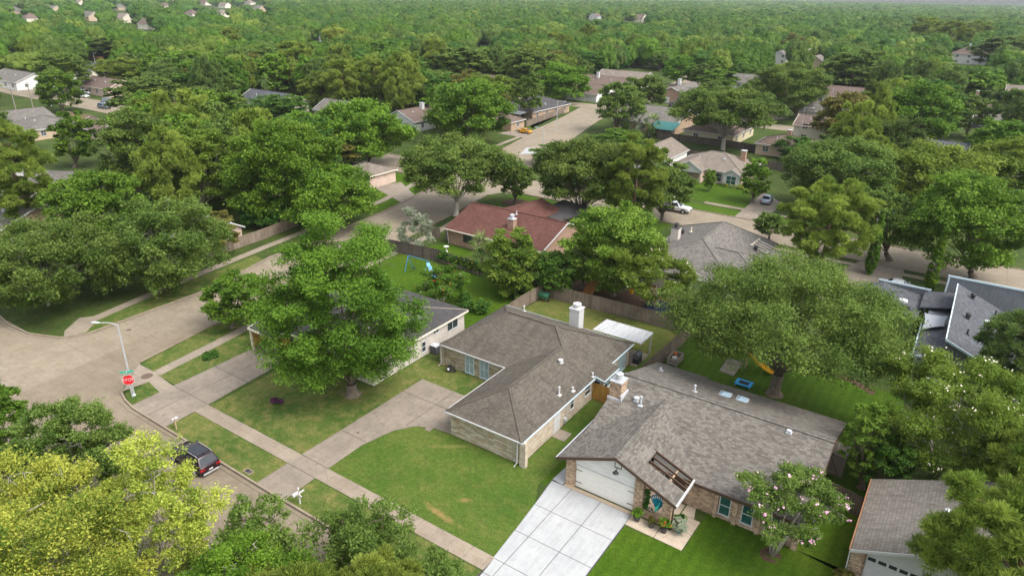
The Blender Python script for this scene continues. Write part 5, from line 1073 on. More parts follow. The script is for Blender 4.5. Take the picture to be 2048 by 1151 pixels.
at_house('red brick gabled house with grey roof at the far left street', 35, 238, 15, 14, style='gable_y', ze=2.6, zr=5.0, wall='brick_red', roof='roof_grey', trim='white', gablewall='brick_red')
at_house('grey hip roofed house beside the red brick gable', 88, 248, 14, 14, style='hip', ze=2.6, zr=4.8, wall='tan', roof='roof_grey', trim='white')
at_house('low house with ribbed brown roof behind the grey oak at left', 208, 253, 12, 9, style='gable_x', ze=2.6, zr=4.6, wall='tan', roof='roof_mauve', trim='white')
at_house('grey roofed house with white gutter behind the left pine', 110, 372, 17, 14, style='hip', ze=2.7, zr=5.2, wall='brick_tan', roof='roof_grey', trim='white')
at_house('white fronted brown roofed house at the left edge behind the pine', 10, 352, 14, 12, style='gable_x', ze=2.7, zr=5.2, wall='white', roof='roof_mauve', trim='white')
at_house('grey roofed house with satellite dish at the left edge', 35, 430, 15, 12, style='gable_x', ze=2.7, zr=5.2, wall='brick_tan', roof='roof_grey', trim='white')
at_house('house with white gable and blue grey roof at far upper left', 30, 130, 16, 10, style='gable_x', ze=2.8, zr=5.4, wall='white', roof='roof_slate', trim='white')
at_house('dark roofed white garage behind the left hand dark oak', 120, 145, 10, 8, style='gable_x', ze=2.8, zr=5.0, wall='white', roof='roof_dark', trim='white', cat='garage', name='garage')
at_house('house with white gable roof glimpsed beyond the spreading left oaks', 410, 268, 12, 10, style='gable_y', ze=2.8, zr=5.4, wall='white', roof='roof_grey', trim='white')
FARPX = ((178, 36, 26), (330, 14, 20), (450, 13, 20), (240, 17, 16), (410, 8, 22), (500, 7, 20), (110, 22, 14), (385, 31, 18), (160, 8, 18), (30, 24, 14), (300, 52, 16), (445, 30, 14), (520, 20, 14), (62, 40, 14), (250, 40, 14))
for i, (px, py, w) in enumerate(FARPX):
    h_ = at_house('pale faraway house among the treetops under the horizon', px, py, w, 14, style='hip' if i % 2 else 'gable_x', ze=4.2, zr=9.0, wall='cream' if i % 3 else 'tan', roof=('roof_grey', 'roof_mauve', 'roof_tan')[i % 3], trim='white', wins='', vents=0); h_['group'] = 'faraway houses under the horizon'

# ------------------------------------------------------------------ fences and gates
def fence(label, pts, h=1.8, m='fence', name='wooden_fence', cat='fence', rails='out', step=2.4, lean=0.0, seed=1):
    rg = random.Random(seed); e = empty(name, (pts[0][0], pts[0][1], 0), label, cat); bd = MB(); rl = MB()
    for s_ in range(len(pts)-1):
        a, b = Vector(pts[s_]), Vector(pts[s_+1]); d = b-a; ln = d.length; d.normalize(); nn = Vector((-d.y, d.x)); u = 0.0
        n = max(1, round(ln/step)); flip = 1
        for i in range(n+1):
            if i == 0 and s_ > 0: continue
            p = a+d*(ln*i/n); pb = MB(); q = p+nn*0.07; pb.box(q.x-.05, q.y-.05, 0, q.x+.05, q.y+.05, h*rg.uniform(.94, 1.0)); pb.build('post', M[m], e)
        for i in range(n):
            p, q = a+d*(ln*i/n), a+d*(ln*(i+1)/n); side = 0.035 if (rails != 'alt' or i % 2 == 0) else -0.035
            for z in (.35, h*.8): rl.bar((p.x+nn.x*side, p.y+nn.y*side, z), (q.x+nn.x*side, q.y+nn.y*side, z), .04, .09)
    # turn the boards so that their faces run along the fence
    bd2 = MB()
    for s_ in range(len(pts)-1):
        a, b = Vector(pts[s_]), Vector(pts[s_+1]); d = b-a; ln = d.length; d.normalize(); nn = Vector((-d.y, d.x)); u = 0.0; rg2 = random.Random(seed+9)
        while u < ln-.02:
            w = min(.142, ln-u); p = a+d*u; q = a+d*(u+w); hh = h+rg2.uniform(-.03, .03); t = rg2.uniform(-.008, .008)
            v = [(p.x+nn.x*t, p.y+nn.y*t), (q.x+nn.x*t, q.y+nn.y*t), (q.x+nn.x*(t+.018), q.y+nn.y*(t+.018)), (p.x+nn.x*(t+.018), p.y+nn.y*(t+.018))]
            bd2.prism(v, .03, hh); u += .150
    bd2.build('boards', M[m], e); rl.build('rail', M[m], e); return e
fence('weathered board fence closing the back of the yard behind the stone house', [(-41.3, 69.6), (-34, 70.0), (-26.5, 70.3), (-22.4, 70.4)], 1.85, rails='alt')
fence('weathered side fence running back from the stone house roof to the yard corner', [(-41.6, 60.3), (-41.8, 65), (-41.6, 69.4)], 1.85, seed=3)
fence('grey side fence between the stone house yard and the oak yard', [(-22.6, 57.9), (-22.3, 64), (-22.2, 70.2)], 1.8, seed=4)
g_ = empty('garden_gate', (-23.9, 51.7, 0), 'golden new cedar gate between the two brick houses', 'gate'); mb = MB()
u = -25.08; rg = random.Random(5)
while u < -22.5: mb.box(u, 51.72, .05, u+.138, 51.745, 1.85+rg.uniform(-.02, .02)); u += .145
mb.build('boards', M['wood_gold'], g_); mb = MB(); mb.bar((-25.08, 51.78, .4), (-22.5, 51.78, .4), .05, .09); mb.bar((-25.08, 51.78, 1.5), (-22.5, 51.78, 1.5), .05, .09); mb.build('rail', M['wood_gold'], g_)
fence('dark wooden fence between the crape myrtle lawn and lower right house', [(-4.0, 49.6), (-0.85, 48.8)], 1.85, 'fence_dark', seed=6)
fence('long grey fence beside the sidewalk across the side street', [(-87.6, 50.5), (-87.7, 56), (-88.0, 62), (-89.2, 70)], 1.75, seed=7)
fence('short fence in deep shade behind the left garden shed', [(-113, 72), (-104.5, 73.5)], 1.7, seed=8)
fence('dark fence behind the blue swing set', [(-69.3, 70.2), (-66, 70.6), (-60.2, 71.2)], 1.85, 'fence_dark', seed=9)
fence('ivy covered fence between the swing set lawn and red roofed house', [(-60.2, 71.2), (-56, 70.8), (-52.3, 70.5), (-46, 70.4), (-41.9, 70.3)], 1.8, seed=10)
fence('short fence panels beside the red roofed house', [(-68.2, 79.0), (-66.6, 79.0)], 1.7, seed=11); fence('narrow side gate panel against the red roofed brick house wall', [(-65.5, 79.0), (-64.35, 79.0)], 1.7, seed=12, cat='fence')
fence('long grey street fence along the tan brick corner house', [(-108.6, 168.5), (-110.5, 180), (-112.6, 197)], 1.8, seed=13)
fence('dark fence in front of the yellow sided house', [(-72, 176.5), (-52, 177.5), (-44, 176)], 1.8, 'fence_dark', seed=14)
fence('long shaded wooden fence behind the tan roofed brick house', [(-58, 160), (-36.5, 160), (-30, 158)], 1.8, 'fence_dark', seed=15)
x, y = G(195, 122); fence('rust red fence along the far left street', [(x-14, y), (x+6, y)], 2.4, 'rust_fence', seed=16)
x, y = G(165, 240); fence('tan plank wall beside the left street cars', [(x-6, y-1), (x+6, y)], 2.0, 'wood_tan', seed=17)

# ------------------------------------------------------------------ street furniture
def lamp(px, py, top, label, arm=(-1, 0), H=None):
    x, y = G(px, py); h = H or zat(x, y, top); e = empty('street_lamp', (x, y, 0), label, 'street lamp', 'street lamps'); a = Vector((arm[0], arm[1], 0)).normalized()
    mb = MB(); mb.tube([(x, y, 0), (x, y, h*.5), (x, y, h)], [.11, .09, .065], 10); mb.lathe([(.2, 0), (.2, .05), (.12, .2)], (x, y, 0), 10); mb.build('pole', M['metal'], e)
    p0 = Vector((x, y, h-.12)); p1 = p0+a*.9+Vector((0, 0, .22)); p2 = p0+a*1.75+Vector((0, 0, .16)); mb = MB(); mb.tube([p0, p0+a*.4+Vector((0, 0, .16)), p1, p2], .04, 6); mb.build('arm', M['metal'], e)
    mb = MB(); s_ = Vector((-a.y, a.x, 0)); pr = [(0, .06), (.15, .12), (.45, .17), (.75, .12), (.88, .03)]; vs = []
    for t, r in pr:
        c_ = p2+a*(t-.05)
        for k in range(8): an = 6.283*k/8; vs.append(c_+s_*(r*math.cos(an))+Vector((0, 0, .55*r*math.sin(an))))
    mb.add(vs, [(i*8+k, (i+1)*8+k, (i+1)*8+(k+1) % 8, i*8+(k+1) % 8) for i in range(4) for k in range(8)]+[tuple(range(8)), tuple(range(39, 31, -1))]); mb.build('lamp_head', M['lead'], e, True); return e
lamp(268, 790, 648, 'grey steel street lamp with curved arm behind the stop sign', (-0.85, -0.45))
lamp(103, 212, 168, 'street lamp beside the far left street', (1, 0)); lamp(1113, 262, 202, 'street lamp beside the corner house sidewalk', (1, .1)); lamp(1086, 312, 281, 'street lamp at the crossing of side street and second street', (-1, 0), 6.5)
lamp(1745, 480, 397, 'street lamp rising from the dark oaks by the cypress columns', (1, 0)); lamp(190, 125, 106, 'street lamp in front of the rust red fence', (1, 0)); lamp(1597, 285, 215, 'slim dark street lamp by the concrete driveway and brown roofed cream house', (1, 0))
# stop sign
x, y = G(265, 794); SS = empty('stop_sign', (x, y, 0), 'red octagonal STOP sign with green street name blades on a steel post', 'stop sign')
fd = Vector((-FW.x*0-.35, -.94, 0)); fd = Vector((0.80, -0.60, 0)).normalized(); sd = Vector((-fd.y, fd.x, 0))
def sgn(u, w, p=0.0, c=(0, 0, 0)): q = Vector(c)+sd*u+fd*p; return (q.x, q.y, q.z+w)
mb = MB(); mb.tube([(x, y, 0), (x, y, 2.9)], .045, 8); mb.build('post', M['metal'], SS)
c_ = (x+fd.x*.05, y+fd.y*.05, 1.95)
def octo(r, p): return [sgn(r*math.cos(math.radians(22.5+45*k)), r*math.sin(math.radians(22.5+45*k)), p, c_) for k in range(8)]
mb = MB(); A8, B8 = octo(.57, 0), octo(.57, .012); mb.add(A8+B8, [tuple(range(7, -1, -1)), tuple(range(8, 16))]+[(k, (k+1) % 8, 8+(k+1) % 8, 8+k) for k in range(8)]); sp = mb.build('sign_plate', M['white'], SS)
mb = MB(); A8, B8 = octo(.525, .013), octo(.525, .018); mb.add(A8+B8, [tuple(range(7, -1, -1)), tuple(range(8, 16))]+[(k, (k+1) % 8, 8+(k+1) % 8, 8+k) for k in range(8)]); mb.build('red_face', M['red'], sp)
def text(par, s, size, loc, m, depth=.004, bold=.012):
    cu = bpy.data.curves.new('lettering', 'FONT'); cu.body = s; cu.size = size; cu.align_x = 'CENTER'; cu.align_y = 'CENTER'; cu.extrude = depth; cu.offset = bold
    o = bpy.data.objects.new('lettering_source', cu); COL.objects.link(o); dg = bpy.context.evaluated_depsgraph_get(); me = bpy.data.meshes.new_from_object(o.evaluated_get(dg)); bpy.data.objects.remove(o)
    me.materials.clear(); me.materials.append(M[m]); t = bpy.data.objects.new('lettering', me); COL.objects.link(t); t.parent = par; o0 = ORG.get(par.name, (0, 0, 0))
    t.matrix_local = Matrix.Translation(Vector(loc)-Vector(o0)) @ Matrix((sd, Vector((0, 0, 1)), fd)).transposed().to_4x4(); return t
q = Vector(c_)+fd*.023; text(sp, 'STOP', .42, q, 'white', bold=0.0)
for dz, dirv, s_, L_ in ((2.78, sd, True, 1.15), (2.60, fd, False, .8)):
    mb = MB(); a_ = Vector((x, y, dz))-dirv*L_/2; b_ = Vector((x, y, dz))+dirv*L_/2; mb.bar(a_, b_, .02, .20); o = mb.build('street_name_blade', M['sign_green'], SS)
    if s_:
        mb = MB()
        for k in range(9):      # the name is too small to read in the photograph: pale marks of letter size
            p = Vector((x, y, dz))+sd*(-.36+.085*k)+fd*.014; mb.bar(p-Vector((0, 0, .035)), p+Vector((0, 0, .035)), .03, .006)
        mb.build('lettering', M['white'], o)
def mailbox(px, py, label, post, box, white=False):
    x, y = G(px, py); e = empty('mailbox', (x, y, 0), label, 'mailbox'); mb = MB(); mb.box(x-.05, y-.05, 0, x+.05, y+.05, 1.0)
    if white: mb.box(x-.30, y-.045, .72, x+.30, y+.045, .82); mb.box(x-.045, y-.5, .9, x+.045, y+.5, 1.0); mb.lathe([(.09, 0), (.09, .05), (.02, .14)], (x, y+.0, 1.38), 8); mb.box(x-.05, y-.05, 1.0, x+.05, y+.05, 1.38); mb.bar((x-.25, y, .75), (x, y, 1.0), .05, .05); mb.bar((x+.25, y, .75), (x, y, 1.0), .05, .05)
    else: mb.bar((x, y+.3, .7), (x, y-.1, 1.0), .06, .06); mb.box(x-.06, y-.25, .95, x+.06, y+.3, 1.0)
    mb.build('post', M[post], e); mb = MB(); vs = []
    yo = -.3
    for yy in (-.27, .27):
        for k in range(9): a = math.pi*k/8; vs.append((x+.10*math.cos(a), y+yy+(yo if white else 0), 1.12+.10*math.sin(a)))
        vs += [(x-.10, y+yy+(yo if white else 0), 1.0), (x+.10, y+yy+(yo if white else 0), 1.0)]
    mb.add(vs, [(k, k+1, 12+k, 11+k) for k in range(10)]+[(10, 0, 11, 21), tuple(range(10, -1, -1)), tuple(range(11, 22))]); o = mb.build('box', M[box], e)
    mb = MB(); mb.box(x+.105, y-.1, 1.08, x+.12, y-.06, 1.26); mb.build('flag', M['red'], o)
mailbox(353, 858, 'grey metal mailbox on a timber post beside the old driveway', 'wood_tan', 'metal')
mailbox(600, 1006, 'white mailbox on an ornate white post in the verge', 'white', 'white', True)
def pole(px, py, top, label):
    x, y = G(px, py); h = min(13, zat(x, y, top)); e = empty('utility_pole', (x, y, 0), label, 'utility pole'); mb = MB(); mb.tube([(x, y, 0), (x, y, h)], [.16, .11], 8); mb.build('pole', M['wood_grey'], e)
    mb = MB(); mb.box(x-1.2, y-.06, h-.7, x+1.2, y+.06, h-.55); mb.build('crossarm', M['wood_grey'], e)
    for k in (-1.05, -.5, .5, 1.05): mb = MB(); mb.lathe([(.05, 0), (.07, .06), (.04, .15)], (x+k, y, h-.55), 6); mb.build('insulator', M['lead'], e)
pole(34, 100, 62, 'tall utility pole standing before the far left woods'); pole(5, 118, 92, 'utility pole at the left edge by the far street'); pole(38, 243, 175, 'leaning timber pole rising by the red brick gable'); pole(72, 238, 165, 'timber pole rising right of the red brick gable'); pole(345, 70, 46, 'distant utility pole in the upper left woods'); pole(222, 64, 50, 'distant utility pole among the upper left treetops')

def wire(label, pts):
    e = empty('power_line', pts[0], label, 'power line', 'overhead wires')
    mb = MB()
    for a, b in zip(pts, pts[1:]):
        a, b = Vector(a), Vector(b); mb.tube([a.lerp(b, k/8)-Vector((0, 0, (b-a).length*.025*4*(k/8)*(1-k/8))) for k in range(9)], .035, 4)
    mb.build('cable', M['dark'], e)
a_, b_, c_2 = G(34, 100), G(222, 64), G(345, 70)
wire('thin dark wire strung between the far left poles', [(a_[0], a_[1], 11), (b_[0], b_[1], 10), (c_2[0], c_2[1], 10)])
a_, b_ = G(1655, 175), G(2075, 178); wire('thin wire crossing before the slate roofed house at the right', [(a_[0], a_[1], 8.5), (b_[0], b_[1], 8.5)])

# ------------------------------------------------------------------ vehicles
def paint(name, c, metal=0.3):
    m, n, l, b = new_mat(name); setv(b, 0.28, 0.5, metal); b.inputs['Coat Weight'].default_value = 0.6; b.inputs['Coat Roughness'].default_value = 0.08
    f = noise(n, l, coords(n, 'World'), 3.0, 4); l.new(ramp(n, l, f, ((.3, tuple(x*.88 for x in c)), (.7, tuple(min(1, x*1.08) for x in c)))), b.inputs['Base Color']); return m
LAMP_R = plain('tail_lamp', (0.45, 0.01, 0.015), 0.2, 0.5, .05); LAMP_W = plain('head_lamp', (0.7, 0.72, 0.75), 0.15, 0.5, .05); CARGLASS = plain('car_glass', (0.02, 0.024, 0.028), 0.06, 0.6, .2)
def ring(x, hw, zb, zt, n_=0):
    return [(x, -hw*.86, zb), (x, -hw*.97, zb+.12), (x, -hw, zb+(zt-zb)*.55), (x, -hw*.95, zt-.06), (x, -hw*.82, zt), (x, hw*.82, zt), (x, hw*.95, zt-.06), (x, hw, zb+(zt-zb)*.55), (x, hw*.97, zb+.12), (x, hw*.86, zb)]
def loft(mb, rings):
    n = len(rings[0]); vs = [p for r in rings for p in r]
    fs = [(i*n+k, i*n+(k+1) % n, (i+1)*n+(k+1) % n, (i+1)*n+k) for i in range(len(rings)-1) for k in range(n)]
    mb.add(vs, [f[::-1] for f in fs]+[tuple(range(n)), tuple(range(len(vs)-1, len(vs)-n-1, -1))][::-1])
def car(label, x, y, rz, col, kind='sedan', cat='car', rails=False):
    e = empty('parked_'+('pickup' if kind == 'pickup' else 'car'), (x, y, 0), label, cat, 'parked vehicles', rz); ORG[e.name] = (0, 0, 0); pm = paint('car_paint', col)
    T = {'suv': dict(L=4.75, hw=.95, zb=.30, body=[(-.5, .80, .80), (-.485, .92, 1.0), (-.42, .97, 1.03), (-.1, 1, 1.02), (.2, 1, 1.02), (.30, .98, 1.04), (.42, .93, .97), (.48, .84, .84), (.5, .74, .70)], gb=(-.475, .27, 1.0), gr=(-.39, .07, 1.70)),
         'sedan': dict(L=4.7, hw=.90, zb=.26, body=[(-.5, .78, .72), (-.485, .9, .90), (-.38, .95, .98), (-.1, 1, .93), (.2, 1, .93), (.28, .98, .92), (.42, .92, .83), (.48, .82, .72), (.5, .72, .62)], gb=(-.37, .24, .92), gr=(-.20, .05, 1.43)),
         'coupe': dict(L=4.3, hw=.90, zb=.25, body=[(-.5, .78, .75), (-.48, .9, .96), (-.36, .95, .98), (-.1, 1, .92), (.2, 1, .92), (.28, .98, .90), (.42, .92, .80), (.48, .82, .70), (.5, .72, .60)], gb=(-.42, .22, .92), gr=(-.18, .03, 1.36)),
         'pickup': dict(L=5.7, hw=1.0, zb=.42, body=[(-.5, .93, 1.05), (-.49, .97, 1.15), (-.2, 1, 1.17), (-.1, 1, 1.14), (.15, 1, 1.14), (.20, .98, 1.18), (.42, .95, 1.12), (.48, .9, 1.02), (.5, .84, .85)], gb=(-.13, .21, 1.12), gr=(-.10, .09, 1.85))}[kind]
    Lc, hw, zb = T['L'], T['hw'], T['zb']; mb = MB(); loft(mb, [ring(t*Lc, hw*w, zb, z) for t, w, z in T['body']])
    b0, b1, z0 = T['gb']; r0, r1, z1 = T['gr']; wb, wr = hw*.90, hw*.70
    gl = [(b0*Lc, -wb, z0-.05), (b1*Lc, -wb, z0-.05), (b1*Lc, wb, z0-.05), (b0*Lc, wb, z0-.05), (r0*Lc, -wr, z1-.05), (r1*Lc, -wr, z1-.05), (r1*Lc, wr, z1-.05), (r0*Lc, wr, z1-.05), (r0*Lc+.1, -wr*.85, z1), (r1*Lc-.12, -wr*.85, z1), (r1*Lc-.12, wr*.85, z1), (r0*Lc+.1, wr*.85, z1)]
    mb.add(gl, [(0, 1, 5, 4), (1, 2, 6, 5), (2, 3, 7, 6), (3, 0, 4, 7), (4, 5, 9, 8), (5, 6, 10, 9), (6, 7, 11, 10), (7, 4, 8, 11), (8, 9, 10, 11)])
    body = mb.build('body', pm, e, local=True)
    md = body.modifiers.new('round', 'BEVEL'); md.width = .035; md.segments = 2; md.limit_method = 'ANGLE'; md.angle_limit = .5
    for p in body.data.polygons: p.use_smooth = True
    def pane(name, q, out):
        vs = [Vector(p) for p in q]; nn = (vs[1]-vs[0]).cross(vs[3]-vs[0]).normalized()
        if nn.dot(Vector(out)) < 0: nn = -nn
        m_ = MB(); m_.add([v+nn*.012 for v in vs]+[v-nn*.01 for v in vs], [(0, 1, 2, 3), (7, 6, 5, 4), (0, 4, 5, 1), (1, 5, 6, 2), (2, 6, 7, 3), (3, 7, 4, 0)]); m_.build(name, CARGLASS, e, local=True)
    P = [Vector(p) for p in gl]
    def quad(a, b, c, d, u0, u1, v0, v1):
        f = lambda u, v: (a.lerp(b, u)).lerp(d.lerp(c, u), v); return [f(u0, v0), f(u1, v0), f(u1, v1), f(u0, v1)]
    for sgn_, (a, b, c, d) in ((-1, (P[0], P[1], P[5], P[4])), (1, (P[3], P[2], P[6], P[7]))):
        for u0, u1 in ((.10, .30), (.34, .60), (.64, .90)): pane('side_window', quad(a, b, c, d, u0, u1, .18, .88), (0, sgn_, .3))
    pane('windscreen', quad(P[1], P[2], P[6], P[5], .06, .94, .10, .92), (1, 0, .6)); pane('rear_window', quad(P[3], P[0], P[4], P[7], .08, .92, .14, .90), (-1, 0, .4))
    rw = {'suv': .36, 'pickup': .40}.get(kind, .33)
    for sx in (-.31, .31):
        for s_ in (-1, 1):
            m_ = MB(); yy = s_*hw; cx = sx*Lc; m_.tube([(cx, yy-s_*.24, rw), (cx, yy+s_*.01, rw)], [rw, rw], 18); w = m_.build('wheel', M['rubber'], e, local=True)
            m_ = MB(); m_.tube([(cx, yy-s_*.05, rw), (cx, yy+s_*.022, rw)], [rw*.62, rw*.60], 12); m_.build('rim', M['metal'], w, local=True)
            m_ = MB(); ar = [(cx+(rw+.05)*math.cos(a), yy-s_*.05, rw+(rw+.05)*math.sin(a)) for a in [math.pi*k/10 for k in range(11)]]; m_.tube(ar, .055, 5); m_.build('wheel_arch', M['dark'], e, local=True)
    zt = T['body'][1][2]; xr = -Lc*.5; xf = Lc*.5
    for s_ in (-1, 1):
        m_ = MB(); m_.box(xr+.0, s_*hw*.50, zt-.30, xr+.16, s_*hw*.90, zt-.15); m_.build('taillight', LAMP_R, e, local=True)
        m_ = MB(); m_.box(xf-.22, s_*hw*.48, T['body'][7][2]-.16, xf-.05, s_*hw*.80, T['body'][7][2]-.02); m_.build('headlight', LAMP_W, e, local=True)
        m_ = MB(); m_.box(b1*Lc-.28, s_*hw*.98, z0+.02, b1*Lc-.12, s_*(hw+.16), z0+.18); m_.build('mirror', pm, e, local=True)
        if rails: m_ = MB(); m_.tube([(r0*Lc+.1, s_*wr*.92, z1-.03), (r0*Lc+.3, s_*wr*.95, z1+.05), (r1*Lc-.3, s_*wr*.95, z1+.05), (r1*Lc-.1, s_*wr*.92, z1-.03)], .022, 6); m_.build('roof_rail', M['metal'], e, local=True)
    m_ = MB(); m_.box(xr-.02, -hw*.72, zb-.02, xr+.12, hw*.72, zb+.14); m_.build('rear_bumper', M['dark'] if not rails else M['metal'], e, local=True)
    m_ = MB(); m_.box(xr-.02, -.17, zt-.44, xr+.05, .17, zt-.32); m_.build('number_plate', M['white'], e, local=True)
    m_ = MB(); m_.box(xf-.08, -hw*.5, zb+.1, xf+.01, hw*.5, zb+.32); m_.build('grille', M['dark'], e, local=True)
    if rails:
        m_ = MB(); m_.box(xr+.02, -hw*.5, zt-.245, xr+.09, hw*.5, zt-.205); m_.build('light_bar', LAMP_R, e, local=True)
        m_ = MB(); m_.box(r0*Lc+.35, -wr*.7, z1-.01, r1*Lc-.35, wr*.7, z1+.012); m_.build('glass_roof', CARGLASS, e, local=True); m_ = MB(); m_.box(r0*Lc+.2, -.03, z1, r0*Lc+.32, .03, z1+.1); m_.build('antenna', M['dark'], e, local=True)
    if kind == 'pickup': m_ = MB(); m_.box(-Lc*.47, -hw*.74, 1.0, -Lc*.15, hw*.74, 1.19); m_.build('truck_bed', M['dark'], e, local=True)
    return e
PI = math.pi
car('dark maroon car with roof rails parked at the front kerb, tail toward the middle', -47.0, 24.05, PI-.02, (0.016, 0.003, 0.007), 'suv', 'suv', True)
x, y = G(1049, 266); car('bright yellow car parked by the small tan garage', x, y, PI-.1, (0.75, 0.36, 0.01), 'coupe')
x, y = G(1350, 422); car('white pickup parked at the kerb behind the oak, beyond the grey hip roof', x, y, 0.02, (0.75, 0.75, 0.76), 'pickup', 'pickup')
x, y = G(1533, 404); car('silver blue sedan on the driveway beside the tan roofed house', x, y, PI/2+.12, (0.27, 0.34, 0.42), 'sedan')
x, y = G(158, 190); car('white car with dark windows in the left driveway, behind its white neighbour', x, y+2.2, .35, (0.72, 0.73, 0.74), 'suv'); x, y = G(166, 195); car('white rounded car in front of another white car, left driveway', x, y, .3, (0.8, 0.8, 0.8), 'sedan')
x, y = G(209, 217); car('grey blue car parked on the far left street', x, y, .1, (0.16, 0.20, 0.25), 'suv'); x, y = G(219, 206); car('dark teal car on the driveway behind the grey blue car', x, y, 1.2, (0.06, 0.10, 0.12), 'suv')
x, y = G(1347, 213); car('dark navy van parked on the far side street', x, y, PI/2, (0.03, 0.035, 0.05), 'suv', 'van'); x, y = G(1608, 231); car('black car at the top of the right hand concrete driveway', x, y, PI/2+.1, (0.02, 0.02, 0.028), 'suv')
x, y = G(2, 484); car('white car cut off by the left edge of the picture', x-1.2, y, .9, (0.75, 0.75, 0.76), 'sedan'); car('silver car nosing out behind the blue grey side wing of the modern house', -4.2, 99.55, 0.0, (0.42, 0.43, 0.45), 'sedan')

# ------------------------------------------------------------------ things in the yards
def thing_at(px, py, z=0): x, y = G(px, py, z); return x, y
e = empty('air_conditioner', (-43.15, 50.0, 0), 'grey air conditioner unit beside the whitewashed brick wall', 'air conditioner'); mb = MB(); mb.box(-43.55, 49.6, .06, -42.75, 50.4, .95)
for k in range(6): mb.box(-43.57, 49.58, .15+.13*k, -42.73, 50.42, .19+.13*k)
mb.build('casing', M['dgrey'], e); mb = MB(); mb.box(-43.58, 49.57, .95, -42.72, 50.43, 1.0); mb.lathe([(.33, .05), (.33, .08), (.27, .08), (.1, .06)], (-43.15, 50, .95), 16); mb.build('fan_grille', M['lead'], e)
e = empty('pressure_washer', (-39.3, 47.75, 0), 'black pressure washer with folded handle standing on the lawn by the stone wall', 'pressure washer'); mb = MB(); mb.box(-39.6, 47.5, .3, -39.05, 47.95, .62); mb.box(-39.5, 47.55, .62, -39.2, 47.9, .82); mb.build('engine', M['dark'], e)
mb = MB()
for s_ in (-.3, .3): mb.tube([(-39.3+s_, 47.5, .1), (-39.3+s_, 48.0, .3), (-39.3+s_*.9, 48.2, 1.1)], .025, 6)
mb.tube([(-39.57, 48.2, 1.1), (-39.03, 48.2, 1.1)], .025, 6); mb.build('handle', M['dark'], e)
for s_ in (-.36, .36): mb = MB(); mb.tube([(-39.3+s_-.04, 47.95, .17), (-39.3+s_+.04, 47.95, .17)], .17, 14); mb.build('wheel', M['rubber'], e)
mb = MB(); mb.lathe([(.12, 0), (.14, .1), (.12, .2), (.05, .24)], (-39.35, 47.45, .36), 12); mb.build('pump', M['lead'], e)
e = empty('wheelbarrow', (-40.9, 68.5, 0), 'green plastic wheelbarrow tipped against the yard corner fence', 'wheelbarrow'); mb = MB(); A_ = [(-41.5, 68.3, .35), (-40.4, 68.3, .35), (-40.4, 68.75, .45), (-41.5, 68.75, .45)]; B_ = [(-41.65, 68.1, .85), (-40.25, 68.1, .85), (-40.25, 68.95, 1.05), (-41.65, 68.95, 1.05)]
mb.add(A_+B_, [(3, 2, 1, 0), (0, 1, 5, 4), (1, 2, 6, 5), (2, 3, 7, 6), (3, 0, 4, 7), (4, 5, 6, 7)]); mb.build('tub', M['tarp'], e); mb = MB(); mb.tube([(-40.3, 68.5, .2), (-40.2, 68.5, .2)], .2, 12); mb.build('wheel', M['rubber'], e)
mb = MB(); mb.tube([(-40.25, 68.4, .2), (-41.5, 68.2, .4), (-42.0, 68.2, .6)], .025, 6).tube([(-40.25, 68.6, .2), (-41.5, 68.8, .4), (-42.0, 68.8, .6)], .025, 6); mb.build('handle', M['wood_grey'], e)
e = empty('barbecue', (-24.55, 60.8, 0), 'dark covered barbecue grill on the pad under the patio cover', 'barbecue'); mb = MB(); mb.box(-24.9, 60.45, .08, -24.2, 61.2, .75); mb.build('cart', M['dark'], e); mb = MB(); mb.tube([(-24.55, 60.3, .9), (-24.55, 61.35, .9)], .34, 12); mb.build('hood', M['dgrey'], e)
for s_ in (60.5, 61.15): mb = MB(); mb.tube([(-24.9, s_, .1), (-24.2, s_, .1)], .1, 10); mb.build('wheel', M['rubber'], e)
e = empty('planter_box', (-21.2, 63.0, 0), 'raised timber planter box by the grey side fence', 'planter'); mb = MB(); x0, y0, x1, y1 = -21.75, 62.1, -20.65, 64.1
for a in ((x0, y0, x1, y0+.08), (x0, y1-.08, x1, y1), (x0, y0+.08, x0+.08, y1-.08), (x1-.08, y0+.08, x1, y1-.08)): mb.box(a[0], a[1], .25, a[2], a[3], .92)
for a in ((x0, y0), (x1-.1, y0), (x0, y1-.1), (x1-.1, y1-.1)): mb.box(a[0]-.02, a[1]-.02, 0, a[0]+.1, a[1]+.1, .95)
mb.build('box', M['wood_grey'], e); mb = MB(); mb.box(x0+.08, y0+.08, .3, x1-.08, y1-.08, .72); mb.build('soil', M['mulch'], e); mb = MB(); mb.lathe([(.24, 0), (.27, .2), (.22, .2), (.2, .05)], (-21.15, 62.7, .72), 14); mb.build('bucket', M['white'], e)
mb = MB(); mb.lathe([(.1, 0), (.14, .2), (.05, .3)], (-21.4, 63.6, .72), 8); mb.build('watering_pot', M['orange'], e)
e = empty('mini_trampoline', (-13.8, 62.7, 0), 'small bright blue trampoline on the shaded oak lawn', 'trampoline'); mb = MB()
for a in ((-14.6, 62.1, -13.0, 62.35), (-14.6, 63.05, -13.0, 63.3), (-14.6, 62.35, -14.3, 63.05), (-13.3, 62.35, -13.0, 63.05)): mb.box(a[0], a[1], .30, a[2], a[3], .40)
mb.build('pad', M['blue'] if 0 else plain('bright_blue_pad', (0.015, 0.30, 0.62), .6), e); mb = MB(); mb.box(-14.3, 62.35, .33, -13.3, 63.05, .36); mb.build('mat', M['mesh'], e)
for a in ((-14.5, 62.2), (-13.1, 62.2), (-14.5, 63.2), (-13.1, 63.2)): mb = MB(); mb.tube([(a[0], a[1], 0), (a[0], a[1], .32)], .03, 6); mb.build('leg', M['metal'], e)
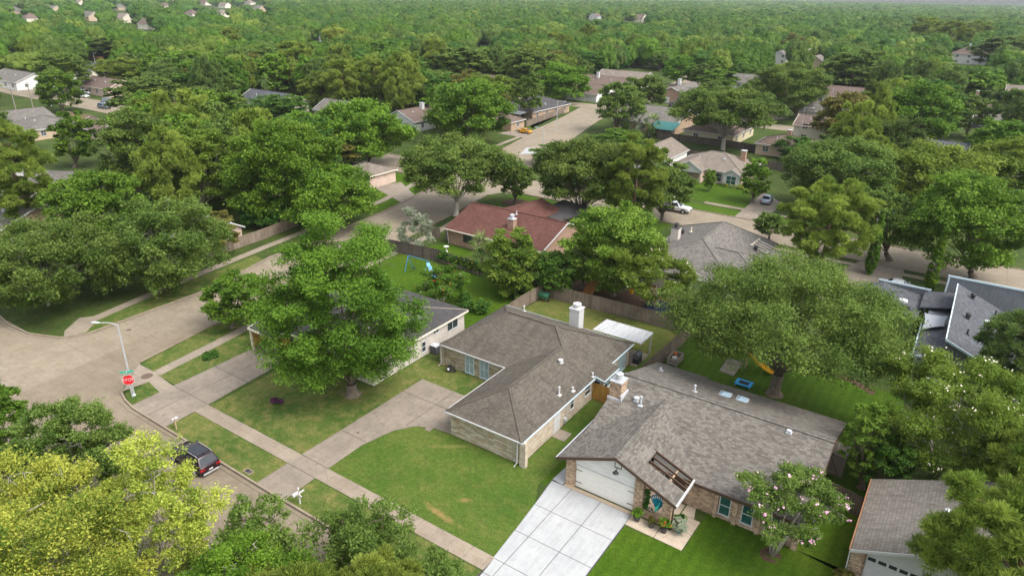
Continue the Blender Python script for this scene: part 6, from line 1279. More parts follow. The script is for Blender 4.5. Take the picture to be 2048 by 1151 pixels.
e = empty('play_ramp', (-16, 65, 0), 'grey wooden play platform with low rails under the spreading oak', 'play platform'); mb = MB(); mb.add([(-16.8, 64.2, .05), (-15.2, 64.0, .05), (-15.0, 66.0, .8), (-16.6, 66.2, .8), (-16.8, 64.2, 0), (-15.2, 64.0, 0), (-15.0, 66.0, .7), (-16.6, 66.2, .7)], [(0, 1, 2, 3), (7, 6, 5, 4), (0, 4, 5, 1), (1, 5, 6, 2), (2, 6, 7, 3), (3, 7, 4, 0)]); mb.build('deck', M['wood_grey'], e)
mb = MB()
for a in ((-16.6, 66.2), (-15.0, 66.0)): mb.box(a[0]-.06, a[1]-.06, 0, a[0]+.06, a[1]+.06, 1.3)
mb.build('post', M['wood_grey'], e)
x, y = thing_at(1522, 742); e = empty('yellow_slide', (x, y, 0), 'curved yellow slide under the spreading oak', 'slide'); mb = MB(); pr = [(-1.6, 1.7), (-1.1, 1.45), (-.5, .95), (.2, .5), (.9, .22), (1.3, .2)]
for i in range(5):
    (a, za), (b, zb_) = pr[i], pr[i+1]
    mb.add([(x+a, y-.28, za), (x+b, y-.28, zb_), (x+b, y+.28, zb_), (x+a, y+.28, za)], [(0, 1, 2, 3)])
    for s_ in (-.3, .3): mb.bar((x+a, y+s_, za+.08), (x+b, y+s_, zb_+.08), .05, .2)
mb.build('chute', M['yellow'], e); mb = MB(); mb.tube([(x-1.6, y-.28, 0), (x-1.6, y-.28, 2.3)], .05, 6).tube([(x-1.6, y+.28, 0), (x-1.6, y+.28, 2.3)], .05, 6)
for k in range(5): mb.tube([(x-1.6, y-.28, .3+.33*k), (x-1.6, y+.28, .3+.33*k)], .025, 6)
mb.build('ladder', M['wood_tan'], e)
# orange play set behind the yard fence
e = empty('play_set', (-36.5, 75, 0), 'orange wooden play set with climbing ramp behind the back fence', 'play set'); mb = MB(); mb.slabs([[(-38.2, 73.6, .1), (-36.7, 73.4, .1), (-36.2, 75.6, 2.2), (-37.7, 75.8, 2.2)]], .08); mb.build('climbing_ramp', M['wood_orange'], e)
mb = MB(); mb.box(-37.8, 75.6, 1.35, -35.8, 77.4, 1.5)
for a in ((-37.7, 75.7), (-35.9, 75.7), (-37.7, 77.3), (-35.9, 77.3)): mb.box(a[0]-.07, a[1]-.07, 0, a[0]+.07, a[1]+.07, 2.9)
mb.slabs([[(-38, 75.4, 2.8), (-36.8, 75.4, 3.6), (-36.8, 77.6, 3.6), (-38, 77.6, 2.8)], [(-36.8, 75.4, 3.6), (-35.6, 75.4, 2.8), (-35.6, 77.6, 2.8), (-36.8, 77.6, 3.6)]], .06); mb.build('tower', M['wood_orange'], e)
mb = MB(); mb.box(-35.9, 75.75, .9, -34.9, 75.9, 1.6); mb.build('side_panel', M['wood_orange'], e)
mb = MB(); mb.bar((-35.8, 76, 2.4), (-28.8, 75.6, 2.4), .12, .14); mb.bar((-28.8, 75.6, 2.4), (-28.5, 74.4, 0), .1, .1); mb.bar((-28.8, 75.6, 2.4), (-28.5, 76.8, 0), .1, .1); mb.build('swing_beam', M['wood_orange'], e)
def swing(x, y, z, name, label, build, top=2.35):
    s_ = empty(name, (x, y, z), label, 'swing'); build(s_, x, y, z); mb = MB()
    for k in (-.2, .2): mb.tube([(x+k, y, z), (x+k, y, top)], .012, 5)
    mb.build('rope', M['yellow'], s_)
def disc_(s_, x, y, z):
    mb = MB(); mb.lathe([(.25, 0), (.42, .01), (.42, .04), (.25, .05)], (x, y, z), 18); mb.build('rim', M['blue'], s_); mb = MB(); mb.lathe([(.26, .0), (.26, .055), (.05, .06)], (x, y, z), 16); mb.build('seat', M['red'], s_)
swing(-34.0, 75.9, .6, 'disc_swing', 'red and blue disc swing hanging behind the back fence', disc_)
def baby(s_, x, y, z):
    mb = MB(); mb.box(x-.2, y-.2, z, x+.2, y+.2, z+.12); mb.box(x-.2, y+.14, z+.12, x+.2, y+.2, z+.7); mb.box(x-.22, y-.22, z+.3, x+.22, y-.14, z+.42); mb.box(x-.22, y-.14, z+.3, x-.15, y+.14, z+.42); mb.box(x+.15, y-.14, z+.3, x+.22, y+.14, z+.42); mb.build('seat', M['yellow'], s_)
swing(-32.3, 75.8, .7, 'baby_swing', 'yellow bucket baby swing hanging behind the back fence', baby)
def flat_(s_, x, y, z): mb = MB(); mb.box(x-.28, y-.1, z, x+.28, y+.1, z+.05); mb.build('seat', M['orange'], s_)
swing(-30.2, 75.7, .55, 'swing', 'orange flat swing seat behind the back fence', flat_)
e = empty('trampoline', (-27.9, 74.2, 0), 'navy trampoline with dark net poles behind the back fence', 'trampoline'); mb = MB(); mb.lathe([(1.5, .6), (1.75, .62), (1.75, .68), (1.5, .7)], (-27.9, 74.2, 0), 20); mb.build('pad', M['navy'], e); mb = MB(); mb.lathe([(1.5, .63), (1.5, .65)], (-27.9, 74.2, 0), 20); mb.build('mat', M['mesh'], e)
for k in range(6): a = k*1.047; mb = MB(); mb.tube([(-27.9+1.75*math.cos(a), 74.2+1.75*math.sin(a), 0), (-27.9+1.75*math.cos(a), 74.2+1.75*math.sin(a), 2.4)], .03, 6); mb.build('leg', M['dark'], e)
# blue swing set beyond the corner house
x, y = thing_at(835, 545); e = empty('swing_set', (x, y, 0), 'blue tubular swing set frame before the dark fence', 'swing set'); mb = MB(); mb.tube([(x-1.6, y, 2.2), (x+1.9, y, 2.2)], .035, 8)
mb.build('top_bar', M['blue'], e)
for dx in (-1.6, 1.9):
    for dy in (-.8, .8): mb = MB(); mb.tube([(x+dx, y, 2.2), (x+dx, y+dy, 0)], .035, 8); mb.build('leg', M['blue'], e)
mb = MB(); mb.box(x-.9, y-.2, .5, x-.4, y+.2, .56); mb.tube([(x-.85, y, .55), (x-.85, y, 2.2)], .012, 5).tube([(x-.45, y, .55), (x-.45, y, 2.2)], .012, 5); mb.build('swing_seat', M['navy'], e)
mb = MB(); pr = [(1.95, 1.9), (2.3, 1.5), (2.6, .9), (2.9, .4), (3.4, .22)]
for i in range(4):
    (a, za), (b, zb_) = pr[i], pr[i+1]; mb.bar((x+a, y, za), (x+b, y-.2, zb_), .5, .06)
mb.build('slide', plain('pale_blue_plastic', (.10, .30, .50), .4), e)
x, y = thing_at(893, 503); e = empty('birdbath', (x, y, 0), 'white birdbath ornament on the small lawn by the brick house', 'birdbath'); mb = MB(); mb.lathe([(.25, 0), (.22, .08), (.10, .15), (.08, .6), (.16, .7)], (x, y, 0), 12); mb.build('pedestal', M['white'], e); mb = MB(); mb.lathe([(.15, .7), (.40, .8), (.42, .86), (.3, .82)], (x, y, 0), 14); mb.build('basin', M['white'], e)
e = empty('garden_shed', (-3.6, 54, 0), 'narrow grey wooden shed beside the shingled tan brick house', 'shed'); mb = MB(); mb.box(-4.0, 53.0, 0, -2.9, 54.6, 2.0); mb.build('wall', M['wood_grey'], e); mb = MB(); mb.slabs([[(-4.05, 52.8, 2.2), (-2.8, 52.8, 2.05), (-2.8, 54.8, 2.05), (-4.05, 54.8, 2.2)]], .08); mb.build('roof', M['wood_grey'], e); mb = MB(); mb.bar((-4.0, 52.97, 1.9), (-3.2, 52.97, .2), .05, .04); mb.bar((-4.02, 52.97, 1.98), (-2.9, 52.97, 1.98), .05, .06); mb.build('brace', M['brown'], e)
x, y = thing_at(1784, 432); e = empty('wheelie_bin', (x, y, 0), 'blue wheeled bin in the shade under the right hand oaks', 'bin'); mb = MB(); mb.add([(x-.25, y-.28, .08), (x+.25, y-.28, .08), (x+.25, y+.28, .08), (x-.25, y+.28, .08), (x-.33, y-.36, 1.0), (x+.33, y-.36, 1.0), (x+.33, y+.36, 1.0), (x-.33, y+.36, 1.0)], [(3, 2, 1, 0), (0, 1, 5, 4), (1, 2, 6, 5), (2, 3, 7, 6), (3, 0, 4, 7), (4, 5, 6, 7)]); mb.build('tub', M['blue'], e); mb = MB(); mb.box(x-.35, y-.38, 1.0, x+.35, y+.38, 1.08); mb.build('lid', M['navy'], e)
# trellis with a teal metal bird, and ivy
e = empty('garden_trellis', (-13.6, 39.75, .7), 'teal fan shaped metal trellis on the porch planter wall between brick piers', 'trellis'); mb = MB()
for k in range(9): a = math.radians(25+16*k); mb.tube([(-13.35, 39.8, .8), (-13.35+.35*math.cos(a), 39.8, 1.2+.35*math.sin(a)), (-13.35+.62*math.cos(a), 39.8, 1.45+.75*math.sin(a))], [.02, .03, .05], 5); mb.lathe([(.02, -.01), (.09, 0), (.02, .01)], (-13.35+.62*math.cos(a), 39.8, 1.45+.75*math.sin(a)), 8)
mb.add([(-13.35+.5*math.cos(math.radians(a)), 39.83, 1.3+.62*math.sin(math.radians(a))) for a in range(20, 161, 14)]+[(-13.35, 39.83, .85)]+[(-13.35+.5*math.cos(math.radians(a)), 39.85, 1.3+.62*math.sin(math.radians(a))) for a in range(20, 161, 14)]+[(-13.35, 39.85, .85)], [tuple(range(12)), tuple(range(23, 11, -1))]+[(i, (i+1) % 12, 12+(i+1) % 12, 12+i) for i in range(12)]); mb.build('tail_fan', M['teal'], e)
mb = MB(); mb.tube([(-13.4, 39.72, .85), (-13.35, 39.7, 1.15), (-13.25, 39.7, 1.4), (-13.2, 39.68, 1.6)], [.10, .12, .06, .03], 8); mb.lathe([(.02, -.06), (.07, 0), (.02, .06)], (-13.18, 39.67, 1.64), 8); mb.build('bird_body', M['aqua'], e)
def leafy(name, label, cat, boxes, n, size, mat, seed, group=None, stem=True, extra=None, loc=None):
    """a plant of leaf sprays filling rounded clumps: boxes = [(x, y, z, rx, ry, rz)]"""
    rng = np.random.default_rng(seed); e = empty(name, loc or (boxes[0][0], boxes[0][1], 0), label, cat, group); o0 = np.array(ORG[e.name]); P, T = [], []
    for (x, y, z, rx, ry, rz) in boxes:
        d = unit(rng.normal(size=(24, 3))); P.append(np.array([x, y, z])+d*rng.uniform(.3, .95, 24)[:, None]*np.array([rx, ry, rz])); T.append(np.clip(.5+rng.normal(0, .22, 24), 0, 1))
    P = np.concatenate(P)-o0; T = np.concatenate(T); Q = np.full(len(P), .28*min(min(b[3], b[4]) for b in boxes)+.05)
    V, Fi, tn = leaves(rng, P, Q, T, n, size, 1.7, up=.6); V[:, 2] = np.maximum(V[:, 2], .01-o0[2]); me = fast_mesh('foliage', V, Fi, tn, L[mat], 4); o = bpy.data.objects.new('foliage', me); COL.objects.link(o); o.parent = e
    if extra:
        m2, n2 = extra; w = Q.copy(); V, Fi, tn = leaves(rng, P, Q*1.6, T, n2, size*1.0, 1.2, up=1.0); me = fast_mesh('blossom', V, Fi, tn, L[m2], 4); o = bpy.data.objects.new('blossom', me); COL.objects.link(o); o.parent = e
    if stem:
        mb = MB()
        for (x, y, z, rx, ry, rz) in boxes[:6]:
            for k in range(3): a = k*2.1; mb.tube([(boxes[0][0], boxes[0][1], -.02), (x+.3*rx*math.cos(a), y+.3*ry*math.sin(a), z*.9)], [.03, .012], 4)
        mb.build('stem', M['bark'], e)
    return e
leafy('ivy', 'dark green ivy climbing the left brick pier of the porch', 'ivy', [(-14.15, 39.62, .9+.35*k, .22, .1, .25) for k in range(5)], 900, .11, 'ivy', 3, stem=False, loc=(-14.15, 39.62, .7))
leafy('flowering_plant', 'pink flowering plant low in the porch planter', 'plant', [(-13.75, 39.55, .85, .25, .1, .15)], 160, .1, 'bright', 5, extra=('flower_p', 40), stem=False, loc=(-13.75, 39.55, .72))
def potted(x, y, r, h, label, mat, pot, n=350, sz=.13, rx=.4, rz=.4, extra=None, seed=1):
    p = empty('plant_pot', (x, y, .03), label.replace('plant in', 'pot holding the plant,') if 0 else label, 'potted plant', 'potted plants by the porch'); mb = MB(); mb.lathe([(r*.7, 0), (r, h), (r*1.08, h), (r*1.08, h+.04), (r*.9, h+.04), (r*.88, h-.05)], (x, y, .03), 16); mb.build('pot', M[pot], p)
    rng = np.random.default_rng(seed); d = unit(rng.normal(size=(20, 3))); P = np.array([0, 0, h+rz*.7])+d*rng.uniform(.2, .9, 20)[:, None]*np.array([rx, rx, rz]); T = np.clip(.5+rng.normal(0, .2, 20), 0, 1)
    V, Fi, tn = leaves(rng, P, np.full(20, .14), T, n, sz, 1.9, up=.5); me = fast_mesh('foliage', V, Fi, tn, L[mat], 4); o = bpy.data.objects.new('foliage', me); COL.objects.link(o); o.parent = p
    if extra: V, Fi, tn = leaves(rng, P, np.full(20, .2), T, extra[1], sz*.9, 1.2, up=1.0); me = fast_mesh('blossom', V, Fi, tn, L[extra[0]], 4); o = bpy.data.objects.new('blossom', me); COL.objects.link(o); o.parent = p
potted(-14.45, 38.85, .28, .42, 'leafy light green plant in a dark pot at the garage corner', 'bright', 'terracotta', seed=1)
potted(-13.3, 38.85, .26, .38, 'low bronze tinged plant in a dark pot below the trellis', 'rust', 'terracotta', 260, .12, .33, .25, seed=2)
potted(-12.35, 38.9, .3, .42, 'tall green plant with red flowers in a dark pot', 'bright', 'terracotta', 420, .14, .42, .5, ('flower_r', 26), seed=3)
potted(-11.4, 39.5, .24, .3, 'broad leaved striped plant in a teal pot by the brown downspout', 'silver', 'pot_teal', 90, .42, .5, .5, seed=4)
e = leafy('dark_foliage_plant', 'dark leafy plant behind the teal pot by the entry', 'plant', [(-11.7, 40.3, .5, .4, .4, .4)], 300, .14, 'deep', 6)
leafy('shrub', 'low round groundcover shrub in the corner lawn by the sidewalk', 'shrub', [(-62.2, 35.3, .18, .7, .5, .2), (-61.6, 35.0, .18, .6, .45, .2), (-62.0, 36.0, .22, .5, .4, .25), (-61.5, 35.7, .2, .5, .5, .22)], 1300, .12, 'deep', 7)
leafy('shrub', 'dark purple shrub on the lawn under the big corner tree', 'shrub', [(-49.3, 33.8, .2, .45, .35, .2), (-48.6, 33.9, .2, .45, .3, .2), (-49.0, 33.5, .22, .4, .3, .2)], 700, .12, 'purple', 8)
leafy('shrub', 'rust tipped shrub at the brick corner of the lower right house', 'shrub', [(-0.75, 40.8, .5, .6, .5, .5), (-0.4, 41.3, .7, .5, .5, .6), (-1.0, 41.3, .5, .4, .5, .5)], 1500, .14, 'rust', 9)
leafy('shrub', 'small leafy bush between whitewashed wall and stone house fence', 'shrub', [(-42.6, 56.6, .6, .6, .5, .6), (-42.3, 57.5, .6, .5, .6, .6)], 900, .16, 'bright', 10)
leafy('shrub', 'broad green shrub under the pink flowers behind the charcoal roof', 'shrub', [(-47, 60.5, .8, 1.2, 1, .9), (-45, 61, .9, 1.2, 1, .9), (-48.5, 62, .8, 1, 1, .8)], 2200, .18, 'deep', 11)
x, y = G(1445, 372)
for i, (px, py) in enumerate(((1440, 366), (1452, 372), (1468, 374), (1480, 378))): x, y = G(px, py); leafy('flowering_bush', 'small yellow flowering bush in the bed of the tan roofed house', 'bush', [(x, y, .35, .9, .6, .4)], 260, .24, 'lime', 20+i, 'yellow bushes along the tan roofed house', stem=False)
rngb = []
for k in range(9): t = k/8; rngb.append((-59.6+7.4*t, 71.0-.6*t, 1.15+.15*math.sin(k*2.1), .75, .45, .9))
leafy('ivy', 'ivy hedge smothering the fence, dotted with yellow flowers', 'ivy', rngb, 5200, .17, 'ivy', 31, stem=False, extra=('flower_y', 110))

# ------------------------------------------------------------------ the near trees, each one its own
stand('broad', 'shade_tree', 705, 788, 512, 858, 426, 'big leafy green shade tree on the corner lawn, thick trunk bare at its foot', seed=11, lod=1.5, dens=1.3, boughs=[(556, 690, 58, 2), (600, 730, 48, 3), (545, 625, 50, 1), (640, 745, 45, 3.5), (800, 700, 45, 2), (755, 735, 42, 3), (570, 735, 40, 3), (700, 700, 60, 4), (820, 650, 40, 0), (530, 570, 40, 0)])
stand('elm', 'shade_tree', 108, 632, -55, 272, 425, 'wide feathery tree overhanging the left street corner kerb', seed=12, lod=1.25, foot=655)
stand('elm', 'shade_tree', 325, 585, 182, 466, 385, 'wide feathery tree overhanging the sidewalk across the side street', seed=13, lod=1.25, foot=612)
stand('broad', 'shade_tree', 200, 500, 92, 292, 328, 'rounded darker tree rising behind the two feathery street trees', seed=14)
stand('rust', 'small_tree', 438, 512, 400, 475, 415, 'small rusty topped tree in front of the pale blue roofed shed', seed=15, lod=.5)
stand('lime', 'yellow_tree', 110, 1290, -150, 335, 900, 'yellow green tree with pale twigs filling the lower left corner', seed=16, lod=1.6, dens=.6)
stand('lime', 'yellow_tree', 330, 1200, 195, 425, 885, 'smaller yellow green tree beside the dark maroon car', seed=17, lod=1.0, dens=.6, boughs=[(365, 945, 36, 0), (330, 895, 38, -1), (425, 1005, 45, 1), (290, 885, 36, -1), (380, 1070, 50, 2), (250, 905, 40, 0)])
stand('elm', 'small_tree', 150, 1020, 15, 262, 790, 'green feathery tree with bare pale twigs behind the lower left yellow tree', seed=18, lod=.9, dens=1.3)
stand('broad', 'small_tree', 5, 960, -70, 62, 735, 'bushy green tree cut by the left edge below the street mouth', seed=19, lod=.8)
stand('pine', 'pine_tree', 560, 1390, 350, 720, 1105, 'yellow green pine crown along the bottom edge, tufted with needles', seed=20, lod=1.3)
stand('pine', 'pine_tree', 760, 1370, 640, 875, 1092, 'pine crown at the bottom edge touching the dark leafy verge tree', seed=21, lod=1.0)
stand('deep', 'small_tree', 520, 1175, 432, 592, 970, 'loose dark leafy tree by the white mailbox', seed=22, lod=.8, dens=.6, leaf='oak', boughs=[(620, 1065, 40, 0), (662, 1050, 42, 0), (690, 1100, 48, 0), (480, 1090, 50, 1), (560, 1100, 50, 1)], sizek=.8)
stand('deep', 'small_tree', 745, 1180, 630, 850, 985, 'open dark leafy tree beside the bottom sidewalk', seed=23, lod=.8, dens=.5, leaf='oak', sizek=.8)
stand('deep', 'small_tree', 868, 1230, 800, 940, 1090, 'sparse sprig topped small tree at the bottom edge of the verge', seed=24, lod=.3, dens=.35, leaf='oak', sizek=.8)
stand('spreadoak', 'live_oak', 1548, 787, 1320, 1842, 512, 'great spreading live oak behind the new shingle roof, forked trunk', seed=25, lod=1.7, boughs=[(1705, 738, 60, 3), (1775, 712, 52, 1), (1415, 680, 58, 3), (1372, 640, 50, 0), (1800, 650, 45, 0), (1350, 600, 40, 0), (1680, 690, 60, 4), (1540, 640, 60, 8), (1740, 640, 60, 4), (1460, 640, 60, 6)])
stand('crape', 'crape_myrtle', 1872, 955, 1722, 2085, 708, 'broad olive crape myrtle dotted with white blossom at the right', seed=26, lod=1.9, flower='flower_w', nflow=400, boughs=[(1800, 895, 48, 2), (1862, 915, 50, 2), (1930, 925, 56, 2), (1990, 890, 56, 1), (1775, 845, 40, 1), (1900, 850, 60, 3)])
stand('lowcrape', 'crape_myrtle', 1545, 1108, 1462, 1694, 918, 'crape myrtle with pink blossom on the front lawn', seed=27, lod=.85, leaf='elm', flower='flower_p', nflow=300)
stand('pine', 'pine_tree', 2010, 1330, 1835, 2200, 935, 'large pine at the lower right corner, long needle tufts', seed=28, lod=1.0, leaf='pinegreen')
stand('pine', 'pine_tree', 2085, 1120, 1985, 2190, 850, 'pine crown at the right edge above the large corner pine', seed=66, lod=.6, leaf='pinegreen')
stand('bright', 'small_tree', 1722, 975, 1684, 1778, 788, 'narrow glossy light leafed tree beside the grey shed', seed=29, leaf='fresh', lod=.45)
stand('deep', 'small_tree', 1778, 992, 1720, 1842, 868, 'dark low tree between the shed and lower right roof', seed=30, lod=.5)
stand('pinedark', 'pine_tree', 2030, 830, 1960, 2120, 608, 'dark open pine in front of the slate roof at the right edge', seed=31, lod=.9, dens=.45)
stand('olive', 'small_tree', 2030, 900, 1955, 2120, 745, 'olive tree at the right edge beyond the white crape myrtle', seed=67, lod=.5)
stand('elm', 'small_tree', 470, 1300, 330, 640, 1050, 'soft green feathery tree between the yellow tree and bottom pine', seed=74, lod=.8, dens=.8, leaf='bright')
# middle distance
stand('bright', 'shade_tree', 575, 510, 430, 700, 235, 'tall bright green tree with bare twig streaks left of the side street', seed=32, foot=472)
stand('bright', 'shade_tree', 665, 478, 545, 768, 318, 'bright green round tree hanging over the side street kerb', seed=33, foot=484)
stand('lime', 'shade_tree', 400, 425, 318, 488, 233, 'yellow green tree left of the tall bright green tree', seed=34, leaf='olive', lod=.8)
stand('deep', 'shade_tree', 520, 520, 470, 590, 395, 'shadowy dark tree over the end of the sidewalk fence', seed=68, lod=.6, foot=466)
stand('bright', 'shade_tree', 742, 330, 603, 838, 203, 'domed bright green street tree with forked trunk beside the second street', seed=35)
stand('highoak', 'live_oak', 912, 430, 783, 1058, 276, 'live oak with leaning grey limbs over the side street', seed=36, lod=1.1)
stand('oak', 'live_oak', 1030, 408, 985, 1078, 320, 'small dark live oak standing in a round mulch bed', seed=37, lod=.5)
stand('silver', 'silvery_tree', 838, 505, 788, 880, 412, 'wispy silvery tree beside the side street before the dark fence', seed=38)
stand('oak', 'live_oak', 1160, 445, 1050, 1292, 272, 'dark live oak behind the red brown roof', seed=39, lod=.9)
stand('oak', 'live_oak', 1325, 442, 1245, 1402, 316, 'dark live oak beside the white pickup', seed=40, lod=.7)
stand('pine', 'pine_tree', 1262, 470, 1195, 1345, 268, 'tall pine standing between two dark live oaks near the centre', seed=41, lod=.8, leaf='pinegreen')
stand('bright', 'shade_tree', 1225, 590, 1112, 1345, 396, 'bright green tree over the red brown roof end and yard behind', seed=42, leaf='fresh', lod=1.1)
stand('broad', 'small_tree', 1165, 575, 1120, 1215, 470, 'light green tree at the white gable edge of the red brown roof', seed=69, leaf='fresh', lod=.5)
stand('crape', 'magnolia_tree', 1312, 622, 1195, 1398, 478, 'loose magnolia with white blossom before the broad grey hip roof', seed=43, lod=.8, flower='flower_w', nflow=150, sizek=1.2)
stand('bright', 'small_tree', 1018, 585, 948, 1090, 452, 'feathery bright green tree in front of the red brown roof', seed=44, leaf='fresh', lod=.7)
stand('deep', 'small_tree', 1110, 592, 1058, 1160, 495, 'dark glossy small tree at the yard fence corner', seed=45, lod=.5)
stand('bright', 'small_tree', 1030, 598, 985, 1075, 530, 'low bright bush tree leaning over the stone house side fence', seed=46, leaf='fresh', lod=.4)
stand('broad', 'small_tree', 465, 655, 398, 540, 538, 'loose small tree beside the side street, left of the big corner tree', seed=47, lod=.6)
stand('crape', 'crape_myrtle', 880, 612, 825, 948, 530, 'crape myrtle with red blossom above the charcoal roof', seed=48, lod=.5, leaf='broad', flower='flower_r', nflow=70)
stand('pine', 'pine_tree', 1640, 548, 1552, 1765, 356, 'golden green pine by the cypress columns', seed=49, lod=.9, leaf='pinegreen')
stand('oak', 'live_oak', 1650, 425, 1553, 1800, 276, 'wide dark live oak behind the golden green pine', seed=50, lod=.9)
stand('oak', 'live_oak', 1778, 520, 1690, 1828, 375, 'dark oak wrapped around the cypress columns', seed=51, lod=.6)
stand('oak', 'small_tree', 1538, 482, 1503, 1572, 422, 'small rounded dark tree by the second street kerb', seed=52, lod=.35)
stand('broad', 'shade_tree', 1945, 556, 1805, 2085, 338, 'big leaning street tree at the right above the blue grey house', seed=53, lod=1.2)
stand('broad', 'shade_tree', 1868, 420, 1735, 2005, 290, 'broad olive green tree behind the leaning street tree', seed=54, leaf='olive', lod=.9)
stand('olive', 'shade_tree', 2010, 420, 1905, 2110, 278, 'olive green tree at the right edge above the leaning street tree', seed=55, lod=.7)
stand('pine', 'pine_tree', 35, 480, -45, 122, 228, 'pine with open tufted branches at the left edge', seed=56, lod=.9)
stand('oak', 'live_oak', 275, 405, 185, 365, 210, 'dark grey green oak behind the rounded left tree', seed=57, lod=.8)
stand('broad', 'shade_tree', 150, 335, 100, 195, 215, 'mid green tree with pale bare trunk left of the dark grey oak', seed=58, lod=.6)
stand('highoak', 'live_oak', 1445, 300, 1333, 1575, 172, 'forked live oak with sprawling grey limbs before the yellow sided house', seed=59, lod=.8)
stand('oak', 'live_oak', 1598, 240, 1488, 1662, 125, 'rounded dark oak beyond the forked live oak', seed=60, lod=.6)
stand('rust', 'shade_tree', 1695, 305, 1620, 1772, 183, 'rusty topped tree right of the cream two storey house', seed=61, lod=.7)
stand('bright', 'shade_tree', 1838, 290, 1752, 1928, 162, 'broad bright green tree right of the rusty topped tree', seed=62, lod=.7)
stand('bright', 'shade_tree', 1130, 205, 1065, 1190, 128, 'spreading bright green street tree beyond the corner house', seed=63, lod=.6)
stand('broad', 'shade_tree', 935, 290, 843, 1032, 150, 'large dark leafy tree left of the tan brick corner house', seed=64, lod=.9)
stand('oak', 'live_oak', 1230, 266, 1182, 1300, 162, 'olive live oak at the corner before the wide grey roof', seed=65, lod=.5); stand('oak', 'live_oak', 1288, 230, 1232, 1342, 148, 'round grey green oak behind the corner live oak', seed=71, lod=.4)
stand('bright', 'small_tree', 1505, 405, 1478, 1548, 305, 'slim tree with white tipped sprays on the front lawn of the tan roofed house', seed=72, lod=.35, flower='flower_w', nflow=60)
stand('bright', 'small_tree', 1418, 382, 1404, 1434, 336, 'tiny round tree on the clipped front lawn of the tan roofed house', seed=73, lod=.2)
def cypress(px, py, top, label):
    x, y = G(px, py); h = zat(x, y, top); rng = np.random.default_rng(int(px)); TREES.append((x, y, 1.0))
    zz = rng.uniform(.02, 1, 260)**1.1; r = .62*np.clip(1-zz**2.2, .05, 1)*np.clip(zz*6, .5, 1); a = rng.uniform(0, 6.28, 260)
    P = np.stack([r*np.cos(a), r*np.sin(a), zz*h], 1); T = np.clip(.5+rng.normal(0, .2, 260), 0, 1); V, Fi, tn = leaves(rng, P, np.full(260, .22), T, 7000, .17, 2.4, up=1.2)
    cm = fast_mesh('crown', V, Fi, tn, L['broad'], 4); mb = MB(); mb.tube([(0, 0, -.1), (0, 0, h*.9)], [.12, .03], 7); tm = bpy.data.meshes.new('trunk'); tm.from_pydata(mb.v, [], mb.f); tm.materials.append(M['bark']); link_tree('cypress_tree', (x, y, 0), (cm, tm), label)
cypress(1738, 548, 430, 'slim cypress column beside the golden green pine'); cypress(1856, 585, 456, 'slim cypress column before the leaning street tree')
def palm(px, py, top, label, fan=True, n=26, R=1.5, mat='palm', skirt=True, seed=1):
    x, y = G(px, py); h = max(1.5, zat(x, y, top)-R*.6); rng = np.random.default_rng(seed); TREES.append((x, y, 1.6)); VS, T = [], []
    for k in range(n+(10 if skirt else 0)):
        a = rng.uniform(0, 6.28); el = rng.uniform(-.5, 1.3) if k < n else rng.uniform(-1.4, -1.0); d = np.array([math.cos(a)*math.cos(el), math.sin(a)*math.cos(el), math.sin(el)]); s_ = np.array([-math.sin(a), math.cos(a), 0.0]); o = np.array([0, 0, h]); ln = R*rng.uniform(.8, 1.1); tn = .15 if k >= n else np.clip(.6+rng.normal(0, .2), 0, 1)
        for j in range(9):
            if fan: b = (j-4)/4*1.0; e_ = d*math.cos(b)+s_*math.sin(b); p0 = o+d*ln*.45; p1 = p0+e_*ln*.6+np.array([0, 0, -.25*ln*abs(b)-.1])
            else: t = .15+.1*j; p0 = o+d*ln*t+np.array([0, 0, -.6*ln*t*t]); sg = 1 if j % 2 else -1; p1 = p0+(s_*sg*.5+d*.35)*ln*.45+np.array([0, 0, -.15*ln])
            w = np.cross(p1-p0, np.array([.1, .2, 1.0])); w = w/max(1e-6, np.linalg.norm(w))*.06*R; VS += [p0-w*.6, p1-w*.2, p1+w*.2, p0+w*.6]; T += [tn]*4
    V = np.array(VS); cm = fast_mesh('fronds', V, np.arange(len(V)), np.array(T), L[mat], 4); e = empty('palm_tree', (x, y, 0), label, 'palm tree')
    o = bpy.data.objects.new('fronds', cm); COL.objects.link(o); o.parent = e; mb = MB(); mb.tube([(x, y, -.1), (x+.1, y, h*.5), (x, y, h)], [.24, .18, .17], 8); mb.build('trunk', M['bark'], e)
palm(1252, 268, 226, 'green fan palm left of the blue grey palm', R=3.0, seed=1); palm(1277, 272, 222, 'blue grey fan palm between two green palms', R=3.2, mat='silver', seed=2); palm(1303, 275, 230, 'green fan palm right of the blue grey palm', R=3.0, seed=3)
palm(963, 545, 470, 'fan palm beside the red brown roofed house', R=1.9, seed=4); palm(534, 205, 148, 'slim tall palm in front of the charcoal roof', R=2.8, fan=False, seed=5); palm(1975, 215, 172, 'leaning fan palm near the two storey white house', R=2.6, seed=6); palm(245, 135, 104, 'feather palm with yellow fronds by the rust red fence', R=3.0, fan=False, seed=7)

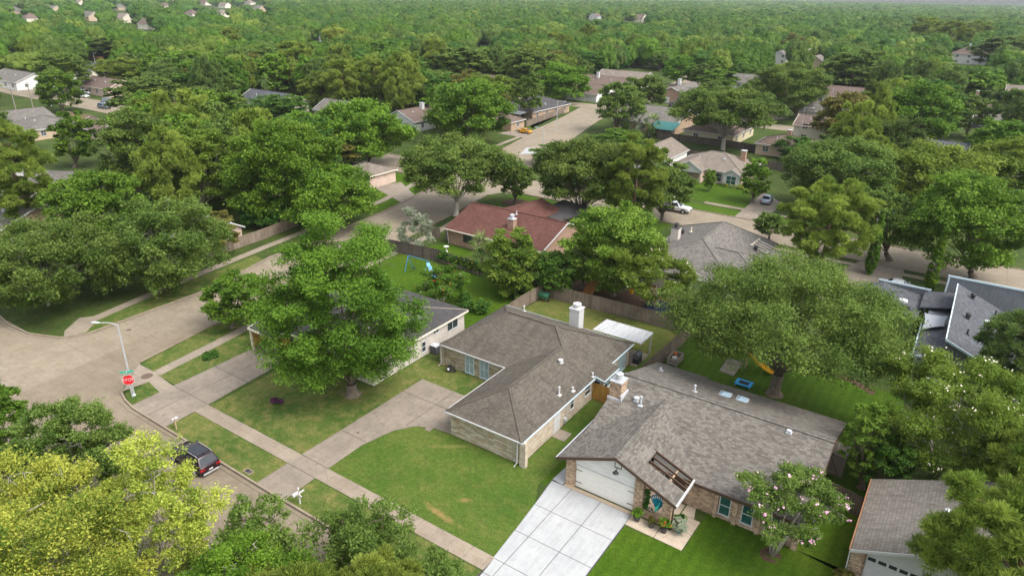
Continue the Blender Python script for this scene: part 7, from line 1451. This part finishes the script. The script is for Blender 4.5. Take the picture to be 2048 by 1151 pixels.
# trees farther off that can be told apart
g1 = None
FAR = [('oak', 1360, 260, 1300, 1395, 190, 0), ]
grove('pine', 'pine_tree', 595, 182, 548, 632, 82, 'tall bare trunked pine alone above the charcoal roof', v=0)
grove('pine', 'pine_tree', 690, 228, 640, 735, 118, 'pine left of the middle in the row of pines'); grove('pine', 'pine_tree', 745, 225, 700, 795, 112, 'olive pine at the middle of the row of pines'); grove('pine', 'pine_tree', 800, 232, 752, 850, 108, 'tall olive pine at the right end of the row of pines'); grove('pine', 'pine_tree', 640, 220, 595, 690, 145, 'low olive pine at the left end of the row of pines')
grove('deep', 'shade_tree', 575, 248, 520, 625, 185, 'dark green tree right of the charcoal gabled house'); grove('oak', 'live_oak', 130, 190, 72, 178, 102, 'dense dark rounded tree beside the left street', v=1); grove('pine', 'pine_tree', 238, 180, 188, 280, 116, 'olive pine leaning over the mauve ranch roof'); grove('oak', 'live_oak', 410, 258, 330, 490, 170, 'wide dark green crown behind the yellow green tree', v=2)
grove('oak', 'live_oak', 300, 240, 215, 372, 150, 'grey green oak crown above the dark grey green oak'); grove('deep', 'shade_tree', 545, 235, 478, 590, 190, 'low deep green tree before the charcoal roof'); grove('pine', 'pine_tree', 465, 180, 410, 520, 112, 'mixed olive pine left of the slim palm'); grove('bright', 'shade_tree', 395, 175, 330, 450, 100, 'loose bright tree with bare twigs left of the slim palm')
grove('broad', 'shade_tree', 95, 215, 80, 106, 184, 'small egg shaped tree by the far left street lamp'); grove('pine', 'pine_tree', 470, 120, 435, 490, 55, 'pale round topped pine above the upper left woods'); grove('olive', 'shade_tree', 75, 130, 32, 120, 72, 'golden olive tree left of the dense dark rounded tree'); grove('oak', 'live_oak', 215, 118, 165, 290, 68, 'broad muted green tree above the feather palm'); grove('bright', 'shade_tree', 160, 120, 112, 190, 66, 'pale green tree left of the broad muted green tree')
grove('oak', 'live_oak', 920, 172, 862, 1010, 88, 'wide grey green oak behind the large dark leafy tree'); grove('oak', 'live_oak', 1052, 185, 1000, 1122, 92, 'dark oak shading the green lawn beyond the third street'); grove('deep', 'shade_tree', 1180, 160, 1125, 1210, 98, 'deep green oak left of the brown roofed white house'); grove('rust', 'shade_tree', 1226, 152, 1200, 1250, 88, 'round golden brown tree left of the two storey tan house'); grove('pine', 'pine_tree', 1118, 128, 1078, 1150, 64, 'pine with bare trunk above the deep green oak'); grove('pine', 'pine_tree', 1175, 110, 1148, 1206, 50, 'rounded pine above the golden brown tree')
grove('oak', 'live_oak', 1320, 142, 1300, 1342, 102, 'small oak on the lawn of the two storey tan house'); grove('bright', 'shade_tree', 1362, 172, 1322, 1392, 108, 'bright tree over the far driveway right of the tan house'); grove('broad', 'shade_tree', 1428, 190, 1395, 1480, 135, 'leafy tree between the red brick chimney house and forked oak'); grove('deep', 'shade_tree', 1400, 172, 1370, 1425, 128, 'compact vivid green tree behind the red brick chimney house')
grove('pine', 'pine_tree', 1535, 225, 1505, 1580, 165, 'yellow tinged tree right of the forked live oak'); grove('pine', 'pine_tree', 1848, 110, 1820, 1885, 34, 'bright yellow green pine standing above the right woods', v=1); grove('pine', 'pine_tree', 1905, 118, 1872, 1942, 42, 'tall trunked pine left of the brown roofed two storey house'); grove('pine', 'pine_tree', 1945, 102, 1925, 1985, 40, 'tall trunked pine behind the brown roofed two storey house')
grove('oak', 'live_oak', 2030, 150, 1948, 2100, 68, 'big pale grey oak at the right edge above the slate roof'); grove('oak', 'live_oak', 1860, 195, 1790, 1945, 120, 'olive shadowed oak above the broad bright green tree'); grove('oak', 'live_oak', 1715, 195, 1635, 1790, 95, 'tall dark oak over the cream gable roof'); grove('broad', 'shade_tree', 1770, 180, 1720, 1815, 105, 'mid green tree right of the tall dark oak'); grove('olive', 'shade_tree', 1665, 118, 1632, 1692, 78, 'pale yellow green tree beside the cream chimney house'); grove('rust', 'shade_tree', 1592, 122, 1560, 1622, 66, 'brownish open tree between two far chimneys')
grove('oak', 'shade_tree', 1940, 275, 1900, 1990, 185, 'grey oak right of the broad bright green tree'); grove('pinedark', 'pine_tree', 2035, 290, 1995, 2090, 178, 'dark pine at the right edge below the two storey white house'); grove('olive', 'shade_tree', 2000, 320, 1935, 2060, 258, 'low olive tree near the pale blue grey roof'); grove('broad', 'shade_tree', 1780, 300, 1730, 1830, 245, 'low green tree below the broad bright green tree'); grove('broad', 'shade_tree', 1235, 295, 1190, 1290, 255, 'leafy tree below the three palms'); grove('deep', 'shade_tree', 1595, 320, 1550, 1640, 272, 'dark hedge like tree along the shaded fence'); grove('oak', 'live_oak', 1110, 330, 1060, 1165, 285, 'dark tree beside the far street crossing')
grove('bright', 'shade_tree', 1760, 345, 1700, 1815, 265, 'soft green tree behind the wide dark live oak'); grove('pine', 'pine_tree', 860, 160, 838, 900, 76, 'olive pine with pale dead limbs left of the grey green oak'); grove('bright', 'shade_tree', 750, 140, 690, 800, 80, 'leafy tree with bare white trunks beyond the row of pines'); grove('lime', 'shade_tree', 672, 118, 645, 705, 50, 'pale tree with bare white crown twigs beyond the pines'); grove('olive', 'shade_tree', 590, 95, 555, 630, 48, 'soft yellow green tree left of the white chimney house'); grove('broad', 'shade_tree', 770, 92, 735, 805, 36, 'tall round green tree deep in the central woods')

# ------------------------------------------------------------------ the woods beyond: separate trees first, then the far mass
CLEAR = [(0, 182, 60, 245), (60, 205, 200, 240), (115, 178, 205, 235), (200, 203, 225, 222), (0, 140, 72, 165), (165, 124, 205, 150), (172, 150, 195, 172), (235, 152, 280, 172), (0, 208, 100, 255), (185, 232, 225, 250), (180, 108, 222, 122), (510, 178, 590, 198), (655, 190, 715, 218), (800, 212, 860, 250), (1012, 198, 1140, 300), (1140, 195, 1212, 265), (1185, 136, 1300, 192), (1262, 96, 1348, 140), (1318, 140, 1372, 212), (1345, 160, 1400, 215), (1272, 205, 1372, 272), (1372, 238, 1520, 290), (1598, 218, 1645, 278), (1555, 205, 1600, 265), (1900, 97, 1975, 130), (1935, 128, 2048, 215), (1645, 168, 1722, 190), (1625, 94, 1640, 130), (1552, 98, 1568, 124), (1468, 148, 1510, 170), (1310, 285, 1565, 400), (70, 330, 150, 385), (0, 335, 60, 425), (700, 300, 870, 340), (625, 62, 645, 82), (955, 78, 975, 92), (1180, 30, 1195, 42), (1255, 32, 1285, 46), (20, 60, 32, 105), (840, 255, 880, 300), (1560, 275, 1620, 300), (1860, 284, 1915, 306)]
for (px, py, w) in FARPX: CLEAR.append((px-7, py-9, px+7, py+1))
CD = []
for (a, b, c, d) in CLEAR: x, y = G((a+c)/2, d); CD.append(math.hypot(x, y))
ROADS = [(-330, 105.5, 60, 120), (-330, 209, 60, 223)]
frng = random.Random(99); cand = []; cell = {}
gx = -1500
def free(x, y, R):
    for (x0, y0, x1, y1) in HOUSES:
        if x0-R*.5 < x < x1+R*.5 and y0-R*.5 < y < y1+R*.5: return False
    for (x0, y0, x1, y1) in ROADS:
        if x0 < x < x1 and y0-R*.45 < y < y1+R*.45: return False
    for (tx, ty, tr) in TREES:
        if abs(tx-x) < 14 and abs(ty-y) < 14 and math.hypot(tx-x, ty-y) < (tr+R)*.46: return False
    # the side street and its continuation
    for (p, q) in (((-72, 28), (-90, 121)), ((-90, 121), (-98, 165)), ((-98, 165), (-108, 212)), ((-108, 212), (-106, 262)), ((-106, 262), (-114, 320))):
        d = Vector((q[0]-p[0], q[1]-p[1])); t = max(0, min(1, ((x-p[0])*d.x+(y-p[1])*d.y)/d.length_squared)); 
        if math.hypot(x-p[0]-d.x*t, y-p[1]-d.y*t) < 8.5+R*.4: return False
    return True
step = 7.0
ny = 0
yy = 62.0
while yy < 560:
    xx = -560.0
    while xx < 160:
        x = xx+frng.uniform(-.5, .5)*step*.9; y = yy+frng.uniform(-.5, .5)*step*.9; xx += step
        px, py, w = PXY(x, y, 7)
        if w < 60 or px < -60 or px > 2110 or py > 480: continue
        d = math.hypot(x, y)
        if d > 470: continue
        R = frng.uniform(5.4, 9.8); h = frng.uniform(9, 15.5)
        if d < 150 and (x > -85): continue
        hw = R/w*FPX; top = PXY(x, y, h)[1]; bot = PXY(x, y, 1.0)[1]; hit = False
        for (a, b, c, dd), cd in zip(CLEAR, CD):
            if d < cd+1 and px+hw*.8 > a and px-hw*.8 < c and bot > b and top < dd: hit = True; break
        if hit or not free(x, y, R): continue
        TREES.append((x, y, R)); cand.append((d, x, y, R, h))
    yy += step
cand.sort()
NIND = 175
KINDS_FAR = [('broad', 5), ('bright', 3), ('deep', 4), ('oak', 6), ('pine', 4), ('olive', 1), ('pinedark', 2), ('rust', 1)]
bag = [k for k, n in KINDS_FAR for _ in range(n)]
NAME = {'broad': ('shade_tree', 'mid green leafy tree'), 'bright': ('shade_tree', 'bright green leafy tree'), 'deep': ('shade_tree', 'deep green leafy tree'), 'oak': ('live_oak', 'grey green oak'), 'pine': ('pine_tree', 'olive tufted pine'), 'olive': ('shade_tree', 'yellowish olive tree'), 'pinedark': ('pine_tree', 'dark pine'), 'rust': ('shade_tree', 'rusty olive tree')}
LOWP = {}
def lowproto(kind, i):
    if (kind, i) not in LOWP: LOWP[(kind, i)] = tree_meshes(500+i*13+len(kind), kind, 6.0, 12.0, (0, 0), .16, sizek=2.0, leafm=.48, cov=1.8, rag=.35)
    return LOWP[(kind, i)]
rest = []
for i, (d, x, y, R, h) in enumerate(cand):
    k = bag[frng.randrange(len(bag))]
    if i < NIND:
        nm, lb = NAME[k]; h = h*(1.15 if 'pine' in k else 1.0); R = R*(.8 if 'pine' in k else 1.0)
        ms = proto(k, frng.randrange(3)) if d < 260 else lowproto(k, frng.randrange(2))
        link_tree(nm, (x, y, 0), ms, lb+' in the wooded blocks beyond the named streets' if 0 else lb+' among the crowded treetops of the far blocks', 'tree', 'crowded '+lb+'s of the far blocks', frng.uniform(0, 6.28), (R/6, R/6, h/12))
    else: rest.append((k, x, y, R, h))
print('TREES individual', NIND, 'of', len(cand), 'cut at', cand[min(NIND, len(cand))-1][0])
# far woods as one mass: small crowns of leaf sprays, one mesh
def far_wood():
    r = np.random.default_rng(5); kinds = ['broad', 'bright', 'deep', 'oak', 'pine', 'olive']; VV = {k: [] for k in kinds}; TT = {k: [] for k in kinds}
    base = {}; ph = (1+5**.5)/2
    ic = np.array([(-1, ph, 0), (1, ph, 0), (-1, -ph, 0), (1, -ph, 0), (0, -1, ph), (0, 1, ph), (0, -1, -ph), (0, 1, -ph), (ph, 0, -1), (ph, 0, 1), (-ph, 0, -1), (-ph, 0, 1)], float); ic /= np.linalg.norm(ic[0])
    fi = [(0, 11, 5), (0, 5, 1), (0, 1, 7), (0, 7, 10), (0, 10, 11), (1, 5, 9), (5, 11, 4), (11, 10, 2), (10, 7, 6), (7, 1, 8), (3, 9, 4), (3, 4, 2), (3, 2, 6), (3, 6, 8), (3, 8, 9), (4, 9, 5), (2, 4, 11), (6, 2, 10), (8, 6, 7), (9, 8, 1)]
    tri0 = np.array([[ic[a], ic[b], ic[c]] for a, b, c in fi])
    def sub(t):
        a, b, c = t[:, 0], t[:, 1], t[:, 2]; ab, bc, ca = unit(a+b), unit(b+c), unit(c+a)
        return np.concatenate([np.stack(x, 1) for x in ((a, ab, ca), (ab, b, bc), (ca, bc, c), (ab, bc, ca))])
    tri1 = sub(tri0); tri2 = sub(tri1)
    for key, nlobe, tri, nleaf, lsz in ((3, 26, tri1, 1500, .085), (0, 15, tri1, 500, .10), (1, 7, tri1, 150, .14), (2, 3, tri1, 30, .2)):
        for v in range(6):
            V, tn = [], []
            C, S, P, Q, T = clumps(r, .80, .54, .40, nlobe, 7, (.30, .46) if nlobe < 20 else (.22, .36), low=-.35, inner=.1)
            C = np.vstack([C, [[0, 0, .5]]]); S = np.append(S, .62)
            for c_, s_ in zip(C, S):
                d = tri.reshape(-1, 3); jit = 1+.16*np.sin(d[:, 0]*7+s_*90)*np.sin(d[:, 1]*6+s_*50)+.10*np.sin(d[:, 2]*11+d[:, 0]*9+s_*70)
                V.append(c_+d*(s_*jit)[:, None]*np.array([1, 1, .62])); tn.append(np.repeat(np.clip(.45+r.normal(0, .13)+r.normal(0, .10, len(tri)), .02, .98), 3))
            Vq, _, tq = leaves(r, P, Q, T, nleaf, lsz, 1.5, rag=.3, up=.3); Vq = Vq.reshape(-1, 4, 3)[:, [0, 1, 2]].reshape(-1, 3); V.append(Vq); tn.append(tq.reshape(-1, 4)[:, :3].ravel())
            V = np.concatenate(V); V[:, 2] = np.clip(V[:, 2], .03, 1.05); base[(key, v)] = (V, np.concatenate(tn))
    pts = [(x, y, R, h, k) for (k, x, y, R, h) in rest]
    y = 110.0; sp = 8.5
    while y < 3600:
        sp = 13.0 if y < 520 else (15 if y < 900 else (18 if y < 1600 else 30))
        x = -3.3*y-350
        while x < .55*y+150:
            X = x+r.uniform(-.5, .5)*sp; Y = y+r.uniform(-.5, .5)*sp; x += sp; px, py, w = PXY(X, Y, 8)
            d = math.hypot(X, Y)
            if w < 100 or px < -40 or px > 2090 or d < 470 or py < -25: continue
            if any(a-4 < X < c+4 and b-4 < Y < dd+4 for a, b, c, dd in FARH): continue
            top = PXY(X, Y, 14)[1]; hw = 11*(1 if d < 900 else 1.5 if d < 1600 else 2.2)/w*FPX
            if any(d < cd+1 and px+hw > a and px-hw < c and py+2 > b and top < dd for (a, b, c, dd), cd in zip(CLEAR, CD)): continue
            if r.random() < .10: continue
            k = kinds[int(r.choice(6, p=(.30, .05, .33, .27, .04, .01)))]; pts.append((X, Y, r.uniform(7.0, 13.5)*(1 if d < 900 else 1.5 if d < 1600 else 2.2), r.uniform(10, 17), k))
        y += sp
    for (X, Y, R, h, k) in pts:
        if k not in VV: k = 'broad'
        d = math.hypot(X, Y); key = 3 if d < 400 else 0 if d < 640 else (1 if d < 1100 else 2); V, tn = base[(key, int(r.integers(6)))]; a = r.uniform(0, 6.28); ca, sa = math.cos(a), math.sin(a)
        W = np.stack([(V[:, 0]*ca-V[:, 1]*sa)*R+X, (V[:, 0]*sa+V[:, 1]*ca)*R+Y, V[:, 2]*h], 1); VV[k].append(W.astype(np.float32)); TT[k].append(np.clip(tn*.40+r.uniform(-.12, .20), .02, .98))
    V = np.concatenate([np.concatenate(VV[k]) for k in kinds if VV[k]]); T = np.concatenate([np.concatenate(TT[k]) for k in kinds if VV[k]]); mi = np.concatenate([np.full(sum(len(a) for a in VV[k])//3, i, np.int32) for i, k in enumerate(kinds) if VV[k]])
    me = fast_mesh('far_woods', V, np.arange(len(V)), T, [L[k] for k in kinds], 3); me.polygons.foreach_set('material_index', mi); o = bpy.data.objects.new('far_woods', me); COL.objects.link(o)
    tag(o, 'far wooded suburb of merging treetops under the horizon', 'woods', None, 'stuff'); print('FAR trees', len(pts), 'faces', len(V)//4)
FARH = [hh for hh in HOUSES if math.hypot(hh[0], hh[1]) > 400]
far_wood()

# ------------------------------------------------------------------ air
if HAZE:
    mb = MB(); mb.box(-3300, -140, -1, 1700, 4000, 60); hz = mb.build('haze', M['white']); hz.data.materials.clear(); hm = bpy.data.materials.new('haze_air'); hm.use_nodes = True; nt = hm.node_tree; nt.nodes.remove(nt.nodes['Principled BSDF'])
    pv = nt.nodes.new('ShaderNodeVolumePrincipled'); pv.inputs['Density'].default_value = HAZE; pv.inputs['Color'].default_value = (.86, .93, .97, 1); pv.inputs['Anisotropy'].default_value = 0.3; nt.links.new(pv.outputs[0], nt.nodes['Material Output'].inputs['Volume']); hz.data.materials.append(hm); tag(hz, 'thin pale summer haze over the whole suburb', 'haze', None, 'stuff')
